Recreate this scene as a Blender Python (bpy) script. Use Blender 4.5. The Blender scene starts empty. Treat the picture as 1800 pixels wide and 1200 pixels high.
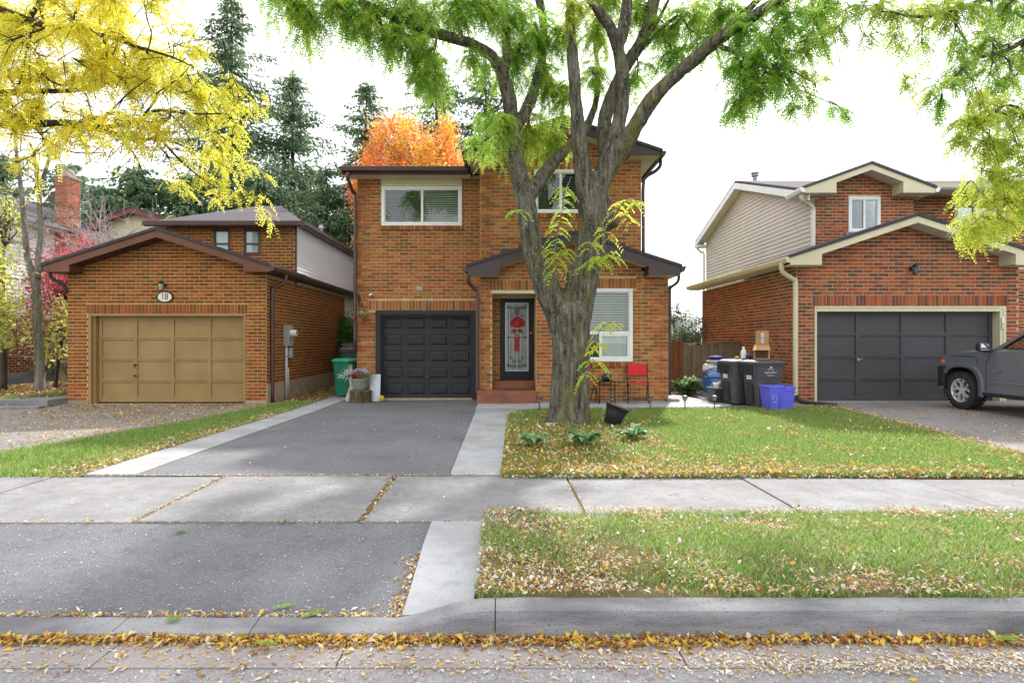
import bpy, bmesh, math, random
import numpy as np
from mathutils import Vector, Matrix, noise as mnoise
random.seed(11)
rng = np.random.default_rng(11)
sc = bpy.context.scene
C = sc.collection
PI = math.pi

# ------------------------------------------------------------------ camera, sky, sun, exposure
FPX, CX, CAMZ = 1000.0, 885.0, 1.44          # focal length in photo pixels, principal point, eye height
cam_d = bpy.data.cameras.new('camera')
cam = bpy.data.objects.new('camera', cam_d); C.objects.link(cam)
cam_d.sensor_width = 36.0; cam_d.lens = 20.0; cam_d.shift_x = 15.0 / 1800.0
cam_d.clip_start = 0.05; cam_d.clip_end = 2000.0
cam.location = (0, 0, CAMZ); cam.rotation_euler = (PI / 2, 0, 0)
sc.camera = cam

SUN_EL, SUN_AZ = math.radians(41), math.radians(20)      # azimuth measured from straight ahead (+Y) to the right
world = bpy.data.worlds.new('World'); sc.world = world; world.use_nodes = True
wt = world.node_tree; wt.nodes.clear()
wo = wt.nodes.new('ShaderNodeOutputWorld'); wb = wt.nodes.new('ShaderNodeBackground')
sky = wt.nodes.new('ShaderNodeTexSky'); sky.sky_type = 'NISHITA'; sky.sun_disc = False
sky.sun_elevation = SUN_EL; sky.sun_rotation = SUN_AZ; sky.dust_density = 2.0; sky.air_density = 1.0
wm = wt.nodes.new('ShaderNodeMix'); wm.data_type = 'RGBA'; wm.inputs[0].default_value = 0.80
wm.inputs[7].default_value = (9.6, 9.7, 10.0, 1)          # thin bright overcast veil over the clear sky
wt.links.new(sky.outputs[0], wm.inputs[6]); wt.links.new(wm.outputs[2], wb.inputs[0])
wb.inputs[1].default_value = 0.106; wt.links.new(wb.outputs[0], wo.inputs[0])
sun_d = bpy.data.lights.new('sun', 'SUN'); sun_d.energy = 2.9; sun_d.angle = math.radians(2.5)
sun_d.color = (1.0, 0.97, 0.92)
sun = bpy.data.objects.new('sun', sun_d); C.objects.link(sun)
sdir = Vector((math.sin(SUN_AZ) * math.cos(SUN_EL), math.cos(SUN_AZ) * math.cos(SUN_EL), math.sin(SUN_EL)))
sun.rotation_euler = sdir.to_track_quat('Z', 'Y').to_euler(); sun.location = (6, 20, 25)
vs = sc.view_settings; vs.view_transform = 'Standard'; vs.look = 'None'; vs.gamma = 1.0
vs.use_curve_mapping = False; vs.exposure = 1.28
sc.cycles.max_bounces = 8; sc.cycles.transparent_max_bounces = 12
sc.cycles.caustics_reflective = False; sc.cycles.caustics_refractive = False

# ------------------------------------------------------------------ helpers
def P(px, py, Y):
    return Vector(((px - CX) / FPX * Y, Y, CAMZ + (600.0 - py) / FPX * Y))
def XY(px, Y): return (px - CX) / FPX * Y
def ZY(py, Y): return CAMZ + (600.0 - py) / FPX * Y
def sstep(a, b, t):
    t = max(0.0, min(1.0, (t - a) / (b - a))); return t * t * (3 - 2 * t)
def gz(x, y):                                  # gentle fall of the lots from right to left
    z = 0.0075 * max(-14, min(14, x)) * sstep(6.3, 12.3, y)
    z += 0.24 * sstep(-10.3, -11.3, x) * sstep(12.6, 13.8, y)
    return z

ORIG = {}
def tag(o, label=None, cat=None, group=None, kind=None):
    if label: o['label'] = label
    if cat: o['category'] = cat
    if group: o['group'] = group
    if kind: o['kind'] = kind
    return o
def thing(name, label, cat, loc=(0, 0, 0), rz=0.0, group=None, world=True):
    o = bpy.data.objects.new(name, None); C.objects.link(o)
    o.location = loc; o.rotation_euler = (0, 0, rz); o.empty_display_size = 0.2
    ORIG[o.name] = Vector(loc) if world else Vector((0, 0, 0))
    return tag(o, label, cat, group)
def copy_tree(o, parent=None):
    c = o.copy(); C.objects.link(c); c.parent = parent
    ORIG[c.name] = ORIG.get(o.name, Vector())
    for ch in list(o.children): copy_tree(ch, c)
    return c

class MB:
    def __init__(s): s.v = []; s.f = []
    def add(s, vs, fs):
        b = len(s.v); s.v += [tuple(p) for p in vs]; s.f += [tuple(b + i for i in f) for f in fs]; return s
    def box(s, x0, x1, y0, y1, z0, z1):
        return s.add([(x0,y0,z0),(x1,y0,z0),(x1,y1,z0),(x0,y1,z0),(x0,y0,z1),(x1,y0,z1),(x1,y1,z1),(x0,y1,z1)],
                     [(0,3,2,1),(4,5,6,7),(0,1,5,4),(1,2,6,5),(2,3,7,6),(3,0,4,7)])
    def frustum(s, x0, x1, z0, z1, y0, y1, ins):      # raised panel facing -Y
        return s.add([(x0,y0,z0),(x1,y0,z0),(x1,y0,z1),(x0,y0,z1),
                      (x0+ins,y1,z0+ins),(x1-ins,y1,z0+ins),(x1-ins,y1,z1-ins),(x0+ins,y1,z1-ins)],
                     [(4,5,6,7),(0,1,5,4),(1,2,6,5),(2,3,7,6),(3,0,4,7)])
    def prism(s, poly, axis, a, b):                    # poly in the other two axes, extruded a..b
        n = len(poly)
        def mk(p, t):
            if axis == 'y': return (p[0], t, p[1])
            if axis == 'x': return (t, p[0], p[1])
            return (p[0], p[1], t)
        vs = [mk(p, a) for p in poly] + [mk(p, b) for p in poly]
        fs = [tuple(range(n)), tuple(range(2*n-1, n-1, -1))] + [(i, i+n, (i+1) % n + n, (i+1) % n) for i in range(n)]
        return s.add(vs, fs)
    def tube(s, pts, rad, n=8, cap=True):
        pts = [Vector(p) for p in pts]; m = len(pts)
        if not hasattr(rad, '__len__'): rad = [rad] * m
        up = None; rings = []
        for i in range(m):
            t = (pts[min(i+1, m-1)] - pts[max(i-1, 0)])
            if t.length < 1e-9: t = Vector((0, 0, 1))
            t.normalize()
            if up is None:
                up = t.orthogonal().normalized()
            else:
                up = (up - t * up.dot(t))
                if up.length < 1e-6: up = t.orthogonal()
                up.normalize()
            w = t.cross(up)
            rings.append([pts[i] + (up * math.cos(2*PI*k/n) + w * math.sin(2*PI*k/n)) * rad[i] for k in range(n)])
        vs = [p for r in rings for p in r]
        fs = [(i*n+k, i*n+(k+1) % n, (i+1)*n+(k+1) % n, (i+1)*n+k) for i in range(m-1) for k in range(n)]
        if cap: fs += [tuple(range(n-1, -1, -1)), tuple((m-1)*n+k for k in range(n))]
        return s.add(vs, fs)
    def lathe(s, prof, n=20, c=(0, 0, 0), sx=1.0, sy=1.0):
        m = len(prof)
        vs = [(c[0]+r*sx*math.cos(2*PI*k/n), c[1]+r*sy*math.sin(2*PI*k/n), c[2]+z) for r, z in prof for k in range(n)]
        fs = [(i*n+k, i*n+(k+1) % n, (i+1)*n+(k+1) % n, (i+1)*n+k) for i in range(m-1) for k in range(n)]
        if prof[0][0] > 1e-4: fs.append(tuple(range(n-1, -1, -1)))
        if prof[-1][0] > 1e-4: fs.append(tuple((m-1)*n+k for k in range(n)))
        return s.add(vs, fs)
    def ball(s, c, r, n=10, sq=(1, 1, 1)):
        m = max(4, n // 2 + 1); vs = []; fs = []
        for i in range(m+1):
            a = PI * i / m
            for k in range(n):
                b = 2*PI*k/n
                vs.append((c[0]+r*sq[0]*math.sin(a)*math.cos(b), c[1]+r*sq[1]*math.sin(a)*math.sin(b), c[2]-r*sq[2]*math.cos(a)))
        for i in range(m):
            for k in range(n): fs.append((i*n+k, i*n+(k+1) % n, (i+1)*n+(k+1) % n, (i+1)*n+k))
        return s.add(vs, fs)
    def build(s, name, mat, parent=None, smooth=False, bevel=0.0, seg=2, local=False, clean=False):
        off = Vector((0, 0, 0))
        if parent is not None and not local: off = ORIG.get(parent.name, off)
        me = bpy.data.meshes.new(name)
        me.from_pydata([(p[0]-off.x, p[1]-off.y, p[2]-off.z) for p in s.v], [], s.f)
        if clean:
            bm = bmesh.new(); bm.from_mesh(me); bmesh.ops.remove_doubles(bm, verts=bm.verts, dist=1e-5)
            bmesh.ops.recalc_face_normals(bm, faces=bm.faces); bm.to_mesh(me); bm.free()
        if smooth: me.polygons.foreach_set('use_smooth', [True] * len(me.polygons))
        me.materials.append(mat); me.update()
        o = bpy.data.objects.new(name, me); C.objects.link(o)
        if parent is not None:
            o.parent = parent; ORIG[o.name] = off
        else: ORIG[o.name] = Vector((0, 0, 0))
        if bevel > 0:
            b = o.modifiers.new('bevel', 'BEVEL'); b.width = bevel; b.segments = seg; b.limit_method = 'ANGLE'; b.angle_limit = 0.6
        return o

def smooth_path(pts, rad, k=4):                          # Catmull-Rom through points and radii
    pts = [Vector(p) for p in pts]; n = len(pts); op = []; orr = []
    for i in range(n-1):
        p0, p1, p2, p3 = pts[max(i-1, 0)], pts[i], pts[i+1], pts[min(i+2, n-1)]
        for j in range(k):
            t = j / k
            op.append(0.5*((2*p1)+(p2-p0)*t+(2*p0-5*p1+4*p2-p3)*t*t+(3*p1-p0-3*p2+p3)*t**3))
            orr.append(rad[i]*(1-t)+rad[i+1]*t)
    op.append(pts[-1]); orr.append(rad[-1]); return op, orr

def quads_obj(name, V, col, mat, parent=None, kind=None, smooth=False):
    """V (N,4,3) world quads, col (N,3)"""
    N = len(V); off = np.array(ORIG.get(parent.name, Vector())) if parent is not None else np.zeros(3)
    me = bpy.data.meshes.new(name)
    me.vertices.add(N*4); me.vertices.foreach_set('co', (V - off).astype(np.float32).ravel())
    me.loops.add(N*4); me.loops.foreach_set('vertex_index', np.arange(N*4, dtype=np.int32))
    me.polygons.add(N); me.polygons.foreach_set('loop_start', np.arange(0, N*4, 4, dtype=np.int32))
    me.polygons.foreach_set('loop_total', np.full(N, 4, dtype=np.int32))
    a = me.color_attributes.new('col', 'FLOAT_COLOR', 'POINT')
    c4 = np.ones((N, 4, 4), np.float32); c4[:, :, :3] = np.asarray(col)[:, None, :]
    a.data.foreach_set('color', c4.ravel())
    me.update(calc_edges=True); me.materials.append(mat)
    o = bpy.data.objects.new(name, me); C.objects.link(o)
    if parent is not None: o.parent = parent
    if kind: o['kind'] = kind
    return o

# ------------------------------------------------------------------ materials
def newmat(name):
    m = bpy.data.materials.new(name); m.use_nodes = True
    nt = m.node_tree; b = nt.nodes['Principled BSDF']; return m, nt, b
def nd(nt, t, **kw):
    n = nt.nodes.new(t)
    for k, v in kw.items(): setattr(n, k, v)
    return n
def noise_fac(nt, scale, detail=4, rough=0.6, lo=0.35, hi=0.65, stretch=None, coord='pos'):
    if coord == 'pos': src = nd(nt, 'ShaderNodeNewGeometry').outputs['Position']
    else: src = nd(nt, 'ShaderNodeTexCoord').outputs['Object']
    if stretch:
        mp = nd(nt, 'ShaderNodeMapping'); mp.inputs['Scale'].default_value = stretch; nt.links.new(src, mp.inputs[0]); src = mp.outputs[0]
    t = nd(nt, 'ShaderNodeTexNoise'); t.inputs['Scale'].default_value = scale; t.inputs['Detail'].default_value = detail
    t.inputs['Roughness'].default_value = rough; nt.links.new(src, t.inputs['Vector'])
    r = nd(nt, 'ShaderNodeMapRange'); r.inputs[1].default_value = lo; r.inputs[2].default_value = hi
    nt.links.new(t.outputs[0], r.inputs[0]); return r.outputs[0]
def mixc(nt, fac, a, b, mode='MIX'):
    m = nd(nt, 'ShaderNodeMix', data_type='RGBA', blend_type=mode)
    for s, v in ((0, fac), (6, a), (7, b)):
        if hasattr(v, 'links') or hasattr(v, 'is_linked'): nt.links.new(v, m.inputs[s])
        elif s == 0: m.inputs[0].default_value = v
        else: m.inputs[s].default_value = (*v, 1) if len(v) == 3 else v
    return m.outputs[2]
def bump(nt, b, h, strength=0.3, dist=0.01):
    n = nd(nt, 'ShaderNodeBump'); n.inputs['Strength'].default_value = strength; n.inputs['Distance'].default_value = dist
    nt.links.new(h, n.inputs['Height']); nt.links.new(n.outputs[0], b.inputs['Normal'])
def pm(name, c1, c2=None, rough=0.7, ns=3.0, bs=None, bstr=0.3, bd=0.005, metal=0.0, spec=0.35, stretch=None, coord='pos', lo=.35, hi=.65, coat=0.0, fine=None, stains=()):
    m, nt, b = newmat(name)
    b.inputs['Roughness'].default_value = rough; b.inputs['Metallic'].default_value = metal
    b.inputs['Specular IOR Level'].default_value = spec; b.inputs['Coat Weight'].default_value = coat
    if c2 is None: c2 = tuple(x * 0.78 for x in c1)
    col = mixc(nt, noise_fac(nt, ns, stretch=stretch, coord=coord, lo=lo, hi=hi), c1, c2)
    for s2, c3, l2, h2 in stains: col = mixc(nt, noise_fac(nt, s2, detail=6, rough=.65, lo=l2, hi=h2), col, c3)
    if fine:
        col = mixc(nt, noise_fac(nt, fine[0], detail=2, lo=fine[2], hi=fine[3]), col, fine[1])
    nt.links.new(col, b.inputs['Base Color'])
    if bs: bump(nt, b, noise_fac(nt, bs, detail=6, lo=0, hi=1, stretch=stretch, coord=coord), bstr, bd)
    return m
def leafmat(name, trans=0.5, rough=0.5):
    m, nt, b = newmat(name); nt.nodes.remove(b)
    at = nd(nt, 'ShaderNodeAttribute', attribute_name='col')
    d = nd(nt, 'ShaderNodeBsdfDiffuse'); t = nd(nt, 'ShaderNodeBsdfTranslucent'); g = nd(nt, 'ShaderNodeBsdfGlossy')
    g.inputs['Roughness'].default_value = rough; g.inputs['Color'].default_value = (.6, .6, .6, 1)
    nt.links.new(at.outputs[0], d.inputs[0])
    gm = nd(nt, 'ShaderNodeGamma'); gm.inputs[1].default_value = 0.72
    nt.links.new(at.outputs[0], gm.inputs[0]); nt.links.new(gm.outputs[0], t.inputs[0])
    m1 = nd(nt, 'ShaderNodeMixShader'); m1.inputs[0].default_value = trans
    nt.links.new(d.outputs[0], m1.inputs[1]); nt.links.new(t.outputs[0], m1.inputs[2])
    m2 = nd(nt, 'ShaderNodeMixShader'); m2.inputs[0].default_value = 0.05
    nt.links.new(m1.outputs[0], m2.inputs[1]); nt.links.new(g.outputs[0], m2.inputs[2])
    nt.links.new(m2.outputs[0], nt.nodes['Material Output'].inputs[0]); return m
def brickmat(name, per_object):
    m, nt, b = newmat(name)
    if per_object: src = nd(nt, 'ShaderNodeObjectInfo').outputs['Color']
    else: src = nd(nt, 'ShaderNodeAttribute', attribute_name='col').outputs['Color']
    c = mixc(nt, noise_fac(nt, 26, detail=3, lo=.40, hi=.60, stretch=(1.6, 1.6, .8)), src, mixc(nt, .62, src, (0.33, 0.075, 0.03)))
    c = mixc(nt, noise_fac(nt, 150, detail=2, lo=.54, hi=.70), c, mixc(nt, .62, c, (0.05, 0.026, 0.014)))
    c = mixc(nt, noise_fac(nt, 0.9, detail=4, lo=.50, hi=.74), c, mixc(nt, .50, c, (0.15, 0.115, 0.04)))
    c = mixc(nt, noise_fac(nt, 1.4, detail=4, lo=.56, hi=.76, stretch=(3, 3, .35)), c, mixc(nt, .45, c, (0.07, 0.045, 0.03)))
    nt.links.new(c, b.inputs['Base Color']); b.inputs['Roughness'].default_value = 0.86; b.inputs['Specular IOR Level'].default_value = .2
    bump(nt, b, noise_fac(nt, 120, detail=4, lo=0, hi=1), .5, .004); return m
def cracks(nt, col, scale, width, dark=.25):
    g = nd(nt, 'ShaderNodeNewGeometry').outputs['Position']
    n = nd(nt, 'ShaderNodeTexNoise'); n.inputs['Scale'].default_value = 2.2; n.inputs['Detail'].default_value = 6; nt.links.new(g, n.inputs['Vector'])
    ad = nd(nt, 'ShaderNodeVectorMath', operation='MULTIPLY_ADD'); ad.inputs[1].default_value = (.55, .55, .55); nt.links.new(n.outputs['Color'], ad.inputs[0]); nt.links.new(g, ad.inputs[2])
    v = nd(nt, 'ShaderNodeTexVoronoi', feature='DISTANCE_TO_EDGE'); v.inputs['Scale'].default_value = scale; nt.links.new(ad.outputs[0], v.inputs['Vector'])
    r = nd(nt, 'ShaderNodeMapRange'); r.inputs[1].default_value = width; r.inputs[2].default_value = 0; r.inputs[4].default_value = .8; nt.links.new(v.outputs['Distance'], r.inputs[0])
    return mixc(nt, r.outputs[0], col, mixc(nt, 1-dark, col, (.02, .02, .02)))
def asphaltmat(name, c, c2, stone=(.32, .31, .31), sc_=170, patch=.5, crack=0):
    m, nt, b = newmat(name)
    col = mixc(nt, noise_fac(nt, patch, detail=5, lo=.35, hi=.68), c, c2)
    v = nd(nt, 'ShaderNodeTexVoronoi'); v.inputs['Scale'].default_value = sc_
    nt.links.new(nd(nt, 'ShaderNodeNewGeometry').outputs['Position'], v.inputs['Vector'])
    r = nd(nt, 'ShaderNodeMapRange'); r.inputs[1].default_value = .72; r.inputs[2].default_value = 1.0
    nt.links.new(v.outputs['Color'], r.inputs[0])
    col = mixc(nt, r.outputs[0], col, stone)
    r2 = nd(nt, 'ShaderNodeMapRange'); r2.inputs[1].default_value = .25; r2.inputs[2].default_value = .02
    nt.links.new(v.outputs['Color'], r2.inputs[0]); col = mixc(nt, r2.outputs[0], col, tuple(x*.35 for x in c))
    col = cracks(nt, col, .33, crack) if crack else col; col = mixc(nt, noise_fac(nt, .8, detail=6, lo=.54, hi=.76), col, mixc(nt, .42, col, (.03, .03, .03))); col = mixc(nt, noise_fac(nt, 9, detail=4, lo=.52, hi=.74), col, mixc(nt, .30, col, (.03, .03, .03)))
    nt.links.new(col, b.inputs['Base Color']); b.inputs['Roughness'].default_value = .85; b.inputs['Specular IOR Level'].default_value = .25
    bump(nt, b, v.outputs['Distance'], .5, .006); return m
def glassmat(name, tint=(.9, .95, .95), refl=1.0):
    m, nt, b = newmat(name); nt.nodes.remove(b)
    t = nd(nt, 'ShaderNodeBsdfTransparent'); t.inputs[0].default_value = (*tint, 1)
    g = nd(nt, 'ShaderNodeBsdfGlossy'); g.inputs['Roughness'].default_value = .02; g.inputs[0].default_value = (.95, .97, 1, 1)
    f = nd(nt, 'ShaderNodeFresnel'); f.inputs[0].default_value = 1.75
    mm = nd(nt, 'ShaderNodeMath', operation='MULTIPLY'); mm.inputs[1].default_value = refl; nt.links.new(f.outputs[0], mm.inputs[0])
    x = nd(nt, 'ShaderNodeMixShader'); nt.links.new(mm.outputs[0], x.inputs[0]); nt.links.new(t.outputs[0], x.inputs[1]); nt.links.new(g.outputs[0], x.inputs[2])
    nt.links.new(x.outputs[0], nt.nodes['Material Output'].inputs[0]); return m
def barkmat(name, c1, c2, lichen=None, ns=6.0, st=(1, 1, .16), bs=9.0, bstr=.9, bd=.03):
    m, nt, b = newmat(name)
    f = noise_fac(nt, bs, detail=8, rough=.7, lo=.38, hi=.62, stretch=st)
    col = mixc(nt, f, c1, c2)
    col = mixc(nt, noise_fac(nt, 45, detail=3, lo=.55, hi=.75, stretch=(1, 1, .5)), col, tuple(min(1, x*1.7) for x in c2))
    if lichen:
        col = mixc(nt, noise_fac(nt, 2.2, detail=6, lo=.52, hi=.66, stretch=(1.3, 1.3, .35)), col, mixc(nt, .55, col, lichen))
    nt.links.new(col, b.inputs['Base Color']); b.inputs['Roughness'].default_value = .95; b.inputs['Specular IOR Level'].default_value = .15
    bump(nt, b, f, bstr, bd); return m

M = {}
M['leaf'] = leafmat('foliage', .62); M['litter'] = leafmat('fallen leaf', .25, .6); M['grass'] = leafmat('grass blade', .45)
M['needle'] = leafmat('needles', .35); M['litter_gut'] = M['litter']
M['brick_o'] = brickmat('brick single', True); M['brick_j'] = brickmat('brick', False)
M['mortar_main'] = pm('mortar tan', (.58, .43, .22), (.44, .31, .14), .95, 6, 120, .3)
M['mortar_left'] = pm('mortar ochre', (.58, .42, .17), (.46, .32, .11), .95, 6, 120, .3)
M['mortar_right'] = pm('mortar sand', (.58, .45, .28), (.46, .35, .20), .95, 6, 120, .3)
M['asphalt'] = asphaltmat('driveway asphalt', (.125, .125, .135), (.175, .175, .188), (.26, .26, .265))
M['asphalt_old'] = asphaltmat('worn asphalt', (.19, .18, .175), (.27, .25, .24), (.4, .38, .36), crack=.004)
M['road'] = asphaltmat('road asphalt', (.22, .205, .205), (.29, .27, .27), (.45, .43, .42), 120)
M['conc'] = pm('pavement concrete', (.245, .24, .243), (.175, .17, .172), .9, 2.2, 90, .35, .004, fine=(75, (.10, .096, .092), .56, .74), stains=((7.0, (.15, .145, .145), .50, .72), (.7, (.17, .165, .16), .50, .68), (22, (.33, .32, .31), .58, .72)))
M['conc_new'] = pm('pale concrete', (.37, .372, .38), (.28, .28, .287), .85, 1.6, 100, .25, .003, fine=(70, (.19, .19, .19), .58, .78), stains=((6.0, (.25, .25, .25), .50, .74), (.8, (.27, .265, .26), .50, .70), (1.7, (.22, .22, .215), .60, .74)))
M['curb'] = pm('kerb concrete', (.29, .285, .285), (.125, .122, .128), .9, 2.6, 60, .8, .010, stretch=(.5, 1, 3.0), fine=(110, (.09, .09, .09), .6, .68))
M['gutter'] = pm('gutter concrete', (.30, .265, .255), (.24, .21, .20), .9, 3, 90, .4, .004, fine=(80, (.16, .14, .13), .6, .72))
M['found'] = pm('foundation parging', (.40, .31, .22), (.30, .22, .15), .95, 4, 40, .4)
M['soil'] = pm('soil and thatch', (.17, .12, .06), (.11, .115, .04), .95, 3, 60, .8, .02)
M['meadow'] = pm('rough grass', (.07, .11, .03), (.11, .12, .05), .95, .6, 20, .8, .03)
M['white'] = pm('white vinyl', (.78, .79, .78), (.72, .73, .72), .45)
M['cream'] = pm('cream aluminium', (.63, .58, .40), (.56, .51, .34), .5, 1.5)
M['cream_s'] = pm('cream soffit', (.68, .60, .40), (.60, .52, .34), .55, 1.5)
M['soffit_w'] = pm('pale soffit', (.72, .68, .58), (.66, .62, .52), .55)
M['brown'] = pm('dark brown metal', (.045, .026, .026), (.035, .02, .02), .42, 2, spec=.5)
M['gut_brown'] = pm('brown gutter', (.075, .036, .034), (.06, .03, .028), .35, 2, spec=.5)
M['rust'] = pm('rust brown fascia', (.155, .058, .028), (.125, .045, .022), .5, 2)
M['siding_w'] = pm('white siding', (.91, .895, .885), (.87, .855, .85), .5, 1.2)
M['siding_b'] = pm('beige siding', (.62, .56, .50), (.56, .51, .45), .55, 1.2)
M['shingle'] = pm('shingle', (.085, .075, .085), (.05, .045, .05), .95, 14, 60, .8, .02, stretch=(1, 4, 4))
M['shingle_p'] = pm('purple shingle', (.115, .098, .108), (.07, .06, .066), .95, 10, 60, .8, .02, stretch=(1, 4, 4))
M['gdoor'] = pm('charcoal garage paint', (.024, .022, .026), (.017, .016, .019), .58, 3, spec=.35, lo=.3, hi=.7)
M['gdoor_r'] = pm('grey garage paint', (.062, .060, .066), (.048, .046, .05), .55, 1.3, spec=.4)
M['gdoor_l'] = pm('tan garage paint', (.31, .20, .075), (.25, .16, .058), .55, 1.6)
M['door_blk'] = pm('black door paint', (.010, .009, .015), None, .4, spec=.3)
M['step'] = pm('terracotta step paint', (.27, .10, .055), (.17, .06, .035), .65, 3, 50, .3)
M['screen'] = glassmat('insect screen', (.72, .73, .71), 0.0); M['glass'] = glassmat('window glass', (.90, .94, .92), .55); M['glass_d'] = glassmat('door glass', (.75, .8, .8), 1.2)
M['blind'] = pm('blind slats', (.50, .50, .42), (.43, .43, .36), .6)
M['blind_d'] = pm('dim blind', (.12, .13, .13), None, .6)
M['curtain'] = pm('white curtain', (.86, .87, .9), (.78, .79, .84), .8, 9, stretch=(3, 3, .2))
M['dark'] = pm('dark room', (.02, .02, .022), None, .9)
M['black_pl'] = pm('black plastic', (.022, .022, .026), (.03, .03, .034), .42, 8, spec=.5)
M['cart'] = pm('charcoal cart plastic', (.075, .068, .078), (.058, .053, .062), .5, 4, 90, .15, .002)
M['cart_side'] = M['cart']
M['green_pl'] = pm('green cart plastic', (.010, .17, .085), (.008, .13, .065), .45, 4)
M['blue_pl'] = pm('blue box plastic', (.13, .13, .72), (.10, .10, .60), .42, 4)
M['iron'] = pm('black iron', (.02, .02, .022), None, .45, metal=.3)
M['red'] = pm('red fabric', (.62, .022, .035), (.52, .018, .03), .65, 4)
M['satin'] = pm('red satin', (.50, .01, .015), (.36, .006, .01), .4, 30)
M['foil'] = pm('red foil', (.60, .06, .02), None, .2, metal=.6)
M['gold'] = pm('brass', (.55, .38, .10), None, .3, metal=.9)
M['terra'] = pm('terracotta', (.32, .075, .035), None, .75, 5)
M['metal'] = pm('galvanised metal', (.42, .44, .45), (.36, .38, .39), .4, 3, metal=.6)
M['grey_pl'] = pm('grey pvc', (.50, .50, .47), (.44, .44, .42), .5, 3)
M['meter'] = pm('meter box enamel', (.36, .355, .31), (.31, .305, .27), .5, 3)
M['card'] = pm('cardboard', (.42, .235, .10), (.36, .195, .08), .85, 5)
M['card_l'] = pm('pale cardboard', (.58, .40, .27), (.52, .35, .23), .85, 5)
M['fence_g'] = pm('weathered fence wood', (.24, .175, .115), (.16, .115, .075), .9, 3, 30, .5, .004, stretch=(6, 6, .6))
M['fence_b'] = pm('stained fence wood', (.22, .085, .035), (.15, .055, .022), .85, 3, 30, .5, .004, stretch=(6, 6, .6))
M['chim'] = pm('chimney cap', (.42, .33, .29), None, .9)
M['bark'] = barkmat('locust bark', (.034, .030, .021), (.215, .198, .148), (.22, .20, .045), bs=16, st=(1, 1, .14), bd=.035)
M['bark_y'] = barkmat('yellow tree bark', (.045, .032, .018), (.11, .085, .05), None, st=(1, 1, 1), bs=12)
M['bark_p'] = barkmat('pale bark', (.10, .085, .065), (.26, .24, .215), (.16, .17, .06), bs=8)
M['bark_d'] = barkmat('spruce bark', (.05, .04, .035), (.10, .085, .07), None)
M['stump'] = barkmat('stump bark', (.035, .028, .015), (.16, .13, .075), None, st=(1, 1, .1), bs=22, bd=.02)
M['sage'] = pm('sage glazed pot', (.20, .25, .19), (.15, .19, .145), .55, 30, 60, .8, .01)
# ------------------------------------------------------------------ the ground and everything paved
def lerp_tab(tab):
    ys = [t[0] for t in tab]; xs = [t[1] for t in tab]
    return lambda y: float(np.interp(y, ys, xs))
def strip(name, xl, xr, y0, y1, mat, zoff=0.0, thick=0.12, ny=24, nx=8, zf=None, parent=None, kind='structure', bev=0):
    zf = zf or gz; b = MB(); top = []
    for i in range(ny+1):
        y = y0 + (y1-y0)*i/ny; a, c = xl(y), xr(y)
        for k in range(nx+1):
            x = a + (c-a)*k/nx; top.append((x, y, zf(x, y)+zoff))
    n = nx+1
    fs = [(i*n+k, i*n+k+1, (i+1)*n+k+1, (i+1)*n+k) for i in range(ny) for k in range(nx)]
    b.add(top, fs)
    edge = [k for k in range(n)] + [i*n+nx for i in range(1, ny+1)] + [ny*n+k for k in range(nx-1, -1, -1)] + [i*n for i in range(ny-1, 0, -1)]
    e = [top[j] for j in edge]; m = len(e)
    b.add(e + [(p[0], p[1], p[2]-thick) for p in e], [(i, i+m, (i+1) % m+m, (i+1) % m) for i in range(m)])
    o = b.build(name, mat, parent)
    if kind and parent is None: o['kind'] = kind
    return o
cst = lambda v: (lambda y: v)

# base sheet to the horizon
xs = [-600, -200, -80, -40, -25, -18, -14, -12.5, -11.5, -11, -10.5, -10, -8, -6, -4, -2, 0, 2, 4, 6, 8, 10, 14, 20, 40, 100, 250, 600]
ys = [-400, -120, -40, -9.2, -9.0, 3.0, 4.5, 6.2, 6.6, 7.5, 8.5, 9.5, 10.5, 11.5, 12.4, 12.8, 13.2, 13.8, 15, 18, 22, 30, 45, 80, 160, 300, 600, 1200]
g = MB(); vs_ = []
for y in ys:
    for x in xs:
        z = gz(x, y) - .035
        if y > 40: z -= .01*(y-40) if y < 80 else .4
        if -9.1 < y < 6.3: z = -.24
        vs_.append((x, y, z))
n = len(xs)
g.add(vs_, [(i*n+k, i*n+k+1, (i+1)*n+k+1, (i+1)*n+k) for i in range(len(ys)-1) for k in range(n-1)])
o = g.build('ground', M['meadow'], smooth=True); o['kind'] = 'structure'

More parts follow.
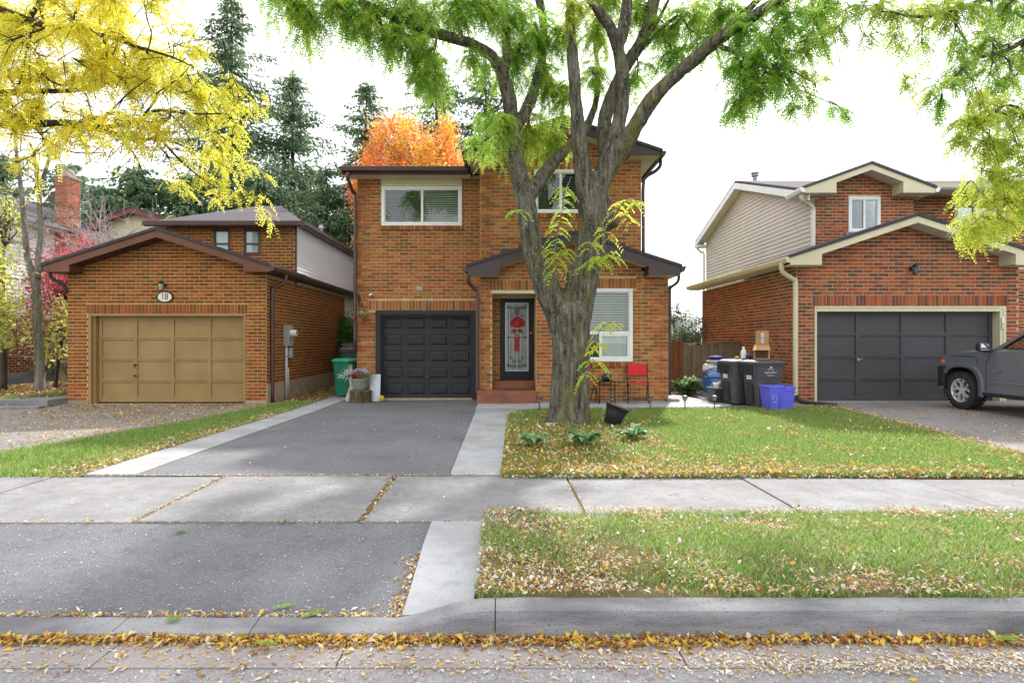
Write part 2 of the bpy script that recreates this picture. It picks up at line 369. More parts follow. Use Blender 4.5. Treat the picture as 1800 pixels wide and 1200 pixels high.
# road, gutter pans, kerb
o = MB().box(-60, 60, -8.8, 2.765, -.30, -.150).build('road', M['road']); o['kind'] = 'structure'
gut = thing('gutter', None, None, (0, 2.9, -.15)); gut['kind'] = 'structure'
gx = [-14, -11, -8, -5, -3.55, -2.02, -.82, .9, 2.7, 4.5, 7.5, 11, 14]
for a, c in zip(gx[:-1], gx[1:]):
    MB().box(a+.004, c-.004, 2.772, 3.06, -.30, -.146).build('gutter_slab', M['gutter'], gut, bevel=.004)
kerb = thing('kerb', None, None, (0, 3.1, -.15)); kerb['kind'] = 'structure'
def kh(x):                                     # kerb height: dropped across the driveway, rising to full
    return .040 + .110 * sstep(-.62, -.10, x)
kx = [-14, -10.6, -7.2, -3.9, -2.10, -1.36, -.045, 3.4, 6.0]
for a, c in zip(kx[:-1], kx[1:]):
    n = 16; b = MB(); rows = []
    for i in range(n+1):
        x = a + .003 + (c-a-.006)*i/n; h = kh(x); t = (h-.04)/.11
        pr = [(3.030, -.30), (3.030, -.15), (3.036+.005*t, -.15+h*.45), (3.045+.006*t, -.15+h*.78), (3.062, -.15+h*.95), (3.085, -.15+h), (3.19, -.15+h+.006), (3.19, -.30)]
        rows += [(x, p[0]+.002*math.sin(x*9), p[1]+.002*math.sin(x*13)) for p in pr]
    m = 8
    b.add(rows, [(i*m+k, (i+1)*m+k, (i+1)*m+(k+1) % m, i*m+(k+1) % m) for i in range(n) for k in range(m)] + [tuple(range(m)), tuple(n*m+k for k in range(m-1, -1, -1))])
    b.build('kerb_section', M['curb'], kerb)

# driveway apron between kerb and pavement
def apz(x, y): return -.112 + .112*sstep(3.15, 4.75, y) + .0
strip('driveway_apron', cst(-9.0), cst(-.575), 3.194, 4.545, M['asphalt'], -.004, .12, 14, 24, apz)
def apz2(x, y): return -.095 + .105*sstep(3.1, 4.3, y)
strip('apron_edging', cst(-.571), lambda y: -.15-.03*sstep(3.9, 3.2, y), 3.196, 4.54, M['conc_new'], 0, .12, 14, 3, apz2)

# pavement slabs
side = thing('sidewalk', None, None, (0, 5.3, 0)); side['kind'] = 'structure'
jx = [-8.5, -6.6, -4.78, -2.98, -1.17, .68, 2.52, 4.30, 6.1, 7.9]
yn = lerp_tab([(-9, 4.50), (0, 4.56), (2.5, 4.64), (4.3, 4.72), (8, 4.8)]); yf = lerp_tab([(-9, 6.0), (0, 6.10), (2.5, 6.02), (4.3, 5.94), (8, 5.9)])
for i, (a, c) in enumerate(zip(jx[:-1], jx[1:])):
    ga = .045 if a in (-2.98, -1.17) else (.018 if a == .68 else .006)
    a2 = a + ga; c2 = c - .006; dz = [0, .004, -.003, .005, 0, -.004, .003, 0, .002][i]
    sk = -.05
    b = MB(); q = []
    for (x, y) in ((a2, yn(a2)), (c2, yn(c2)), (c2+sk*.3, yf(c2)), (a2+sk*.3, yf(a2))): q.append((x, y))
    b.prism(q, 'z', -.12, .002+dz); b.build('slab', M['conc'], side, bevel=.008, clean=True)
MB().box(-8.5, 7.9, 4.57, 5.9, -.2, -.014).build('joint_bed', M['soil'], side)

# driveways and walks
strip('driveway', cst(-3.955), cst(-.585), 6.115, 14.25, M['asphalt'], .000, .15, 30, 10)
strip('driveway_edging', cst(-4.52), cst(-3.962), 6.125, 19.5, M['conc_new'], .012, .15, 40, 3)
strip('neighbour_driveway', cst(-16), lerp_tab([(6.1, -6.75), (7.4, -6.35), (10, -5.7), (13.55, -5.2)]), 6.06, 13.56, M['asphalt_old'], .002, .15, 26, 10)
strip('side_driveway', lerp_tab([(6, 6.35), (8, 6.52), (10.5, 6.72), (12.95, 6.95)]), cst(16), 6.0, 12.98, M['asphalt_old'], .004, .15, 26, 10)
strip('front_walk', cst(-.578), lerp_tab([(6.1, -.03), (9, .03), (10.9, .08), (11.35, .16), (11.65, .38), (11.8, .75)]), 6.13, 11.8, M['conc_new'], .006, .15, 30, 3)
wk = thing('porch_walk', None, None, (2, 12.4, 0)); wk['kind'] = 'structure'
def walkz(x, y): return .05 + .006*x
for a, c in ((-.578, .95), (.955, 2.75), (2.755, 4.05)):
    strip('walk_slab', cst(a), cst(c), 11.81, 13.6, M['conc_new'], .0, .2, 6, 4, walkz, parent=wk)
b = MB(); poly = [(4.055, 11.81)] + [(4.30+.62*math.sin(t), 12.40-.59*math.cos(t)) for t in np.linspace(0, PI*.62, 10)] + [(4.5, 14.2), (4.3, 17.5), (3.85, 17.5), (3.85, 13.2), (4.055, 13.2)]
b.prism(poly, 'z', -.1, .078); b.build('walk_slab', M['conc_new'], wk)
o = MB().prism([(4.62, 12.15), (6.6, 11.75), (6.66, 12.6), (6.66, 19), (5.3, 19), (4.75, 13.2)], 'z', -.06, .058).build('side_path', M['conc']); o['kind'] = 'structure'

# lawns: soil sheets, blades and litter
def lawnz(x, y): return gz(x, y) + .012
lawn_l = lerp_tab([(6.1, -.02), (9, .04), (10.9, .09), (11.35, .17), (11.65, .39), (11.8, .76)])
lawn_r = lerp_tab([(6, 6.35), (8, 6.52), (10.5, 6.72), (11.8, 6.8)])
strip('lawn', lawn_l, lawn_r, 6.0, 11.8, M['soil'], -.012, .1, 24, 14, lawnz)
strip('verge', lambda y: -.145, cst(9), 3.195, 4.75, M['soil'], -.012, .12, 10, 20, lambda x, y: .004+.03*math.sin(PI*(y-3.19)/1.5))
strip('grass_strip', lerp_tab([(6.1, -6.74), (7.4, -6.34), (10, -5.69), (13.5, -5.19)]), cst(-4.525), 6.05, 13.5, M['soil'], .0, .1, 24, 5)
strip('side_yard', cst(-5.65), cst(-4.525), 13.5, 21, M['soil'], .0, .1, 10, 4)

def blades(n, sampler, zf, h=(.03, .07), w=.004, pal=None, lean=.5, dens=None):
    x, y = sampler(n)
    if dens is not None:
        k = rng.random(len(x)) < dens(x, y); x, y = x[k], y[k]
    n = len(x); z = np.array([zf(a, c) for a, c in zip(x, y)])
    hh = rng.uniform(h[0], h[1], n); an = rng.uniform(0, 2*PI, n); ln = rng.normal(0, lean, (n, 2))*hh[:, None]
    dx, dy = np.cos(an)*w, np.sin(an)*w
    V = np.zeros((n, 4, 3))
    V[:, 0] = np.stack([x-dx, y-dy, z-.005], 1); V[:, 1] = np.stack([x+dx, y+dy, z-.005], 1)
    V[:, 2] = np.stack([x+dx*.35+ln[:, 0], y+dy*.35+ln[:, 1], z+hh], 1); V[:, 3] = np.stack([x-dx*.35+ln[:, 0], y-dy*.35+ln[:, 1], z+hh], 1)
    p = np.array(pal); col = p[rng.integers(0, len(p), n)]*rng.uniform(.75, 1.25, (n, 1))
    return V, col
def litter(x, y, z, size=(.018, .04), asp=.42, pal=None, tilt=.35, wts=None):
    n = len(x); L = np.clip(.5*(size[0]+size[1])*np.exp(rng.normal(-.08, .38, n)), size[0]*.5, size[1]*1.4); an = rng.uniform(0, 2*PI, n)
    d = np.stack([np.cos(an), np.sin(an), rng.normal(0, tilt, n)], 1); d /= np.linalg.norm(d, axis=1)[:, None]
    s = np.stack([-np.sin(an), np.cos(an), rng.normal(0, tilt, n)], 1)
    o = np.stack([x, y, z], 1); L = L[:, None]; W = L*asp*rng.uniform(.7, 1.3, (n, 1))
    up = np.array([0, 0, 1.0])*L*rng.uniform(-.05, .3, (n, 1))
    V = np.stack([o-d*L*.5, o+s*W*.5+up, o+d*L*.5, o-s*W*.5+up], 1)
    V[:, :, 2] -= np.minimum(0, V[:, :, 2].min(1)-(z-.004))[:, None]
    p = np.array(pal); wts = None if wts is None else np.array(wts)/np.sum(wts)
    col = p[rng.choice(len(p), n, p=wts)]*rng.uniform(.7, 1.2, (n, 1)); return V, col
def rect(x0, x1, y0, y1): return lambda n: (rng.uniform(x0, x1, n), rng.uniform(y0, y1, n))
def between(xl, xr, y0, y1, pw=1.0):
    def f(n):
        y = y0+(y1-y0)*rng.random(n)**pw
        l = np.array([xl(t) for t in y]); r = np.array([xr(t) for t in y]); return l+(r-l)*rng.random(n), y
    return f
def nz(x, y, s, off=0.0):
    return np.array([mnoise.noise((a*s+off, c*s, off)) for a, c in zip(x, y)])
GR = [(.13, .28, .03), (.18, .33, .04), (.10, .22, .03), (.26, .35, .06), (.36, .37, .12)]
GRD = [(.16, .34, .04), (.22, .36, .05), (.12, .27, .04), (.34, .38, .11), (.46, .43, .24)]
YEL = [(.62, .40, .04), (.55, .30, .04), (.42, .20, .05), (.60, .46, .22), (.66, .56, .40), (.30, .12, .04), (.72, .66, .56)]
def blight(x, y):                                  # worn, leaf covered patch around the trunk and by the walk
    d = np.minimum(np.hypot((x-.6)/1.9, (y-8.0)/3.0), np.hypot((x-2.0)/2.6, (y-6.2)/.9)+.25); return np.clip(1.3-d, 0, 1)
smp = between(lawn_l, lambda y: lawn_r(y)+.03, 6.0, 11.85, 1.25)
V, c = blades(135000, smp, lawnz, (.025, .065), .0052, GR, .5, lambda x, y: np.clip(1.05-.75*blight(x, y)+.25*nz(x, y, 1.3), .08, 1))
quads_obj('lawn_grass', V, c, M['grass'], None, 'stuff')
tag(bpy.data.objects['lawn_grass'], 'short bright green grass on the front lawn around the big tree', 'grass')
smp = rect(-.16, 6.0, 3.19, 4.78)
V, c = blades(90000, smp, lambda x, y: .004+.03*math.sin(PI*(y-3.19)/1.5), (.015, .048), .0034, GR+GRD, .7, lambda x, y: np.clip(.52+1.2*nz(x, y, 2.1, 3)+.22*(x > 1)-.55*np.exp(-((x-.35)/.55)**2-((y-3.4)/.35)**2), .06, 1))
quads_obj('verge_grass', V, c, M['grass'], None, 'stuff')
tag(bpy.data.objects['verge_grass'], 'patchy grass of the verge between kerb and pavement', 'grass')
smp = between(lerp_tab([(6.1, -6.80), (7.4, -6.40), (10, -5.75), (13.5, -5.25)]), cst(-4.50), 6.0, 13.55)
V, c = blades(42000, smp, lambda x, y: gz(x, y)+.002, (.03, .08), .0062, GR, .5, lambda x, y: np.clip(1.0-1.5*np.clip((x+5.3)/.9, 0, 1)*np.clip(.7+nz(x, y, 1.5), .3, 1), .05, 1))
quads_obj('strip_grass', V, c, M['grass'], None, 'stuff')
tag(bpy.data.objects['strip_grass'], 'narrow green grass strip between the two driveways', 'grass')
V, c = blades(9000, rect(-13.5, -10.6, 13.3, 14.2), lambda x, y: gz(x, y)-.03, (.04, .10), .006, GR, .5, lambda x, y: (nz(x, y, 1.1, 5) > .05)*1.0)
quads_obj('garden_grass', V, c, M['grass'], None, 'stuff')
tag(bpy.data.objects['garden_grass'], 'tufts of grass in the leafy garden left of the tan garage', 'grass')

def put_litter(name, label, parts):
    Vs = np.concatenate([p[0] for p in parts]); cs = np.concatenate([p[1] for p in parts])
    o = quads_obj(name, Vs, cs, M['litter'], None, 'stuff'); tag(o, label, 'fallen leaves')
def on(zf, x, y, lift=.004): return np.array([zf(a, c) for a, c in zip(x, y)])+lift
parts = []
x, y = between(lawn_l, lawn_r, 6.02, 11.6, 1.4)(42000); k = rng.random(len(x)) < np.clip(.02+.85*blight(x, y)+.9*nz(x, y, 1.7, 7)+.5*np.exp(-(y-6.1)/.35), .03, 1)
x, y = x[k], y[k]; parts.append(litter(x, y, on(lawnz, x, y, .02)+rng.uniform(0, .03, len(x)), (.012, .055), .5, YEL, .5, [3, 3, 3, 3, 2.2, 2.8, 1.0]))
x, y = between(lawn_l, cst(6.3), 5.95, 6.25)(4200); parts.append(litter(x, y, on(gz, x, y, .012)+rng.uniform(0, .02, len(x)), (.02, .04), .5, YEL, .5, [1.5, 2, 2, 3, 4, 2, 3]))
x, y = between(lambda y: lawn_r(y)-.35, lambda y: lawn_r(y)+.25, 6.2, 12.2)(3500); parts.append(litter(x, y, on(gz, x, y, .016)+rng.uniform(0, .02, len(x)), (.02, .05), .5, YEL, .5))
put_litter('lawn_leaves', 'yellow and tan fallen leaves scattered over the front lawn', parts)
parts = []
x, y = rect(-.16, 6, 3.19, 4.8)(52000); k = rng.random(len(x)) < np.clip(.22+.8*np.exp(-((x-.35)/.8)**2-((y-3.45)/.45)**2)+1.5*nz(x, y, 2.9, 9)+.5*(x < .5)+.5*np.exp(-(y-3.2)/.12)+.3*np.exp(-(4.72-y)/.1), .1, 1)
x, y = x[k], y[k]; parts.append(litter(x, y, .022+rng.uniform(0, .03, len(x)), (.014, .034), .42, YEL, .5, [1.3, 1.6, 2.0, 4, 4, 2.6, 3.6]))
x, y = rect(-.16, 6, 3.2, 4.7)(150); parts.append(litter(x, y, .03+0*x, (.03, .055), .6, [(.55, .40, .25), (.62, .36, .05), (.5, .2, .05), (.60, .5, .38)], .25))
put_litter('verge_leaves', 'dry pale leaves lying thick in the verge grass', parts)
parts = []
x = rng.uniform(-6, 6, 11500); w = np.where(x < .6, .078, .062)*(1+.5*np.sin(x*2.3)*np.sin(x*.9+1)); y = 3.035-np.abs(rng.normal(0, 1, len(x)))*w*.62
parts.append(litter(x, y, -.143+rng.uniform(0, .020, len(x))*np.clip(1-(3.03-y)/.2, .1, 1), (.012, .05), .42, [(.62, .40, .04), (.54, .27, .04), (.40, .16, .03), (.60, .46, .20), (.24, .09, .03), (.6, .52, .38)], .4, [4, 3, 2.2, 2, 1.2, 1.2]))
x = rng.uniform(-6, 6, 3600); y = 3.0-np.abs(rng.normal(0, .22, len(x)))
parts.append(litter(x, y, -.143+0*x, (.014, .036), .4, YEL, .15, [2, 2, 1.5, 3, 3, 1, 3]))
x = rng.normal(2.2, 1.2, 2600); y = 2.80+rng.normal(0, .05, len(x)); parts.append(litter(x, y, -.141+0*x, (.012, .03), .4, YEL, .15, [.5, .5, .5, 2, 4, .5, 6]))
put_litter('gutter_leaves', 'band of amber and brown leaves piled along the gutter', parts)
parts = []
x, y = rect(-6.5, -.6, 3.2, 4.5)(2300); parts.append(litter(x, y, on(apz, x, y, .002), (.006, .018), .5, [(.6, .6, .58), (.62, .5, .2), (.5, .5, .48)], .1))
x = rng.uniform(-6, -.6, 1500); y = 3.2+np.abs(rng.normal(0, .035, len(x))); parts.append(litter(x, y, on(apz, x, y, .006), (.015, .035), .4, YEL, .3))
x = -.575-np.abs(rng.normal(0, .05, 330)); y = rng.uniform(3.2, 4.0, len(x)); parts.append(litter(x, y, on(apz, x, y, .004), (.015, .032), .42, YEL, .25))
for jx_ in (-2.96, -1.15, .69):
    n = 360 if jx_ < 0 else 90; y = rng.uniform(4.56, 6.08, n); parts.append(litter(jx_+rng.normal(0, .022, n), y, .004+0*y, (.012, .03), .45, YEL+[(.16, .2, .04)], .4))
x = rng.uniform(-5, 6, 900); y = 4.54+rng.normal(0, .018, len(x)); parts.append(litter(x, y, .006+0*x, (.012, .03), .45, YEL, .3))
x = rng.uniform(-5, 0, 900); y = 6.11+rng.normal(0, .022, len(x)); parts.append(litter(x, y, .008+0*x, (.012, .03), .45, YEL, .3))
x, y = rect(-5, 6, 4.6, 6.05)(300); parts.append(litter(x, y, .010+0*x, (.012, .04), .3, YEL+[(.2, .15, .1)], .1))
x, y = rect(-3.95, -.6, 6.2, 14)(900); parts.append(litter(x, y, on(gz, x, y, .006), (.012, .035), .5, YEL+[(.3, .36, .1)], .15))
put_litter('pavement_leaves', 'loose leaflets and bits strewn over driveway and pavement', parts)
parts = []
x, y = between(cst(-11.5), lerp_tab([(6.1, -6.6), (7.4, -6.2), (10, -5.55), (13.5, -5.1)]), 6.3, 13.5, .6)(27000)
k = rng.random(len(x)) < np.clip(.40+.9*nz(x*1.0, y*2.2, .7, 2)+.5*np.exp(-(13.5-y)/1.1), .08, 1); x, y = x[k], y[k]
parts.append(litter(x, y, on(gz, x, y, .008)+rng.uniform(0, .012, len(x)), (.02, .05), .5, YEL, .25, [2.5, 3, 3, 3, 2.5, 2.5, 1]))
x, y = between(lerp_tab([(6.1, -5.1), (13.5, -4.9)]), cst(-4.50), 6.1, 12.5)(5200); parts.append(litter(x, y, on(gz, x, y, .014)+rng.uniform(0, .02, len(x)), (.02, .045), .5, YEL, .4, [3, 2, 2, 4, 4, 1, 2]))
x, y = rect(-14.5, -10.4, 13.0, 19)(9000); parts.append(litter(x, y, on(gz, x, y, .0)+rng.uniform(0, .03, len(x)), (.03, .08), .6, YEL, .4, [1.5, 2, 4, 3, 2, 4, .6]))
x, y = rect(-5.65, -4.5, 13.7, 20)(2600); parts.append(litter(x, y, on(gz, x, y, .01)+rng.uniform(0, .02, len(x)), (.03, .06), .5, YEL, .4, [1, 2, 3, 2, 1, 4, .3]))
put_litter('garden_leaves', 'carpet of fallen leaves on the left driveway and garden', parts)
parts = []
x, y = between(lambda y: lawn_r(y)+.1, cst(11), 6.5, 12.8)(9000); k = rng.random(len(x)) < np.clip(.25+1.3*nz(x, y*1.6, .8, 4), .02, 1); x, y = x[k], y[k]
parts.append(litter(x, y, on(gz, x, y, .010), (.02, .045), .5, YEL, .2, [4, 3, 1.5, 3, 1.5, 1, .5]))
put_litter('drive_leaves', 'yellow leaves dotted over the driveway under the truck', parts)

# green sprigs dropped on the tarmac
for i, (px, py, Y, s) in enumerate([(497, 1063, 3.30, .11), (552, 1082, 3.22, .13), (466, 1138, 2.92, .12), (303, 1090, 3.14, .07), (318, 943, 4.35, .07), (433, 803, 6.9, .16), (1770, 1132, 2.97, .13)]):
    x0 = XY(px, Y); z0 = (apz(x0, Y) if 3.2 < Y < 4.55 and x0 < -.57 else (gz(x0, Y) if Y > 6 else (-.105 if Y > 3.05 else -.12)))+.012
    an = rng.uniform(-.5, .9); d = np.array([math.cos(an), math.sin(an), 0]); s2 = np.array([-d[1], d[0], 0]); Vq = []
    for k in range(9):
        for sg in (-1, 1):
            bpt = np.array([x0, Y, z0])+d*s*(k/9-.5); e = (s2*sg*.8+d*.6); L = .035*(1-.5*abs(k/8-.45)); wv = np.array([0, 0, .004])
            tip = bpt+e*L; mid = bpt+e*L*.5; pw = (d*.8-s2*sg*.6)*.007
            Vq.append([bpt, mid+pw+wv, tip+wv*2, mid-pw+wv])
    lb = ['sprig by the kerb, standing pair of leaflets', 'sprig lying along the kerb back', 'sprig among the gutter leaves', 'tiny sprig on the dropped kerb', 'little sprig on the apron near the pavement', 'sprig on the upper driveway', 'sprig in the gutter at the far right'][i]
    o = quads_obj('leaf_sprig', np.array(Vq), np.tile(np.array([[.20, .30, .04]]), (len(Vq), 1))*rng.uniform(.8, 1.3, (len(Vq), 1)), M['litter']); tag(o, 'fresh green '+lb, 'sprig', 'green sprigs dropped on the paving')
# ------------------------------------------------------------------ house kit
CH, BW, JT = .0827, .233, .017                  # brick course height, stretcher pitch, joint
PAL = {
 'main': ([(0.396, 0.142, 0.043), (0.430, 0.202, 0.073), (0.353, 0.095, 0.039), (0.387, 0.202, 0.052), (0.163, 0.099, 0.043)], [.25, .20, .22, .10, .23]),
 'left': ([(0.294, 0.093, 0.023), (0.310, 0.128, 0.027), (0.263, 0.066, 0.023), (0.093, 0.060, 0.020), (0.209, 0.069, 0.022)], [.27, .15, .17, .23, .18]),
 'right': ([(0.386, 0.101, 0.047), (0.290, 0.069, 0.039), (0.084, 0.056, 0.052), (0.404, 0.131, 0.060), (0.185, 0.069, 0.043)], [.32, .21, .25, .10, .12]),
 'chim': ([(.50, .12, .075), (.46, .11, .07), (.55, .16, .10)], [.4, .3, .3]),
}
class House:
    def __init__(s, root, pal): s.root = root; s.pal = pal; s.br = []
    def col(s, dark=0):
        p, w = PAL[s.pal]; c = np.array(p[rng.choice(len(p), p=w)])
        return c*rng.uniform(.82, 1.18)*(1-dark)
    def brick(s, ax, n, c, ua, ub, za, zb, full, proud=0.0):
        s.br.append((ax, n, c, ua, ub, za, zb, full, .010+proud+rng.uniform(-.0015, .0015), s.col()))
    def finish(s, wall, most=300):
        fulls = [i for i, b in enumerate(s.br) if b[7] and b[0] == 'x']
        def key(i):
            b = s.br[i]; u = (b[3]+b[4])/2; z = (b[5]+b[6])/2; hid = 0
            if s.pal == 'main' and .9 < u < 2.1 and z < 3.2: hid = 50       # behind the trunk
            return math.hypot(b[2], u)+abs(z-1.44)*.4+hid
        fulls.sort(key=key); single = set(fulls[:most]); off = ORIG[wall.name]; me = None
        for i in sorted(single):
            ax, n, c, ua, ub, za, zb, f, pr, col = s.br[i]
            if me is None:
                b = MB(); w, h = (BW-JT)/2, (CH-JT)/2; b.frustum(-w, w, -h, h, 0, -1, .0); 
                me = bpy.data.meshes.new('brick'); b.v = [(x*(1 if y == 0 else .985), y, z*(1 if y == 0 else .955)) for x, y, z in b.v]
                me.from_pydata(b.v, [], b.f); me.materials.append(M['brick_o'])
            o = bpy.data.objects.new('brick', me); C.objects.link(o); o.parent = wall
            o.location = Vector(((ua+ub)/2, c, (za+zb)/2))-off; o.scale = ((ub-ua)/(BW-JT), pr, (zb-za)/(CH-JT)); o.color = (*col, 1)
        rest = [b for i, b in enumerate(s.br) if i not in single]
        if not rest: return
        A = []; cols = []
        for ax, n, c, ua, ub, za, zb, f, pr, col in rest:
            cc = c+n*pr; e = .0016
            q = [(ua, za), (ub, za), (ub, zb), (ua, zb)]; q2 = [(ua+e, za+e), (ub-e, za+e), (ub-e, zb-e), (ua+e, zb-e)]
            mk = (lambda p, d: (p[0], d, p[1])) if ax == 'x' else (lambda p, d: (d, p[0], p[1]))
            B = [mk(p, c) for p in q]; T = [mk(p, cc) for p in q2]
            A.append(T); cols.append(col)
            for k in range(4): A.append([B[k], B[(k+1) % 4], T[(k+1) % 4], T[k]]); cols.append(col)
        o = quads_obj('brickwork', np.array(A), np.array(cols), M['brick_j'], wall, 'stuff')
    def wall_mesh(s, mb, ax, c, u0, u1, z0, z1, holes, top=None):
        us = {u0, u1}
        for h in holes: us |= {max(u0, min(u1, h[0])), max(u0, min(u1, h[1]))}
        if top: us |= set(np.linspace(u0, u1, 25)) | ({top.peak} if hasattr(top, 'peak') else set())
        us = sorted(us); mk = (lambda u, z: (u, c, z)) if ax == 'x' else (lambda u, z: (c, u, z))
        for a, b in zip(us[:-1], us[1:]):
            if b-a < 1e-6: continue
            m = (a+b)/2; hs = sorted([(h[2], h[3]) for h in holes if h[0]-1e-6 <= m <= h[1]+1e-6]); lo = z0
            for ha, hb in hs:
                if ha > lo+1e-6: mb.add([mk(a, lo), mk(b, lo), mk(b, ha), mk(a, ha)], [(0, 1, 2, 3)])
                lo = max(lo, hb)
            ta = min(z1, top(a)) if top else z1; tb = min(z1, top(b)) if top else z1
            if ta > lo and tb > lo: mb.add([mk(a, lo), mk(b, lo), mk(b, tb), mk(a, ta)], [(0, 1, 2, 3)])
    def bricks(s, ax, n, c, u0, u1, z0, z1, holes=(), top=None, soldiers=(), quoin=(), phase=0.0):
        k = 0; allh = list(holes)+[(a, b, za, zb) for a, b, za, zb in soldiers]; z = z0
        while z < z1-.02:
            za, zb = z+JT/2, min(z+CH, z1)-JT/2; zm = (za+zb)/2; iv = [(u0, u1)]
            if top:
                uu = np.linspace(u0, u1, 240); ok = [u for u in uu if top(u) >= za+.02]
                iv = [(ok[0], ok[-1])] if len(ok) > 3 else []
            for h in allh:
                if h[2]-.012 < zm < h[3]+.012:
                    nv = []
                    for a, b in iv:
                        if h[1] <= a or h[0] >= b: nv.append((a, b)); continue
                        if h[0] > a: nv.append((a, h[0]))
                        if h[1] < b: nv.append((h[1], b))
                    iv = nv
            for a, b in iv:
                st = u0+phase+(k % 2)*BW/2; j = st+math.floor((a-st)/BW)*BW
                while j < b:
                    ba, bb = max(j, a), min(j+BW, b); full = (bb-ba) > BW*.97
                    if bb-ba > .045:
                        pr = 0.0
                        for qa, qb in quoin:
                            if ba > qa-.01 and bb < qb+.12 and k % 6 != 5: pr = .014
                        s.brick(ax, n, c, ba+JT/2, bb-(JT/2 if ax == 'x' else JT*1.3), za, zb, full, pr)
                    j += BW
            z += CH; k += 1
        for a, b, za, zb in soldiers:
            m = max(1, round((b-a)/CH)); st = (b-a)/m
            for i in range(m): s.brick(ax, n, c, a+i*st+JT/2, a+(i+1)*st-JT/2, za+JT/2, zb-JT/2, False, .003)

def gable(cx_, hw, ze, zp):
    sl = (zp-ze)/hw
    f = lambda u: zp-sl*abs(u-cx_)
    class G:
        peak = cx_
        def __call__(self, u): return f(u)
    return G()

def gable_roof(root, xl, xr, cxp, ze, zp, yf, yb, ywall, fmat, smat, rmat, fd=.20, ret=.72, zs=None, label='', th=.07, gut=None, ybe=None):
    """front facing gable: roof slabs, rake fascias with eave returns, soffits. zs = z of the flat soffit"""
    sl = (zp-ze)/(cxp-xl); sr = (zp-ze)/(xr-cxp); zs = ze-.16 if zs is None else zs
    b = MB(); e = .03
    ybe = yb if ybe is None else ybe
    for xe_, s_ in ((xl-e, sl), (xr+e, sr)):
        zz = ze-e*s_; y0_ = yf-.03
        b.add([(xe_, y0_, zz), (cxp, y0_, zp), (cxp, y0_, zp+th), (xe_, y0_, zz+th), (xe_, ybe, zz), (cxp, yb, zp), (cxp, yb, zp+th), (xe_, ybe, zz+th)],
              [(0, 1, 2, 3), (7, 6, 5, 4), (0, 4, 5, 1), (1, 5, 6, 2), (2, 6, 7, 3), (3, 7, 4, 0)])
    b.build('roof', rmat, root)
    for sg, xe, s_ in ((1, xl, sl), (-1, xr, sr)):
        xi = xe+sg*ret; zi = ze+s_*ret
        poly = [(xe, zs), (xi, zs), (xi, zi-fd), (cxp, zp-fd), (cxp, zp-.002), (xe, ze-.002)]
        MB().prism(poly, 'y', yf, yf+.03).build('rake_fascia', fmat, root, clean=True, bevel=.003)
        # sloping rake soffit and boxed return behind the fascia
        q = MB(); q.add([(xi, yf+.03, zi-fd+.02), (cxp, yf+.03, zp-fd+.02), (cxp, ywall, zp-fd+.02), (xi, ywall, zi-fd+.02)], [(0, 1, 2, 3)])
        q.build('rake_soffit', smat, root)
        q = MB(); q.add([(xi, yf+.03, zs), (xi, ywall, zs), (xi, ywall, zi-fd+.02), (xi, yf+.03, zi-fd+.02)], [(0, 1, 2, 3)]); q.build('return_side', fmat, root)
        nb = 4; w = (xi-xe)/nb
        q = MB(); q.box(min(xe, xi), max(xe, xi), yf+.031, ywall, zs+.002, zs+.016); q.build('return_soffit', smat, root)
        # side eave: soffit planks run back along the wall
        if gut:
            q = MB(); prof = [(0, 0), (0, .115), (-.012*sg, .118), (-.105*sg, .122), (-.115*sg, .10), (-.095*sg, .04), (-.07*sg, 0)]
            q.prism([(xe+p[0], ze-.105+p[1]) for p in prof], 'y', yf-.02, (yb if ybe is None else ybe)-.1); q.build('gutter', gut, root, clean=True)

def window(root, x0, x1, z0, z1, y, fr=M['white'], fw=.055, mull=(), rails=(), blind=None, backing=None, deep=.05, proud=.018, name='window', pitch=.058, cut=None, screen=False, bd=.11):
    b = MB(); ya, yb = y-proud, y+deep
    b.box(x0, x1, ya, yb, z1-fw, z1); b.box(x0, x1, ya, yb, z0, z0+fw)
    b.box(x0, x0+fw, ya, yb, z0+fw, z1-fw); b.box(x1-fw, x1, ya, yb, z0+fw, z1-fw)
    for m in mull: b.box(m-fw*.4, m+fw*.4, ya+.012, yb-.004, z0+fw, z1-fw)
    for r in rails: b.box(x0+fw, x1-fw, ya+.008, yb-.003, r-fw*.5, r+fw*.5)
    w = b.build(name, fr, root, bevel=.006)
    xs_ = [x0+fw]+[m for m in mull]+[x1-fw]
    for a, c in zip(xs_[:-1], xs_[1:]):
        MB().box(a+.008, c-.008, y+.020, y+.024, z0+fw, z1-fw).build('pane', M['glass'], w)
        q = MB()                                   # slim sash inside the frame
        s_ = .022
        q.box(a+.002, c-.002, y+.002, y+.036, z1-fw-s_, z1-fw-.001); q.box(a+.002, c-.002, y+.002, y+.036, z0+fw+.001, z0+fw+s_)
        q.box(a+.002, a+s_, y+.002, y+.036, z0+fw+s_, z1-fw-s_); q.box(c-s_, c-.002, y+.002, y+.036, z0+fw+s_, z1-fw-s_)
        q.build('sash', fr, w)
    if screen: MB().box(x0+fw+.01, mull[0]-.02, y+.038, y+.040, z0+fw, z1-fw).build('insect_screen', M['screen'], w)
    if blind:
        q = MB(); z = z0+fw+.01 if cut is None else cut
        while z < z1-fw-.01:
            q.add([(x0+fw+.01, y+.075, z), (x1-fw-.01, y+.075, z), (x1-fw-.01, y+.098, z+pitch*.80), (x0+fw+.01, y+.098, z+pitch*.80)], [(0, 1, 2, 3)]); z += pitch
        q.build('blind', blind, w)
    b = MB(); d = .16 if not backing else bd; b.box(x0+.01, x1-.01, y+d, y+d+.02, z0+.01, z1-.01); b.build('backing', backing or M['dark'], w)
    return w
def downspout(root, pts, mat, r=.038):
    p, rr = smooth_path(pts, [r]*len(pts), 4); MB().tube(p, rr, 8).build('downspout', mat, root, smooth=True)
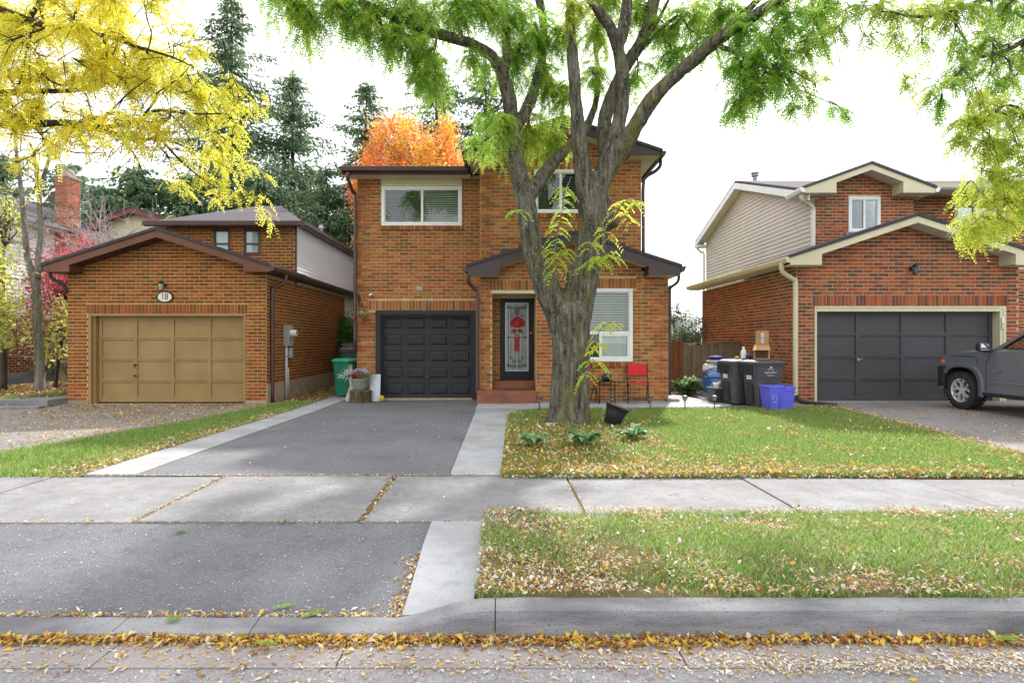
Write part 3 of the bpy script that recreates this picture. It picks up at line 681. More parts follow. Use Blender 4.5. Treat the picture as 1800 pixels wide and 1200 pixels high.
def text_obj(s, size, loc, mat, parent, name='lettering', rot=(PI/2, 0, 0), ext=.002, align='CENTER', sx=1.0, shear=0.0):
    cu = bpy.data.curves.new('t', 'FONT'); cu.body = s; cu.size = size; cu.extrude = ext; cu.align_x = align; cu.align_y = 'CENTER'; cu.shear = shear
    t = bpy.data.objects.new('t', cu); C.objects.link(t); bpy.context.view_layer.update()
    me = bpy.data.meshes.new_from_object(t.evaluated_get(bpy.context.evaluated_depsgraph_get())); bpy.data.objects.remove(t)
    me.materials.clear(); me.materials.append(mat); o = bpy.data.objects.new(name, me); C.objects.link(o)
    o.parent = parent; o.location = Vector(loc)-ORIG.get(parent.name, Vector()); o.rotation_euler = rot; o.scale = (sx, 1, 1); return o

# ------------------------------------------------------------------ house in the middle
G, FY = 14.14, 13.13
mh = thing('brick_house', 'two storey orange brown brick house with black garage door behind the big tree', 'house', (0, 14, 0))
H = House(mh, 'main'); wb_ = MB()
XL, XM, XR, XU = -3.635, -.535, 3.805, 3.18
gdo = (-3.18, -.665, -.02, 2.215)
lw = (-3.03, -1.03, 4.31, 5.29)
holes = [gdo, lw]; 
panel = (-3.03, -1.03, 5.29, 5.52)
H.wall_mesh(wb_, 'x', G, XL, XM, -.1, 5.56, holes)
H.bricks('x', -1, G, XL, XM, .02, 5.47, holes+[panel], None, [(-3.35, -.62, 2.215, 2.46)], [(XL-.01, XL+.34)])
# front bay
rec = (-.265, .755, -.05, 2.62); fw_ = (1.51, 2.98, .98, 2.66); uw = (.71, 2.30, 4.395, 5.40)
gl = gable(1.57, 2.62, 3.02, 3.80)
topU = gable(1.33, 2.05, 5.62, 6.36)
H.wall_mesh(wb_, 'x', FY, XM, XU, -.1, 6.4, [rec, fw_, uw], topU)
H.wall_mesh(wb_, 'x', FY, XU, XR, -.1, 3.05, [])
sold = [(-.33, .82, 2.62, 2.86), (1.42, 3.07, 2.66, 2.90), (.63, 2.38, 5.40, 5.62)]
H.bricks('x', -1, FY, XM, XU, .05, 6.3, [rec, fw_, uw], topU, sold, [(XM-.01, XM+.26)])
H.bricks('x', -1, FY, XU, XR, .05, 3.02, [], None, [], [(XR-.36, XR+.01)], phase=.05)
# flank walls, rear, recess
for (xa, ya, yb, zt) in ((XL, G, 23, 5.5), (XM, FY, G, 5.56), (XU, FY, 23, 5.6), (XR, FY, 19, 3.0)):
    wb_.add([(xa, ya, -.1), (xa, yb, -.1), (xa, yb, zt), (xa, ya, zt)], [(0, 1, 2, 3)])
wb_.add([(XL, 23, -.1), (XR, 23, -.1), (XR, 23, 5.5), (XL, 23, 5.5)], [(0, 1, 2, 3)])
RY = 13.98
wb_.add([(rec[0], FY, -.05), (rec[0], RY, -.05), (rec[0], RY, 2.62), (rec[0], FY, 2.62)], [(0, 1, 2, 3)])
wb_.add([(.755, FY, -.05), (.755, RY+.2, -.05), (.755, RY+.2, 2.62), (.755, FY, 2.62)], [(0, 1, 2, 3)])
wb_.add([(rec[0], RY, -.05), (-.085, RY, -.05), (-.085, RY, 2.62), (rec[0], RY, 2.62)], [(0, 1, 2, 3)])
H.bricks('x', -1, RY, rec[0], -.085, .33, 2.55, [], None, [], [], phase=.1)
H.bricks('y', -1, XM, FY+.005, G-.01, .05, 5.5)
wall = wb_.build('wall', M['mortar_main'], mh)
# corbelled brick sills
for (a, b_, zc, yy) in ((lw[0]-.05, lw[1]+.03, 4.25, G), (1.45, 3.02, .90, FY), (.66, 2.35, 4.33, FY)):
    m = round((b_-a)/CH); st = (b_-a)/m; q = MB()
    for i in range(m):
        x = a+i*st; c = H.col(); H.br.append(('x', -1, yy, x+.005, x+st-.005, zc-.045, zc+.06, False, .05, c))
H.finish(wall)
for i in range(27):                                        # unseen flank siding, put in pale to bounce neutral light onto the left house
    q = MB(); z = 2.8+i*.1; q.prism([(0, 0), (-.022, .002), (-.006, .1), (0, .1)], 'y', G+.25, 23); q.v = [(XL-.004+p[0], p[1], z+p[2]) for p in q.v]; q.build('siding_board', M['siding_w'], mh)
# windows
w1 = window(mh, lw[0], lw[1], lw[2], lw[3], G-.01, mull=(-2.02,), blind=M['blind'], fw=.075, screen=True)
q = MB()
for k in range(3): q.box(panel[0], panel[1], G-.03-.004*k, G, 5.295+.075*k, 5.365+.075*k)
q.build('window_panel', M['cream'], mh)
w2 = window(mh, uw[0], uw[1], uw[2], uw[3], FY-.01, mull=(1.32, ), blind=M['blind_d'], fw=.07)
w3 = window(mh, fw_[0], fw_[1], fw_[2], fw_[3], FY-.01, mull=(), rails=(1.64,), blind=M['blind'], fw=.075, cut=1.70, pitch=.06)
q = MB(); q.box(1.585, 2.905, FY+.06, FY+.07, 1.06, 1.60); 
MB().box(2.28, 2.86, FY+.045, FY+.055, 1.09, 1.57).build('curtain', M['curtain'], w3)
q = MB(); q.box(2.21, 2.27, FY-.02, FY+.04, 1.055, 1.60); q.box(2.27, 2.905, FY-.015, FY+.03, 1.06, 1.095); q.box(2.27, 2.905, FY-.015, FY+.03, 1.56, 1.60); q.box(2.86, 2.905, FY-.015, FY+.03, 1.095, 1.56)
q.build('slider_sash', M['white'], w3, bevel=.005)
# garage door with raised panels
gd = MB(); dx0, dx1, dz0, dz1, dy = -3.04, -.79, .03, 2.085, G+.12
gd.box(dx0, dx1, dy+.006, dy+.04, dz0, dz1)
for i in range(5):
    cx0 = dx0+i*(dx1-dx0)/4; gd.box(max(dx0, cx0-.037), min(dx1, cx0+.057), dy-.002, dy+.005, dz0, dz1)
for i in range(5):
    cz0 = dz0+i*(dz1-dz0)/5; gd.box(dx0, dx1, dy-.0025, dy+.0055, cz0 if i == 0 else cz0-.052, cz0+.067)
gd.box(dx0, dx1, dy-.0025, dy+.0055, dz1-.052, dz1)
gdo_o = gd.build('garage_door', M['gdoor'], mh)
rh = (dz1-dz0)/5; cw = (dx1-dx0)/4
for r in range(5):
    if r: MB().box(dx0, dx1, dy-.004, dy-.001, dz0+r*rh-.006, dz0+r*rh+.003).build('section_joint', M['black_pl'], gdo_o)
    for c in range(4):
        a, z = dx0+c*cw, dz0+r*rh; q = MB()
        x0, x1, z0, z1 = a+.075, a+cw-.055, z+.085, z+rh-.07
        q.add([(x0-.018, dy-.002, z0-.018), (x1+.018, dy-.002, z0-.018), (x1+.018, dy-.002, z1+.018), (x0-.018, dy-.002, z1+.018),
               (x0, dy+.004, z0), (x1, dy+.004, z0), (x1, dy+.004, z1), (x0, dy+.004, z1),
               (x0+.045, dy-.016, z0+.045), (x1-.045, dy-.016, z0+.045), (x1-.045, dy-.016, z1-.045), (x0+.045, dy-.016, z1-.045)],
              [(0, 1, 5, 4), (1, 2, 6, 5), (2, 3, 7, 6), (3, 0, 4, 7), (4, 5, 9, 8), (5, 6, 10, 9), (6, 7, 11, 10), (7, 4, 8, 11), (8, 9, 10, 11)])
        q.build('panel', M['gdoor'], gdo_o)
MB().box(-1.96, -1.86, dy-.05, dy-.03, .52, .60).build('handle', M['black_pl'], gdo_o, bevel=.01)
q = MB()
q.box(-3.18, -3.05, G-.012, G+.16, -.02, 2.215); q.box(-.78, -.665, G-.012, G+.16, -.02, 2.215); q.box(-3.05, -.78, G-.012, G+.16, 2.10, 2.215)
q.box(-3.045, -3.01, G+.03, G+.10, .0, 2.10); q.box(-.82, -.785, G+.03, G+.10, 0, 2.10); q.box(-3.01, -.82, G+.03, G+.10, 2.055, 2.10)
q.build('door_frame', M['gdoor'], mh, bevel=.006)
MB().box(-3.05, -.78, G-.02, G+.2, -.05, .03).build('threshold', M['found'], mh)
# entrance: soffit board, door, steps
MB().box(rec[0]+.002, .753, FY-.014, RY+.1, 2.545, 2.618).build('lintel_board', M['cream'], mh, bevel=.004)
MB().box(rec[0]+.004, .751, RY-.02, RY+.1, 2.50, 2.543).build('head_trim', M['cream'], mh)
fd_ = MB().box(-.075, .752, RY+.02, RY+.07, .50, 2.50).build('front_door', M['door_blk'], mh, bevel=.006)
gx0, gx1, gz0_, gz1_ = .075, .585, .74, 2.36
q = MB(); yq = RY+.012
q.box(gx0-.035, gx1+.035, yq-.02, yq+.008, gz1_, gz1_+.035); q.box(gx0-.035, gx1+.035, yq-.02, yq+.008, gz0_-.035, gz0_)
q.box(gx0-.035, gx0, yq-.02, yq+.008, gz0_, gz1_); q.box(gx1, gx1+.035, yq-.02, yq+.008, gz0_, gz1_); q.build('glass_frame', M['metal'], fd_, bevel=.005)
m_, nt_, b_ = newmat('leaded glass'); b_.inputs['Roughness'].default_value = .12
nt_.links.new(mixc(nt_, noise_fac(nt_, 5, stretch=(8, 1, .5), lo=.3, hi=.7), (.20, .23, .22), (.42, .46, .44)), b_.inputs['Base Color']); bump(nt_, b_, noise_fac(nt_, 14, lo=0, hi=1, stretch=(2, 1, .5)), .4, .01); M['leaded'] = m_
MB().box(gx0, gx1, yq+.001, yq+.006, gz0_, gz1_).build('glass_pane', M['leaded'], fd_)
q = MB(); cxm = (gx0+gx1)/2
def scroll(cx0, cz0, r, turns, s0, sg):
    pts = [(cx0+sg*r*(1-.8*t)*math.cos(s0+turns*2*PI*t), yq-.004, cz0+r*(1-.8*t)*math.sin(s0+turns*2*PI*t)) for t in np.linspace(0, 1, 22)]
    q.tube(pts, .0055, 5)
for zz, up in ((gz1_-.09, 1), (gz0_+.09, -1)):
    for sg in (-1, 1):
        scroll(cxm+sg*.08, zz, .06, 1.4, PI, sg); scroll(cxm+sg*.19, zz+.01, .05, 1.4, 0, sg); scroll(cxm+sg*.06, zz-up*.12, .055, 1.5, PI/2*up, sg); scroll(cxm+sg*.13, zz-up*.20, .04, 1.3, -PI/2*up, -sg)
    q.tube([(gx0, yq-.003, zz-up*.0-.065*up*0), (gx1, yq-.003, zz)], .005, 5)
for xx in (gx0+.05, gx0+.11, cxm-.045, cxm+.045, gx1-.11, gx1-.05): q.tube([(xx, yq-.002, gz0_+.1), (xx, yq-.002, gz1_-.1)], .0045, 5)
q.tube([(gx0, yq-.003, 1.54), (gx1, yq-.003, 1.54)], .007, 5)
for sg in (-1, 1): q.ball((cxm+sg*.2, yq-.008, 1.54), .022, 8, (1, .4, 1))
q.build('grille', M['iron'], fd_, smooth=True)
q = MB(); q.ball((.672, RY-.01, 1.64), .03, 10, (1, .7, 1.3)); q.tube([(.672, RY+.02, 1.64), (.672, RY-.02, 1.64)], .022, 10); q.build('door_knob', M['gold'], fd_, smooth=True)
p, r_ = smooth_path([(.672, RY+.01, 1.44), (.672, RY-.05, 1.40), (.672, RY-.055, 1.22), (.672, RY+.01, 1.16)], [.012]*4); q = MB(); q.tube(p, r_, 8); q.box(.65, .694, RY+.008, RY+.02, 1.12, 1.48); q.build('handle', pm('aged brass', (.10, .06, .03), None, .4, metal=.8), fd_, smooth=False)
MB().box(rec[0]+.004, .751, 13.55, RY+.1, .05, .498).build('upper_step', M['step'], mh, bevel=.012)
MB().box(-.60, .742, 12.76, 13.549, .0, .322).build('lower_step', M['step'], mh, bevel=.015)
# roofs
gable_roof(mh, -.80, 3.96, 1.585, 3.10, 3.86, 12.70, 13.12, FY-.012, M['brown'], M['cream_s'], M['shingle'], fd=.215, ret=.72, zs=2.92, gut=M['brown'])
q = MB()
for sg, xe in ((1, -.80), (-1, 3.96)):        # shed part of the lower roof running back beside the upper storey
    pass
q.prism([(XU, 3.38), (3.99, 3.09), (3.99, 3.16), (XU, 3.45)], 'y', 13.12, 19); q.build('side_roof', M['shingle'], mh)
MB().box(XR, 3.95, 13.1, 19, 2.92, 2.94).build('side_soffit', M['cream_s'], mh)
gable_roof(mh, -.83, 3.53, 1.33, 5.68, 6.42, 12.72, 17.5, FY-.012, M['brown'], M['cream_s'], M['shingle'], fd=.20, ret=.70, zs=5.60, gut=M['brown'])
for k in range(9):
    MB().box(-.80, XM-.004, 13.12+.113*k, 13.229+.113*k, 5.600+.002*(k % 2), 5.612).build('soffit_board', M['cream_s'], mh)
for k in range(12):
    MB().box(XU+.004, 3.50, 13.12+.4*k, 13.515+.4*k, 5.600+.002*(k % 2), 5.612).build('soffit_board', M['soffit_w'], mh)
# step flashing where the porch roof meets the wall
for sg in (-1, 1):
    for k in range(4):
        x = 1.585+sg*(.62+.42*k); z = 3.93-(abs(x-1.585))*.319
        if XM < x-.2 and x+.2 < XU+.02: MB().box(x-.19, x+.19, FY-.018, FY-.011, z-.02, z+.11).build('step_flashing', M['brown'], mh)
# eave of the garage wing
q = MB(); prof = [(13.72, 5.475), (13.70, 5.50), (13.60, 5.53), (13.585, 5.62), (13.60, 5.635), (13.615, 5.60), (13.70, 5.60), (13.72, 5.60)]
q.prism(prof, 'x', -3.90, -.84); q.build('gutter', M['gut_brown'], mh, clean=True)
MB().box(-3.90, -.86, 13.721, 13.745, 5.455, 5.64).build('fascia', M['brown'], mh)
nb = 13
for k in range(nb):
    a = -3.88+k*.237; MB().box(a, a+.231, 13.746, G-.012, 5.462, 5.474).build('soffit_board', M['cream_s'], mh)
q = MB(); q.prism([(13.60, 5.63), (18.6, 7.1), (23.4, 5.6), (23.4, 5.5), (18.6, 7.0), (13.75, 5.56)], 'x', -3.92, -.82); q.prism([(14.5, 5.63), (18.6, 7.1), (23.4, 5.6), (23.4, 5.5), (18.6, 7.0)], 'x', -.82, 3.5)
q.build('roof', M['shingle'], mh)
# downspouts
downspout(mh, [(-3.72, 13.62, 5.48), (-3.73, 13.66, 5.34), (-3.70, 13.98, 5.10), (-3.665, 14.06, 4.95), (-3.665, 14.06, 3.0), (-3.665, 14.06, 1.2)], M['gut_brown'], .042)
downspout(mh, [(-.80, 12.86, 2.99), (-.80, 12.86, 2.84), (-.76, 12.95, 2.74), (-.635, 13.04, 2.62), (-.60, 13.05, 2.45), (-.60, 13.05, 1.2), (-.60, 13.05, .38), (-.61, 13.0, .28)], M['gut_brown'], .045)
downspout(mh, [(4.02, 13.05, 3.02), (4.02, 13.05, 2.88), (3.98, 13.08, 2.78), (3.86, 13.14, 2.68), (3.845, 13.16, 2.55), (3.845, 13.16, 1.0), (3.845, 13.16, .2)], M['brown'], .036)
downspout(mh, [(3.60, 13.05, 5.66), (3.60, 13.06, 5.48), (3.50, 13.1, 5.36), (3.30, 13.14, 5.24), (3.235, 13.16, 5.05), (3.235, 13.16, 4.2), (3.235, 13.16, 3.5)], M['brown'], .042)
MB().box(-2.16, -2.0, G-.03, G-.006, 2.70, 2.80).build('vent_cover', M['meter'], mh, bevel=.01)
MB().box(3.72, 3.99, 12.9, 13.12, .07, .13).build('splash_block', M['conc'], mh)
# ------------------------------------------------------------------ house on the left (number 18)
def grid_door(root, x0, x1, z0, z1, y, mat, nx=4, nz_=4, st=.07, name='garage_door'):
    b = MB(); cw = (x1-x0)/nx; rh = (z1-z0)/nz_
    for i in range(nx+1):
        c = x0+i*cw; a = max(x0, c-st/2) if 0 < i < nx else (x0 if i == 0 else x1-st); b.box(a, a+st, y-.022, y+.012, z0, z1)
    for k in range(nz_+1):
        c = z0+k*rh; a = c-st/2 if 0 < k < nz_ else (z0 if k == 0 else z1-st*.8)
        h = st if 0 < k < nz_ else (st*1.5 if k == 0 else st*.8)
        for i in range(nx):
            xa = x0+i*cw+(st/2 if i else st); xb = x0+(i+1)*cw-(st/2 if i < nx-1 else st)
            b.box(xa, xb, y-.018, y+.012, a, a+h)
    d = b.build(name, mat, root, bevel=.004)
    for k in range(1, nz_): MB().box(x0+.003, x1-.003, y-.0235, y-.021, z0+k*rh-.003, z0+k*rh+.002).build('section_joint', M['black_pl'], d)
    for i in range(nx):
        for k in range(nz_): MB().box(x0+i*cw+.01, x0+(i+1)*cw-.01, y+.004, y+.010, z0+k*rh+.01, z0+(k+1)*rh-.01).build('panel', mat, d)
    return d
def lantern(loc, label, glassy):
    t = thing('wall_lantern', label, 'wall lamp', loc); x, y, z = loc
    q = MB(); q.lathe([(.05, -.03), (.058, 0), (.05, .04), (.02, .05)], 12, (x, y-.01, z+.02), 1, .35); q.tube(smooth_path([(x, y-.01, z+.04), (x, y-.06, z+.09), (x, y-.11, z+.07)], [.01]*3)[0], .01, 6); q.build('arm', M['iron'], t, smooth=True)
    q = MB(); q.lathe([(.012, .12), (.02, .10), (.045, .085), (.075, .05), (.07, .045)], 8, (x, y-.12, z)); q.ball((x, y-.12, z+.13), .012, 6); q.build('cap', M['iron'], t)
    q = MB(); q.lathe([(.062, .045), (.042, -.10)], 8, (x, y-.12, z)); q.build('glass', pm('lantern glass', (.45, .44, .36) if glassy else (.10, .13, .16), None, .25), t)
    q = MB(); q.lathe([(.048, -.10), (.05, -.112), (.012, -.13)], 8, (x, y-.12, z))
    for k in range(4):
        a = PI/4+k*PI/2; q.tube([(x+.064*math.cos(a), y-.12+.064*math.sin(a), z+.045), (x+.044*math.cos(a), y-.12+.044*math.sin(a), z-.1)], .005, 4)
    q.build('cage', M['iron'], t); return t

L1 = 13.60
lh = thing('brick_house', 'brick house with tan garage door and rust brown gable on the left', 'house', (-8, 14, 0))
H = House(lh, 'left'); wb_ = MB()
x0, x1 = -10.42, -5.67; door = (-9.92, -6.16, -.2, 2.10); gt = gable(-8.03, 2.57, 3.16, 3.99)
H.wall_mesh(wb_, 'x', L1, x0, x1, -.2, 4.2, [door], gt)
H.bricks('x', -1, L1, x0, x1, .03, 3.9, [door], gt, [(-9.97, -6.11, 2.10, 2.335)])
wb_.add([(x1, L1, -.2), (x1, 20.3, -.2), (x1, 20.3, 3.05), (x1, L1, 3.05)], [(0, 1, 2, 3)])
wb_.add([(x0, L1, -.2), (x0, 20.3, -.2), (x0, 20.3, 3.05), (x0, L1, 3.05)], [(0, 1, 2, 3)])
wb_.add([(x0, 20.3, -.2), (x1, 20.3, -.2), (x1, 20.3, 3.05), (x0, 20.3, 3.05)], [(0, 1, 2, 3)])
H.bricks('y', 1, x1, L1+.005, 20.3, .42, 3.0)
# upper storey behind
UY, xu0 = 15.5, -9.2
wn = [(XY(375, UY), XY(405, UY), 3.80, 4.50), (XY(428, UY), XY(458, UY), 3.80, 4.50)]
H.wall_mesh(wb_, 'x', UY, xu0, x1, 3.0, 4.60, wn)
H.bricks('x', -1, UY, xu0, x1, 3.25, 4.58, wn)
wb_.add([(x1, UY, 3.0), (x1, 25, 3.0), (x1, 25, 4.6), (x1, UY, 4.6)], [(0, 1, 2, 3)]); wb_.add([(xu0, UY, 3.0), (xu0, 25, 3.0), (xu0, 25, 4.6), (xu0, UY, 4.6)], [(0, 1, 2, 3)])
wall = wb_.build('wall', M['mortar_left'], lh); H.finish(wall)
MB().box(x1+.001, x1+.022, L1+.02, 20.31, -.2, .41).build('foundation', M['found'], lh)
MB().box(x0-.01, -9.93, L1-.012, L1+.1, -.2, .028).build('foundation', M['found'], lh); MB().box(-6.15, x1+.01, L1-.012, L1+.1, -.2, .028).build('foundation', M['found'], lh)
for i in range(16):
    z = 3.02+i*.1; q = MB(); q.prism([(0, 0), (.022, .002), (.006, .1), (0, .1)], 'y', UY+.02, 25); q.v = [(x1+.004+p[0], p[1], z+p[2]) for p in q.v]; q.build('siding_board', M['siding_w'], lh)
MB().box(x1-.01, x1+.03, UY-.02, UY+.045, 3.0, 4.6).build('corner_trim', M['brown'], lh)
for i in range(21):                                       # lower siding of the rear part
    z = 1.05+i*.1; q = MB(); q.prism([(0, 0), (.022, .002), (.006, .1), (0, .1)], 'y', 20.33, 25); q.v = [(x1-.14+p[0], p[1], z+p[2]) for p in q.v]; q.build('siding_board', M['siding_w'], lh)
MB().box(-9, x1-.15, 20.32, 25, -.2, 3.2).build('rear_wall', M['siding_w'], lh)
for a, b_, za, zb in wn:
    window(lh, a, b_, za, zb, UY-.01, fr=pm('bronze frame', (.10, .06, .05), None, .5), fw=.045, rails=(4.10,), backing=M['curtain'], bd=.045)
gable_roof(lh, -10.66, -5.40, -8.03, 3.18, 4.02, 13.15, 15.48, L1-.012, M['rust'], M['brown'], M['shingle'], fd=.17, ret=.62, zs=3.05, gut=M['gut_brown'])
q = MB(); q.prism([(x1, 3.12), (-5.43, 3.18-.03), (-5.43, 3.2), (x1, 3.27)], 'y', 15.48, 22); q.build('roof', M['shingle'], lh)
q = MB(); prof = [(0, 0), (0, .115), (.105, .122), (.115, .10), (.095, .04), (.07, 0)]; q.prism([(-5.43+p[0], 3.075+p[1]) for p in prof], 'y', 15.38, 22); q.build('gutter', M['gut_brown'], lh, clean=True)
MB().box(x1+.012, -5.43, L1, 22, 3.06, 3.075).build('side_soffit', M['brown'], lh)
# hip roof of the upper storey
a, b_, ya, yb, ze, zr = xu0-.35, x1+.32, UY-.35, 25.3, 4.62, 5.85
q = MB(); q.add([(a, ya, ze), (b_, ya, ze), (b_, yb, ze), (a, yb, ze), ((a+b_)/2-.6, ya+3.4, zr), ((a+b_)/2+.2, ya+3.4, zr), ((a+b_)/2, yb-3, zr)], [(0, 1, 5, 4), (1, 2, 6, 5), (2, 3, 6), (3, 0, 4, 6), (4, 5, 6), (0, 3, 2, 1)]); q.build('roof', M['shingle_p'], lh)
q = MB(); q.prism([(ya-.10, 4.52), (ya-.115, 4.63), (ya, 4.64), (ya, 4.50), (ya-.06, 4.50)], 'x', a, b_+.06); q.build('gutter', M['gut_brown'], lh, clean=True)
q = MB(); q.prism([(b_, 4.50), (b_+.06, 4.50), (b_+.105, 4.53), (b_+.115, 4.63), (b_, 4.64)], 'y', ya-.1, yb); q.build('gutter', M['gut_brown'], lh, clean=True)
MB().box(a+.01, b_-.005, ya+.005, yb, 4.585, 4.60).build('soffit', M['brown'], lh)
vp = P(565, 402, 21.5); MB().lathe([(.07, -1.2), (.07, .30), (.12, .30), (.12, .36), (.09, .36), (.09, .42), (.03, .44)], 12, (vp.x, vp.y, vp.z-.3)).build('vent_pipe', M['metal'], lh, smooth=False)
# door and frame
q = MB(); km = M['gdoor_l']
q.box(-9.92, -9.85, L1-.014, L1+.20, -.06, 2.10); q.box(-6.21, -6.16, L1-.014, L1+.20, -.06, 2.10); q.box(-9.85, -6.21, L1-.014, L1+.20, 2.045, 2.10); q.box(-9.85, -9.79, L1+.05, L1+.17, -.06, 2.045)
q.build('door_frame', km, lh, bevel=.006)
gdl = grid_door(lh, -9.78, -6.215, -.02, 2.04, L1+.16, km, st=.085)
q = MB(); q.box(-8.91, -8.86, L1+.10, L1+.13, .86, .90); q.box(-8.91, -8.86, L1+.10, L1+.13, .60, .63); q.tube([(-8.885, L1+.10, .88), (-8.885, L1+.09, .80)], .01, 6); q.build('handle', M['iron'], gdl)
MB().box(-9.85, -6.2, L1-.10, L1+.2, -.2, -.055).build('threshold', M['found'], lh)
downspout(lh, [(-10.60, 13.3, 3.06), (-10.60, 13.35, 2.92), (-10.45, 13.5, 2.78), (-10.44, 13.6, 2.6)], M['gut_brown'], .04)
downspout(lh, [(-5.36, 14.0, 3.10), (-5.36, 14.0, 2.98), (-5.40, 13.95, 2.86), (-5.60, 13.86, 2.74), (-5.625, 13.84, 2.6), (-5.625, 13.84, 1.2), (-5.625, 13.84, -.03)], M['gut_brown'], .05)
lz = ZY(503, L1); lantern((XY(289, L1), L1-.012, lz), 'small grey wall lantern with pale glass above the number 18 plate', True)
# number plate
nx_, nz2 = XY(291, L1), ZY(522, L1)
np_ = thing('number_plate', 'oval white house number plate with black pointed rim reading 18', 'sign', (nx_, L1-.02, nz2))
q = MB(); poly = [(nx_+.20*math.copysign(abs(math.cos(t))**1.0, math.cos(t)), nz2+.135*math.sin(t)) for t in np.linspace(0, 2*PI, 33)[:-1]]
poly = [(p[0]+(.03 if abs(p[1]-nz2) < .012 else 0)*np.sign(p[0]-nx_), p[1]) for p in poly]
q.prism(poly, 'y', L1-.03, L1-.011); q.build('rim', M['iron'], np_, clean=True)
q = MB(); q.prism([(nx_+.165*math.cos(t), nz2+.112*math.sin(t)) for t in np.linspace(0, 2*PI, 33)[:-1]], 'y', L1-.036, L1-.028); q.build('face', pm('ivory enamel', (.72, .69, .58), (.68, .65, .54), .4), np_, clean=True)
text_obj('18', .215, (nx_, L1-.038, nz2), M['iron'], np_, 'numerals', sx=.8)
# electricity meter and conduits on the flank
my = 14.72; mt = thing('electricity_meter', 'grey electricity meter box with round glass dial on the flank wall', 'meter', (x1, my, 0))
MB().box(x1+.012, x1+.16, my-.12, my+.22, 1.32, 1.86).build('box', M['meter'], mt, bevel=.01)
q = MB(); q.tube([(x1+.15, my+.03, 1.66), (x1+.31, my+.03, 1.66)], .085, 18); q.build('dial', M['white'], mt, smooth=False)
q = MB(); q.tube([(x1+.308, my+.03, 1.66), (x1+.312, my+.03, 1.66)], .05, 14); q.build('dial_face', M['metal'], mt)
q = MB(); q.tube([(x1+.07, my-.05, -.02), (x1+.07, my-.05, 1.32)], .04, 10); q.build('conduit', M['grey_pl'], mt, smooth=True)
q = MB(); q.tube([(x1+.06, my+.10, .0), (x1+.06, my+.10, .75)], .028, 8); q.build('conduit', M['grey_pl'], mt, smooth=True)
q = MB(); q.tube([(x1+.05, my+.10, .74), (x1+.05, my+.10, 1.32)], .018, 8); q.build('cable', M['black_pl'], mt, smooth=True)
MB().box(x1+.02, x1+.12, my+.14, my+.30, 1.02, 1.28).build('junction_box', M['grey_pl'], mt, bevel=.01)
for z in (.25, 1.05): MB().box(x1+.012, x1+.118, my-.10, my+.0, z, z+.025).build('clamp', M['metal'], mt)
# garden steps of the left house
stn = M['conc']
q = MB().prism([(-12.6, 12.95), (-10.44, 13.02), (-10.44, 14.0), (-12.1, 14.0)], 'z', -.1, .10); o = q.build('garden_slab', stn, bevel=.01, clean=True); tag(o, 'raised stone slab step beside the tan garage wall', 'step')
q = MB().prism([(-13.4, 12.25), (-10.40, 12.72), (-10.43, 12.93), (-13.4, 12.85)], 'z', -.2, -.015); o = q.build('garden_slab', stn, bevel=.01, clean=True); tag(o, 'low flat stone slab at the edge of the left driveway', 'step')
q = MB().prism([(-13.4, 12.90), (-12.3, 12.96), (-12.55, 13.25), (-13.4, 13.3)], 'z', -.1, .10); o = q.build('garden_slab', stn, bevel=.01, clean=True); tag(o, 'broken stone slab at the left edge of the picture', 'step')

# ------------------------------------------------------------------ house on the right
R1 = 12.95
rh_ = thing('brick_house', 'red brick house with cream gables and dark grey garage door on the right', 'house', (9, 14, 0))
H = House(rh_, 'right'); wb_ = MB()
x0, x1 = 6.67, 11.72; door = (7.08, 11.42, -.05, 2.24); gt = gable(9.11, 2.80, 3.26, 4.17)
H.wall_mesh(wb_, 'x', R1, x0, x1, -.2, 4.3, [door], gt)
H.bricks('x', -1, R1, x0, x1, .10, 4.05, [door], gt, [(7.03, 11.47, 2.24, 2.50)])
wb_.add([(x0, R1, -.2), (x0, 19.1, -.2), (x0, 19.1, 3.12), (x0, R1, 3.12)], [(0, 1, 2, 3)]); wb_.add([(x1, R1, -.2), (x1, 19.1, -.2), (x1, 19.1, 3.12), (x1, R1, 3.12)], [(0, 1, 2, 3)]); wb_.add([(x0, 19.1, -.2), (x1, 19.1, -.2), (x1, 19.1, 3.12), (x0, 19.1, 3.12)], [(0, 1, 2, 3)])
H.bricks('y', -1, x0, R1+.005, 19.1, .45, 3.1)
U1, U2, xc = 15.0, 15.5, 8.2
xb1 = XY(1606, U1); wR = (XY(1491, U1), XY(1547, U1), ZY(408, U1), ZY(346, U1)); gu = gable(9.43, 1.75, 5.33, 5.98)
H.wall_mesh(wb_, 'x', U1, xc, xb1, 3.0, 6.1, [wR], gu); H.bricks('x', -1, U1, xc, xb1, 3.4, 5.9, [wR], gu)
bayw = (XY(1676, U2), XY(1776, U2), ZY(445, U2), ZY(336, U2))
H.wall_mesh(wb_, 'x', U2, xb1, 16.5, 3.0, 5.5, [bayw]); H.bricks('x', -1, U2, xb1, 16.5, 3.4, 5.45, [bayw])
wb_.add([(xc, U1, 3.0), (xc, 23, 3.0), (xc, 23, 5.4), (xc, U1, 5.4)], [(0, 1, 2, 3)]); wb_.add([(xc, 23, -.2), (16.5, 23, -.2), (16.5, 23, 5.4), (xc, 23, 5.4)], [(0, 1, 2, 3)])
wb_.add([(xb1, U1, 3.0), (xb1, U2, 3.0), (xb1, U2, 5.5), (xb1, U1, 5.5)], [(0, 1, 2, 3)])
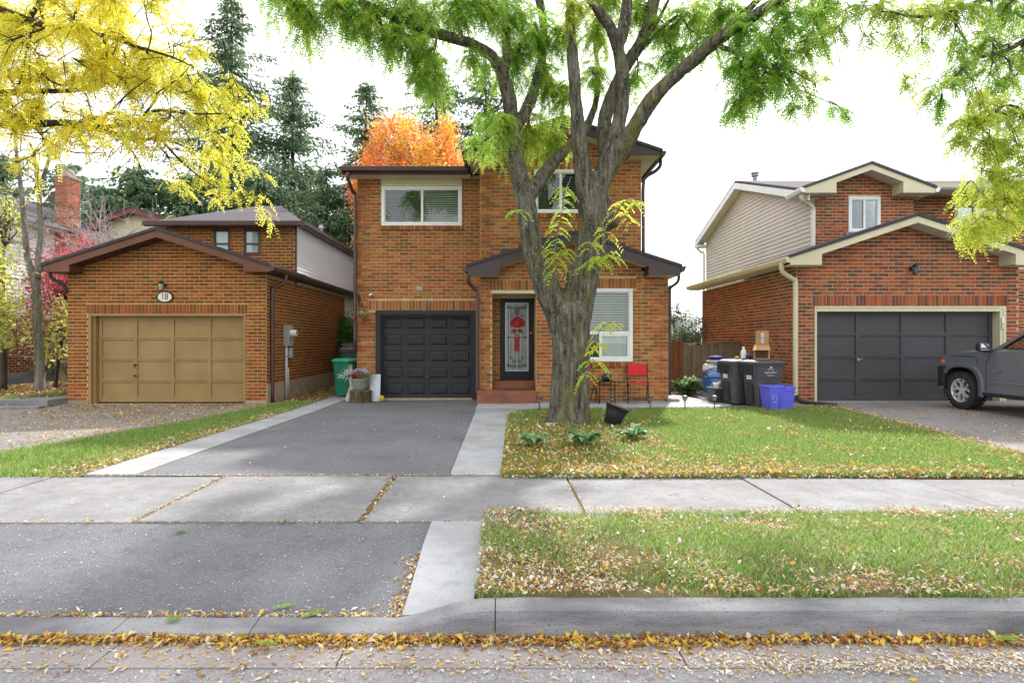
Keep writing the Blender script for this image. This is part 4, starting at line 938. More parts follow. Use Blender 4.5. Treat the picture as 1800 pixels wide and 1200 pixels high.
# front wall of the set back main house, right of the garage
wb_.add([(x1, 14.6, -.2), (16.5, 14.6, -.2), (16.5, 14.6, 3.4), (x1, 14.6, 3.4)], [(0, 1, 2, 3)]); H.bricks('x', -1, 14.6, x1, 15.0, .1, 3.3)
wall = wb_.build('wall', M['mortar_right'], rh_); H.finish(wall)
MB().box(x0-.022, x0-.001, R1+.02, 19.11, -.2, .44).build('foundation', M['conc'], rh_)
MB().box(x0-.01, 7.075, R1-.014, R1+.1, -.2, .098).build('foundation', M['conc'], rh_); MB().box(11.425, x1+.01, R1-.014, R1+.1, -.2, .098).build('foundation', M['conc'], rh_)
# gable end siding of the upper storey, boards cut to the roof line
ym, zm = 19.35, 6.78
def sidetop(y): return zm-.330*abs(y-ym)
nb = 31
for i in range(nb):
    z = 3.05+i*.12; lim = (zm-z-.03)/.330; ya, yb = max(U1+.03, ym-lim), min(23.0, ym+lim)
    if yb-ya < .2: continue
    lim2 = (zm-z-.13)/.330; yc, yd = max(U1+.03, ym-max(0, lim2)), min(23.0, ym+max(0, lim2))
    q = MB(); x = xc
    q.add([(x-.024, ya, z), (x-.024, yb, z), (x-.006, yd, z+.12), (x-.006, yc, z+.12), (x, ya, z), (x, yb, z), (x, yd, z+.12), (x, yc, z+.12)], [(0, 3, 2, 1), (0, 1, 5, 4), (3, 7, 6, 2), (0, 4, 7, 3), (1, 2, 6, 5)])
    q.build('siding_board', M['siding_b'], rh_)
q = MB(); q.add([(xc+.002, U1, 5.3), (xc+.002, 23, 5.3), (xc+.002, ym, zm)], [(0, 1, 2)]); q.build('gable_wall', M['siding_b'], rh_)
# main roof (ridge along x) with white rake boards on the siding gable
q = MB()
for sg, ye in ((-1, U1-.35), (1, 23.4)):
    zt = sidetop(ye)
    if sg < 0:
        q.prism([(ye, zt+.05), (ym, zm+.05), (ym, zm+.13), (ye, zt+.13)], 'x', 11.07, 17); y2 = U1+.25; z2 = sidetop(y2)
        q.prism([(y2, z2+.05), (ym, zm+.05), (ym, zm+.13), (y2, z2+.13)], 'x', xc-.32, 11.07)
    else: q.prism([(ye, zt+.05), (ym, zm+.05), (ym, zm+.13), (ye, zt+.13)], 'x', xc-.32, 17)
q.build('roof', M['shingle_p'], rh_)
for sg, ye in ((-1, U1-.35), (1, 23.4)):
    zt = sidetop(ye); q = MB(); q.prism([(ye, zt-.16), (ym, zm-.15), (ym, zm+.048), (ye, zt+.048)], 'x', xc-.34, xc-.31); q.build('rake_board', M['white'], rh_)
    q = MB(); q.add([(xc-.31, ye, zt-.12), (xc-.31, ym, zm-.11), (xc-.02, ym, zm-.11), (xc-.02, ye, zt-.12)], [(0, 1, 2, 3)]); q.build('rake_soffit', M['soffit_w'], rh_)
MB().box(xc-.33, xc+.3, 22.9, 23.45, sidetop(23.4)-.18, sidetop(23.4)-.1).build('eave_return', M['white'], rh_)
downspout(rh_, [(xc-.25, 23.35, 5.25), (xc-.12, 23.2, 5.05), (xc-.08, 23.05, 4.9), (xc-.08, 23.05, 3.1)], M['white'], .05)
q = MB(); q.prism([(U2-.47, 5.50), (U2-.485, 5.60), (U2-.37, 5.62), (U2-.37, 5.48), (U2-.43, 5.48)], 'x', xb1+.35, 17); q.build('gutter', M['cream'], rh_, clean=True)
MB().box(xb1-.3, 17, U2-.369, U2-.345, 5.40, 5.62).build('fascia', M['cream'], rh_); MB().box(xb1-.3, 17, U2-.344, U2-.012, 5.415, 5.43).build('soffit', M['soffit_w'], rh_)
gable_roof(rh_, 7.70, 11.05, 9.42, 5.36, 5.98, 14.55, 17.1, U1-.012, M['cream'], M['soffit_w'], M['shingle_p'], fd=.15, ret=.82, zs=5.24, gut=M['white'], ybe=15.45)
vp = P(1327, 318, 20.2); MB().lathe([(.075, -.6), (.075, .16), (.13, .16), (.13, .20), (.095, .20), (.095, .25), (.14, .25), (.14, .29), (.03, .31)], 12, (vp.x, vp.y, vp.z)).build('vent_pipe', pm('blue grey metal', (.22, .28, .32), None, .4, metal=.4), rh_)
# windows
window(rh_, wR[0], wR[1], wR[2], wR[3], U1-.01, mull=((wR[0]+wR[1])/2,), blind=M['blind_d'], fw=.075, pitch=.06)
MB().box(wR[0]-.1, wR[1]+.08, U1-.06, U1-.012, wR[2]-.09, wR[2]-.002).build('sill', M['conc'], rh_)
zt = ZY(356, U2); w4 = window(rh_, bayw[0], bayw[1], bayw[2], zt, U2-.02, fr=M['cream'], mull=(XY(1712, U2), XY(1757, U2)), fw=.09, deep=.08, backing=M['dark'])
for i in range(13):
    w = (bayw[1]-bayw[0])/13; MB().box(bayw[0]+i*w+.004, bayw[0]+(i+1)*w-.004, U2-.03, U2+.02, zt+.004, bayw[3]).build('panel_board', M['cream'], rh_)
# garage gable, door
gable_roof(rh_, 6.30, 11.96, 9.11, 3.28, 4.20, 12.50, 15.0, R1-.012, M['cream'], M['soffit_w'], M['shingle'], fd=.15, ret=.70, zs=3.12, gut=M['cream'])
q = MB(); q.prism([(xc, 3.62), (6.33, 3.26), (6.33, 3.33), (xc, 3.70)], 'y', 14.9, 19.35); q.build('roof', M['shingle'], rh_)
q = MB(); prof = [(0, 0), (0, .115), (-.105, .122), (-.115, .10), (-.095, .04), (-.07, 0)]; q.prism([(6.30+p[0], 3.175+p[1]) for p in prof], 'y', 14.88, 19.3); q.build('gutter', M['cream'], rh_, clean=True)
MB().box(6.31, x0-.013, R1, 19.32, 3.165, 3.18).build('side_soffit', M['soffit_w'], rh_)
q = MB(); cm = M['cream']
q.box(7.08, 7.13, R1-.016, R1+.25, 0, 2.24); q.box(11.29, 11.42, R1-.016, R1+.30, 0, 2.24); q.box(7.13, 11.29, R1-.016, R1+.25, 2.12, 2.24); q.box(7.13, 11.29, R1-.03, R1-.016, 2.20, 2.235); q.box(11.36, 11.42, R1-.03, R1-.016, 0, 2.20)
q.build('door_frame', cm, rh_, bevel=.006)
gdr = grid_door(rh_, 7.135, 11.285, .075, 2.115, R1+.20, M['gdoor_r'], st=.08)
q = MB(); q.box(8.14, 8.20, R1+.14, R1+.17, 1.0, 1.05); q.tube([(8.17, R1+.14, 1.03), (8.25, R1+.12, 1.045)], .009, 6); q.build('handle', M['metal'], gdr)
MB().box(7.08, 11.42, R1-.08, R1+.22, -.1, .07).build('threshold', M['conc_new'], rh_)
kp = thing('door_keypad', 'small pale garage keypad on the cream door jamb', 'keypad', (11.345, R1+.0, 1.8)); MB().box(11.31, 11.355, R1-.05, R1-.031, 1.86, 1.99).build('cover', M['white'], kp, bevel=.006); MB().box(11.315, 11.36, R1-.045, R1-.031, 1.72, 1.85).build('pad', M['grey_pl'], kp, bevel=.006)
text_obj('2 2', .17, (XY(1597, R1), R1-.014, ZY(505, R1)), pm('faded number mark', (.12, .07, .04), (.2, .1, .05), .9, 20), rh_, 'faded_numerals')  # faded house numerals, dark lettering on the brick
lantern((XY(1601, R1), R1-.012, ZY(474, R1)), 'black wall lantern on the gable above the dark grey garage door', False)
downspout(rh_, [(6.24, 12.75, 3.2), (6.24, 12.76, 3.06), (6.32, 12.8, 2.96), (6.55, 12.86, 2.84), (6.61, 12.88, 2.70), (6.61, 12.88, 1.4), (6.61, 12.88, .32), (6.60, 12.80, .22)], M['cream'], .055)
q = MB(); q.tube(smooth_path([(6.60, 12.8, .24), (6.64, 12.74, .12), (6.72, 12.5, .09), (7.1, 12.1, .09)], [.06, .06, .045, .04])[0], .05, 8); q.build('drain_hose', M['black_pl'], rh_, smooth=True)
downspout(rh_, [(7.74, 14.75, 5.28), (7.76, 14.78, 5.14), (7.95, 14.9, 5.06), (8.13, 14.96, 4.95), (8.14, 14.96, 4.6), (8.14, 14.96, 3.66)], M['soffit_w'], .06)
MB().lathe([(.0, .28), (.12, .27), (.24, .20), (.30, .05), (.31, 0)], 14, (8.62, 14.55, 3.52), 1, .7).build('roof_vent', M['iron'], rh_, smooth=True)

# ------------------------------------------------------------------ farther buildings
fh = thing('white_house', 'white sided house with brick chimney behind the garden trees at far left', 'house', (-16, 19, 0))
wx = -15.5; b = MB(); b.add([(wx, 15.5, -.1), (wx, 25, -.1), (wx, 25, 5.45), (wx, 15.5, 5.45)], [(0, 1, 2, 3)]); b.add([(wx, 15.5, -.1), (-24, 15.5, -.1), (-24, 15.5, 5.45), (wx, 15.5, 5.45)], [(0, 1, 2, 3)]); b.add([(wx, 25, -.1), (-24, 25, -.1), (-24, 25, 5.45), (wx, 25, 5.45)], [(0, 1, 2, 3)])
fw_o = b.build('wall', M['mortar_right'], fh)
for i in range(27):
    z = 2.25+i*.12; q = MB(); q.prism([(0, 0), (.024, .002), (.006, .12), (0, .12)], 'y', 15.5, 25); q.v = [(wx+.004+p[0], p[1], z+p[2]) for p in q.v]; q.build('siding_board', M['siding_w'], fh)
PAL['dark'] = ([(.13, .045, .035), (.10, .035, .03), (.16, .06, .04)], [.4, .3, .3])
H = House(fh, 'dark'); H.bricks('y', 1, wx, 15.5, 25, .45, 2.2); H.finish(fw_o)
MB().box(wx+.001, wx+.03, 15.5, 25, -.1, .44).build('foundation', M['conc'], fh)
q = MB(); q.prism([(wx+.45, 5.25), (-20, 7.2), (-24.5, 5.3), (-24.5, 5.4), (-20, 7.3), (wx+.45, 5.36)], 'y', 15.1, 25.4); q.build('roof', M['shingle_p'], fh)
q = MB(); q.prism([(wx+.45, 5.22), (wx+.56, 5.24), (wx+.57, 5.36), (wx+.45, 5.37)], 'y', 15.1, 25.4); q.build('gutter', M['metal'], fh, clean=True); MB().box(wx+.03, wx+.45, 15.2, 25.3, 5.2, 5.22).build('soffit', M['siding_w'], fh)
MB().box(wx+.03, wx+.09, 17.3, 17.4, .5, 5.2).build('downspout', M['metal'], fh)
H = House(fh, 'chim'); cb = MB(); cy0, cy1, ca, cb_ = 19.64, 20.22, wx+.02, wx+.46
cb.box(ca, cb_, cy0, cy1, -.1, 7.10); chm = cb.build('chimney', M['mortar_right'], fh)
H.bricks('x', -1, cy0, ca, cb_, 2.0, 7.08); H.bricks('y', 1, cb_, cy0, cy1, 2.0, 7.08); H.finish(chm, 100)
MB().box(ca-.04, cb_+.04, cy0-.04, cy1+.04, 7.10, 7.20).build('cap', M['chim'], chm, bevel=.01); MB().box(ca+.1, cb_-.08, cy0+.12, cy0+.45, 7.20, 7.45).build('flue', M['chim'], chm, bevel=.01)
MB().box(ca-.25, ca+.001, cy0-.15, cy1+.1, 5.3, 5.62).build('flashing', M['metal'], chm)
# cream gable farther back
bh = thing('cream_house', 'cream gabled house with red brown trim seen above the tan garage roof', 'house', (-14.5, 23, 0))
by = 22.5; bx0, bx1 = XY(178, by), XY(318, by); bcx = XY(240, by); zpk = ZY(368, by); zev = ZY(396, by)
q = MB(); q.prism([(bx0, -.1), (bx1, -.1), (bx1, zev), (bcx, zpk-.15), (bx0, zev)], 'y', by, by+7); q.build('wall', M['cream_s'], bh, clean=True)
for k in range(9):
    xx = bx0+(bx1-bx0)*(k+.5)/9; MB().box(xx-.012, xx+.012, by-.02, by-.001, 3.0, zpk-.2-abs(xx-bcx)*.36).build('batten', M['cream'], bh)
gable_roof(bh, bx0-.35, bx1+.3, bcx, zev-.02, zpk, by-.35, by+7.2, by-.005, pm('red brown trim', (.20, .065, .05), None, .6), M['brown'], M['shingle_p'], fd=.2, ret=.7, zs=zev-.22)
# grey roofed house beyond the fence
gh = thing('grey_house', 'pale house with grey roof glimpsed beyond the fence', 'house', (16, 45, 0)); gy = 42
gx0, gx1 = XY(1214, gy), XY(1290, gy)
MB().box(gx0, gx1, gy, gy+8, -1, ZY(588, gy)).build('wall', M['siding_w'], gh); q = MB(); q.prism([(gy-.5, ZY(588, gy)), (gy+4, ZY(566, gy)+.6), (gy+8.5, ZY(588, gy)), (gy+8.5, ZY(588, gy)-.12), (gy-.5, ZY(588, gy)-.12)], 'x', gx0-.4, gx1); q.build('roof', pm('grey shingle', (.36, .36, .39), None, .9), gh, clean=True)
MB().box(XY(1222, gy), XY(1231, gy), gy-.03, gy, ZY(612, gy), ZY(595, gy)).build('window', M['dark'], gh)

# board fence between the houses
fn = thing('board_fence', 'weathered board fence with one brown gate panel between the houses', 'fence', (5, 16, 0))
fx = 4.55; i = 0
while fx < 6.62:
    br = fx < 5.02; w = .135; hgt = 1.345+(.10 if br else .03*sstep(5, 6.6, fx)*3)-.02*(i % 2)
    MB().box(fx, fx+w, 16.0+(.035 if i % 2 else 0), 16.022+(.035 if i % 2 else 0), .02, hgt).build('board', M['fence_b' if br else 'fence_g'], fn); fx += w+(-.03 if i % 2 else .01); i += 1
MB().box(4.93, 5.03, 15.95, 16.05, 0, 1.50).build('post', M['fence_b'], fn); MB().box(4.5, 6.62, 16.06, 16.10, .3, .4).build('rail', M['fence_g'], fn); MB().box(4.5, 6.62, 16.06, 16.10, 1.1, 1.2).build('rail', M['fence_g'], fn)
sp = 1.36; MB().prism([(5.04, 1.36), (6.6, 1.43), (6.6, 1.46), (5.04, 1.39)], 'y', 15.97, 16.09).build('cap_rail', M['fence_g'], fn)
# ------------------------------------------------------------------ things by the middle house
# hanging ornament on the door
dk = thing('door_ornament', 'red satin knot ornament with bow and tassel hanging on the glass front door', 'ornament', (.335, RY-.03, 1.5)); oy = RY-.035
q = MB(); q.tube([(.335, oy, 2.30), (.335, oy, 2.05)], .012, 6); q.build('cord', M['satin'], dk, smooth=True)
for k in range(9):
    a = -PI*.12+k*PI*1.24/8; c = Vector((.335+.115*math.cos(a), oy, 1.885+.10*math.sin(a)))
    q = MB(); pts = [(c.x+.048*math.cos(t)*math.cos(a)-.030*math.sin(t)*math.sin(a), oy-.012*math.sin(2*t+k), c.z+.048*math.cos(t)*math.sin(a)+.030*math.sin(t)*math.cos(a)) for t in np.linspace(0, 2*PI, 14)]
    q.tube(pts, .016, 6, False); q.build('loop', M['satin'], dk, smooth=True)
q = MB(); q.lathe([(0, -.10), (.085, -.08), (.13, 0), (.085, .09), (0, .12)], 8, (.335, oy, 1.885), 1, .16); q.build('knot', M['satin'], dk, bevel=.004)
for sg in (-1, 1):
    q = MB(); q.add([(.335, oy-.03, 1.71), (.335+sg*.06, oy-.06, 1.76), (.335+sg*.155, oy-.03, 1.70), (.335+sg*.09, oy-.05, 1.645), (.335+sg*.04, oy-.075, 1.70)], [(0, 1, 4), (1, 2, 4), (2, 3, 4), (3, 0, 4)]); q.build('bow_loop', M['foil'], dk)
MB().lathe([(.03, -.04), (.045, 0), (.03, .05)], 8, (.335, oy-.01, 1.56), 1, .5).build('tassel_cap', pm('orange foil', (.62, .2, .02), None, .25, metal=.5), dk, smooth=True)
for k in range(7): MB().box(.270+k*.0175, .285+k*.0175, oy-.012-.005*(k % 2), oy-.004, 1.195+.012*(k % 3), 1.525).build('tassel_strand', M['satin'], dk)
o = MB().box(.70, .775, RY-.005, RY+.012, 1.62, 1.80).build('door_hanger', pm('brown card hanger', (.09, .05, .05), None, .7)); o.rotation_euler = (0, 0, 0); tag(o, 'small brown card hanging by the front door knob', 'card')
mt = MB(); mt.box(.10, .70, 13.0, 13.4, .323, .345); o = mt.build('door_mat', pm('brown coir', (.10, .055, .03), (.07, .04, .02), .95, 40, 120, .8, .01), bevel=.006); tag(o, 'dark brown door mat on the terracotta step', 'mat')

# wall bracket, hanging basket, camera
bx, bz = -3.585, ZY(519, 14.1)
t = thing('basket_bracket', 'black scrolled iron bracket on the brick corner above the flower pot', 'bracket', (bx, G, bz))
MB().box(bx-.02, bx+.02, G-.03, G-.012, bz-.26, bz+.03).build('back_plate', M['iron'], t, bevel=.005)
p_, r_ = smooth_path([(bx, G-.02, bz), (bx+.05, G-.18, bz+.03), (bx+.09, G-.30, bz-.05), (bx+.12, G-.26, bz-.18), (bx+.10, G-.10, bz-.26), (bx+.03, G-.02, bz-.24)], [.012]*6); q = MB(); q.tube(p_, r_, 6); q.build('scroll', M['iron'], t, smooth=True)
hp = P(635, 564, 13.86); t = thing('hanging_pot', 'terracotta flower pot with red and white blooms hung on the brick corner', 'flower pot', hp)
MB().lathe([(.065, -.085), (.10, .06), (.112, .06), (.112, .095), (.10, .095), (.095, .07)], 18, hp).build('pot', M['terra'], t, smooth=False)
q = MB()
for sg in (-1, 1): q.tube([(hp.x+sg*.1, hp.y, hp.z+.08), (hp.x, hp.y-.02, hp.z+.42)], .004, 4)
q.build('hanger', M['iron'], t)
def leafy(n, c, rad, size, pal, asp=.5, droop=.0, up=.3):
    u = rng.normal(0, 1, (n, 3)); u /= np.linalg.norm(u, axis=1)[:, None]; pos = np.array(c)+u*np.array(rad)*rng.random((n, 1))**.4
    d = u+rng.normal(0, .6, (n, 3))+np.array([0, 0, up-droop]); d /= np.linalg.norm(d, axis=1)[:, None]
    s = np.cross(d, rng.normal(0, 1, (n, 3))); s /= np.linalg.norm(s, axis=1)[:, None]; nn = np.cross(d, s)
    L = rng.uniform(size*.6, size*1.3, (n, 1)); V = np.stack([pos, pos+d*L*.45+s*L*asp*.5+nn*L*.08, pos+d*L, pos+d*L*.45-s*L*asp*.5+nn*L*.08], 1)
    p = np.array(pal); return V, p[rng.integers(0, len(p), n)]*rng.uniform(.7, 1.25, (n, 1))
V, c = leafy(170, (hp.x, hp.y, hp.z+.15), (.15, .13, .09), .06, [(.10, .2, .03), (.16, .26, .05), (.3, .33, .1)], .6); quads_obj('foliage', V, c, M['leaf'], t, 'stuff')
for dx, dz, cc in ((-.14, .11, (.6, .03, .03)), (-.11, .15, (.55, .02, .03)), (.08, .2, (.75, .72, .6)), (-.03, .22, (.75, .7, .55)), (.12, .16, (.74, .7, .6)), (.02, .17, (.7, .72, .6))):
    V, c = leafy(16, (hp.x+dx, hp.y-.05, hp.z+dz), (.025, .025, .02), .035, [cc], .9); quads_obj('blossom', V, c, M['leaf'], t)
cp = P(652, 519, 14.05); t = thing('security_camera', 'small white security camera with dark lens on the brick wall', 'camera', cp)
q = MB(); q.ball(cp, .045, 12); q.lathe([(.04, 0), (.04, .02)], 10, (cp.x-.01, cp.y+.055, cp.z)); q.tube([(cp.x, cp.y, cp.z), (cp.x-.01, cp.y+.09, cp.z+.02)], .02, 8); q.build('body', M['white'], t, smooth=True)
MB().ball((cp.x+.014, cp.y-.030, cp.z-.012), .028, 10).build('lens', M['black_pl'], t, smooth=True)

# stump, planter, boards, ball
sx, sy = XY(633, 13.72), 13.72; gz_ = gz(sx, sy)
t = thing('tree_stump', 'sawn log stump with rough bark beside the black garage door', 'stump', (sx, sy, gz_))
b = MB(); n = 40
b.v = []; prof = [(0, .262), (.30, .265), (.37, .0)]
pr = []
for j, (z, rr) in enumerate([(0, .265), (.1, .255), (.2, .25), (.29, .255)]):
    for k in range(n):
        a = 2*PI*k/n; r = rr*(1+.03*math.sin(a*3)+.02*math.sin(a*17+j)+rng.uniform(-.008, .008)); pr.append((sx+r*math.cos(a), sy+r*.85*math.sin(a), gz_+z))
b.add(pr, [(j*n+k, j*n+(k+1) % n, (j+1)*n+(k+1) % n, (j+1)*n+k) for j in range(3) for k in range(n)]); b.build('bark', M['stump'], t)
MB().prism([(sx+.25*math.cos(a), sy+.21*math.sin(a)) for a in np.linspace(0, 2*PI, 25)[:-1]], 'z', gz_+.27, gz_+.287).build('sawn_top', pm('sawn wood', (.34, .24, .12), None, .9, 20), t, clean=True)
pz = gz_+.29
t = thing('flower_planter', 'round sage green basket weave planter of silk flowers on the stump', 'planter', (sx, sy, pz))
b = MB(); b.lathe([(.13, 0), (.155, .04), (.185, .14), (.20, .25), (.215, .265), (.215, .285), (.195, .285), (.19, .25)], 28, (sx, sy, pz)); b.build('pot', M['sage'], t, smooth=True)
for j in range(5): MB().lathe([(.163+.010*j, 0), (.172+.010*j, .012), (.166+.010*j, .024)], 28, (sx, sy, pz+.055+.04*j)).build('weave_band', M['sage'], t, smooth=True)
V1 = leafy(150, (sx-.02, sy, pz+.38), (.27, .18, .10), .09, [(.12, .16, .08), (.2, .22, .14), (.10, .14, .05)], .3)
V2 = leafy(60, (sx-.27, sy-.02, pz+.36), (.16, .10, .07), .17, [(.62, .66, .64), (.55, .62, .60), (.68, .7, .68)], .13)
quads_obj('foliage', np.concatenate([V1[0], V2[0]]), np.concatenate([V1[1], V2[1]]), M['leaf'], t, 'stuff')
for dx, dz, cc, rr in ((-.10, .33, (.62, .015, .02), .075), (.05, .46, (.62, .52, .66), .07), (.14, .45, (.70, .66, .76), .075), (-.03, .48, (.66, .56, .68), .065), (-.15, .44, (.62, .6, .68), .06), (.17, .34, (.45, .42, .06), .065), (.23, .40, (.58, .6, .55), .05), (.07, .38, (.55, .45, .6), .05), (-.2, .38, (.55, .15, .25), .04)):
    V, c = leafy(60, (sx+dx, sy-.12, pz+dz), (rr*.6, rr*.5, rr*.5), rr*.75, [cc, tuple(x*.75 for x in cc)], .9); quads_obj('blossom', V, c, M['leaf'], t)
q = MB()
for dx, tx, tz in ((-.02, .05, .62), (.0, -.02, .58), (-.06, .02, .60), (.02, .08, .55)): q.tube([(sx+dx-.05, sy-.1, pz+.32), (sx+tx, sy-.1, pz+tz-.08)], .007, 5)
q.build('red_twigs', pm('red twig', (.42, .02, .05), None, .6), t)
q = MB()
for dx, tx in ((-.22, -.27), (-.20, -.215)): q.tube([(sx+dx, sy+.05, pz+.2), (sx+tx, sy+.05, pz+.62)], .009, 5)
q.build('bamboo_stake', pm('bamboo', (.5, .4, .24), None, .7), t)
def leaning(name, label, cat, px0, px1, py0, py1, Y, mat, lean, th=.02):
    a, c = XY(px0, Y), XY(px1, Y); z0 = gz(a, Y); h = ZY(py0, Y)-z0
    q = MB(); q.box(-(c-a)/2, (c-a)/2, -th/2, th/2, 0, h); o = q.build(name, mat, bevel=.004); o.location = ((a+c)/2, Y, z0+.006); o.rotation_euler = lean; tag(o, label, cat); return o
leaning('metal_sheet', 'pale grey metal sheet leaning between planter and garage door', 'panel', 648, 668, 658, 702, 13.86, M['metal'], (-.12, 0, 0), .008)
leaning('plank', 'white plank tilted against the green cart left of the stump', 'plank', 606, 613, 655, 700, 13.95, pm('worn white paint', (.62, .6, .56), (.4, .33, .24), .8, 7), (-.12, .30, .2))
leaning('plank', 'second pale plank just behind the stump', 'plank', 611, 620, 660, 703, 14.0, pm('grey worn paint', (.56, .55, .52), (.35, .3, .24), .8, 7), (-.12, .10, .1))
bp = (XY(671, 13.78), 13.78, gz(-3, 13.8)+.08)
t = thing('yellow_ball', 'small yellow ball at the corner of the black garage door', 'ball', (bp[0], bp[1], bp[2]-.08)); MB().ball(bp, .08, 16, (.9, .9, 1)).build('shell', pm('yellow vinyl', (.55, .42, .02), (.40, .28, .02), .5, 20), t, smooth=True)

# wheeled carts
def cart(name, label, loc, rz, mat, lidmat, w=.56, d=.68, h=.98, grip=True):
    t = thing(name, label, 'bin', loc, rz, world=False)
    b = MB()                                                     # tapered body, front faces -Y, round front
    def ring(z, s):
        pts = []
        hw, hd = w/2*s, d/2*s; r = .10*s
        for cx0, cy0, a0 in ((hw-r, -hd+r*1.5, -PI/2), (hw-r, hd-r, 0), (-hw+r, hd-r, PI/2), (-hw+r, -hd+r*1.5, PI)):
            for k in range(5):
                a = a0+PI/2*k/4; pts.append((cx0+r*math.cos(a), cy0+(r*1.5 if cy0 < 0 else r)*math.sin(a), z))
        return pts
    lv = [(.03, .78), (.05, .80), (h*.62, .93), (h*.63, .95), (h*.88, .99), (h*.885, 1.04), (h*.93, 1.045)]
    rings = [ring(z, s) for z, s in lv]; n = len(rings[0])
    b.add([p for r in rings for p in r], [(i*n+k, i*n+(k+1) % n, (i+1)*n+(k+1) % n, (i+1)*n+k) for i in range(len(lv)-1) for k in range(n)]+[tuple(range(n-1, -1, -1)), tuple((len(lv)-1)*n+k for k in range(n))])
    b.build('body', mat, t, local=True, bevel=.008)
    b = MB(); lid = [ring(h*.932, 1.10), ring(h*.955, 1.11), ring(h*.985, 1.02), ring(h*1.005, .80), ring(h*1.0, .70)]
    b.add([p for r in lid for p in r], [(i*n+k, i*n+(k+1) % n, (i+1)*n+(k+1) % n, (i+1)*n+k) for i in range(4) for k in range(n)]+[tuple(range(n-1, -1, -1)), tuple(4*n+k for k in range(n))]); L = b.build('lid', lidmat, t, local=True, smooth=False, bevel=.005)
    q = MB()
    for k in range(3): q.box(-w*.30+k*w*.30-.045, -w*.30+k*w*.30+.045, -d*.36, d*.36, h*1.0, h*1.016)
    q.build('rib', lidmat, L, local=True, bevel=.01)
    if grip:
        q = MB(); m = 7
        for k in range(m):
            x = -w*.36+k*w*.72/(m-1); q.box(x-.007, x+.007, -d/2*1.02-.045, -d/2*.96, h*.70, h*.925)
        q.box(-w*.40, w*.40, -d/2*1.08, -d/2*1.0, h*.90, h*.93); q.build('front_ribs', mat, t, local=True)
        q = MB(); q.box(-.10, .10, -d/2*.88-.03, -d/2*.80, h*.10, h*.52); q.build('lift_pocket', M['black_pl'], t, local=True); q = MB(); q.box(-.10, .10, -d/2*.94, -d/2*.92, h*.33, h*.345); q.build('lift_bar', M['metal'], t, local=True)
        q = MB(); q.box(-.07, .07, -d/2*.985-.004, -d/2*.96, h*.60, h*.635); q.box(-.07, .07, -d/2*.985-.004, -d/2*.96, h*.645, h*.68); q.build('sticker', M['white'], t, local=True)
    q = MB(); q.tube([(-w*.36, d/2*1.12, h*.90), (w*.36, d/2*1.12, h*.90)], .016, 8)
    for sg in (-1, 1): q.tube([(sg*w*.36, d/2*.98, h*.92), (sg*w*.36, d/2*1.12, h*.90)], .016, 8)
    q.build('handle', mat, t, local=True)
    for sg in (-1, 1):
        q = MB(); q.tube([(sg*w*.42-.03, d*.33, .13), (sg*w*.42+.03, d*.33, .13)], .13, 18); q.build('wheel', M['black_pl'], t, local=True)
    return t
gl_ = XY(607, 15.0); cart('wheeled_cart', 'green wheeled compost cart beside the brick corner of the middle house', (gl_-.02, 15.15, gz(gl_, 15)+.012), -.25, M['green_pl'], pm('green lid', (.03, .33, .18), (.02, .27, .15), .4, 4), .54, .60, 1.0, False)
cart('wheeled_cart', 'dark grey cart half hidden behind the green cart', (-4.42, 16.6, 0), .1, pm('blue grey plastic', (.045, .05, .062), None, .5), pm('blue grey lid', (.06, .068, .085), None, .4), .62, .66, 1.27, False)
o = thing('planter_box', 'brown wooden planter box behind the dark grey cart', 'planter', (-4.5, 18.2, 0)); MB().box(-5.1, -4.05, 18.0, 18.5, 0, 1.32).build('box', M['fence_g'], o, bevel=.01); MB().box(-5.13, -4.02, 17.97, 18.53, 1.32, 1.38).build('rim', M['fence_g'], o)
cA = (XY(1299, 12.55), 12.60, .058); cB = (XY(1344, 12.0), 12.12, .058)
ca_ = cart('wheeled_cart', 'dark grey wheeled cart standing behind the cart with white lettering', cA, -1.28, M['cart'], M['cart'])
cb2 = cart('wheeled_cart', 'dark grey wheeled cart with white lettering on its side nearest the lawn', cB, -1.28, M['cart'], M['cart'])
wl = pm('white print', (.75, .75, .75), None, .6)
for s_, sz, zz in (('Region of Peel', .050, .735), ('working for you', .030, .675), ('100% recycled', .026, .80)):
    text_obj(s_, sz, (.56/2*.965+.006, -.02, zz), wl, cb2, 'lettering', (PI/2-.06, 0, PI/2), .0008)
MB().box(.279, .283, -.035, .005, .825, .855).build('logo', wl, cb2, local=True)

# blue box, tote, bags, boxes
t = thing('recycling_box', 'blue plastic recycling box with white arrow mark in front of the carts', 'box', (XY(1368, 11.55), 11.6, .06), .06, world=False)
def taper_box(b, w0, d0, w1, d1, z0, z1, th=.012):
    o_ = [(-w0, -d0, z0), (w0, -d0, z0), (w0, d0, z0), (-w0, d0, z0), (-w1, -d1, z1), (w1, -d1, z1), (w1, d1, z1), (-w1, d1, z1)]
    i_ = [(-w0+th, -d0+th, z0+th), (w0-th, -d0+th, z0+th), (w0-th, d0-th, z0+th), (-w0+th, d0-th, z0+th), (-w1+th, -d1+th, z1), (w1-th, -d1+th, z1), (w1-th, d1-th, z1), (-w1+th, d1-th, z1)]
    b.add(o_+i_, [(0, 3, 2, 1), (0, 1, 5, 4), (1, 2, 6, 5), (2, 3, 7, 6), (3, 0, 4, 7), (8, 9, 10, 11), (8, 12, 13, 9), (9, 13, 14, 10), (10, 14, 15, 11), (11, 15, 12, 8), (4, 5, 13, 12), (5, 6, 14, 13), (6, 7, 15, 14), (7, 4, 12, 15)])
b = MB(); taper_box(b, .225, .17, .265, .21, 0, .475); b.build('shell', M['blue_pl'], t, local=True, bevel=.008)
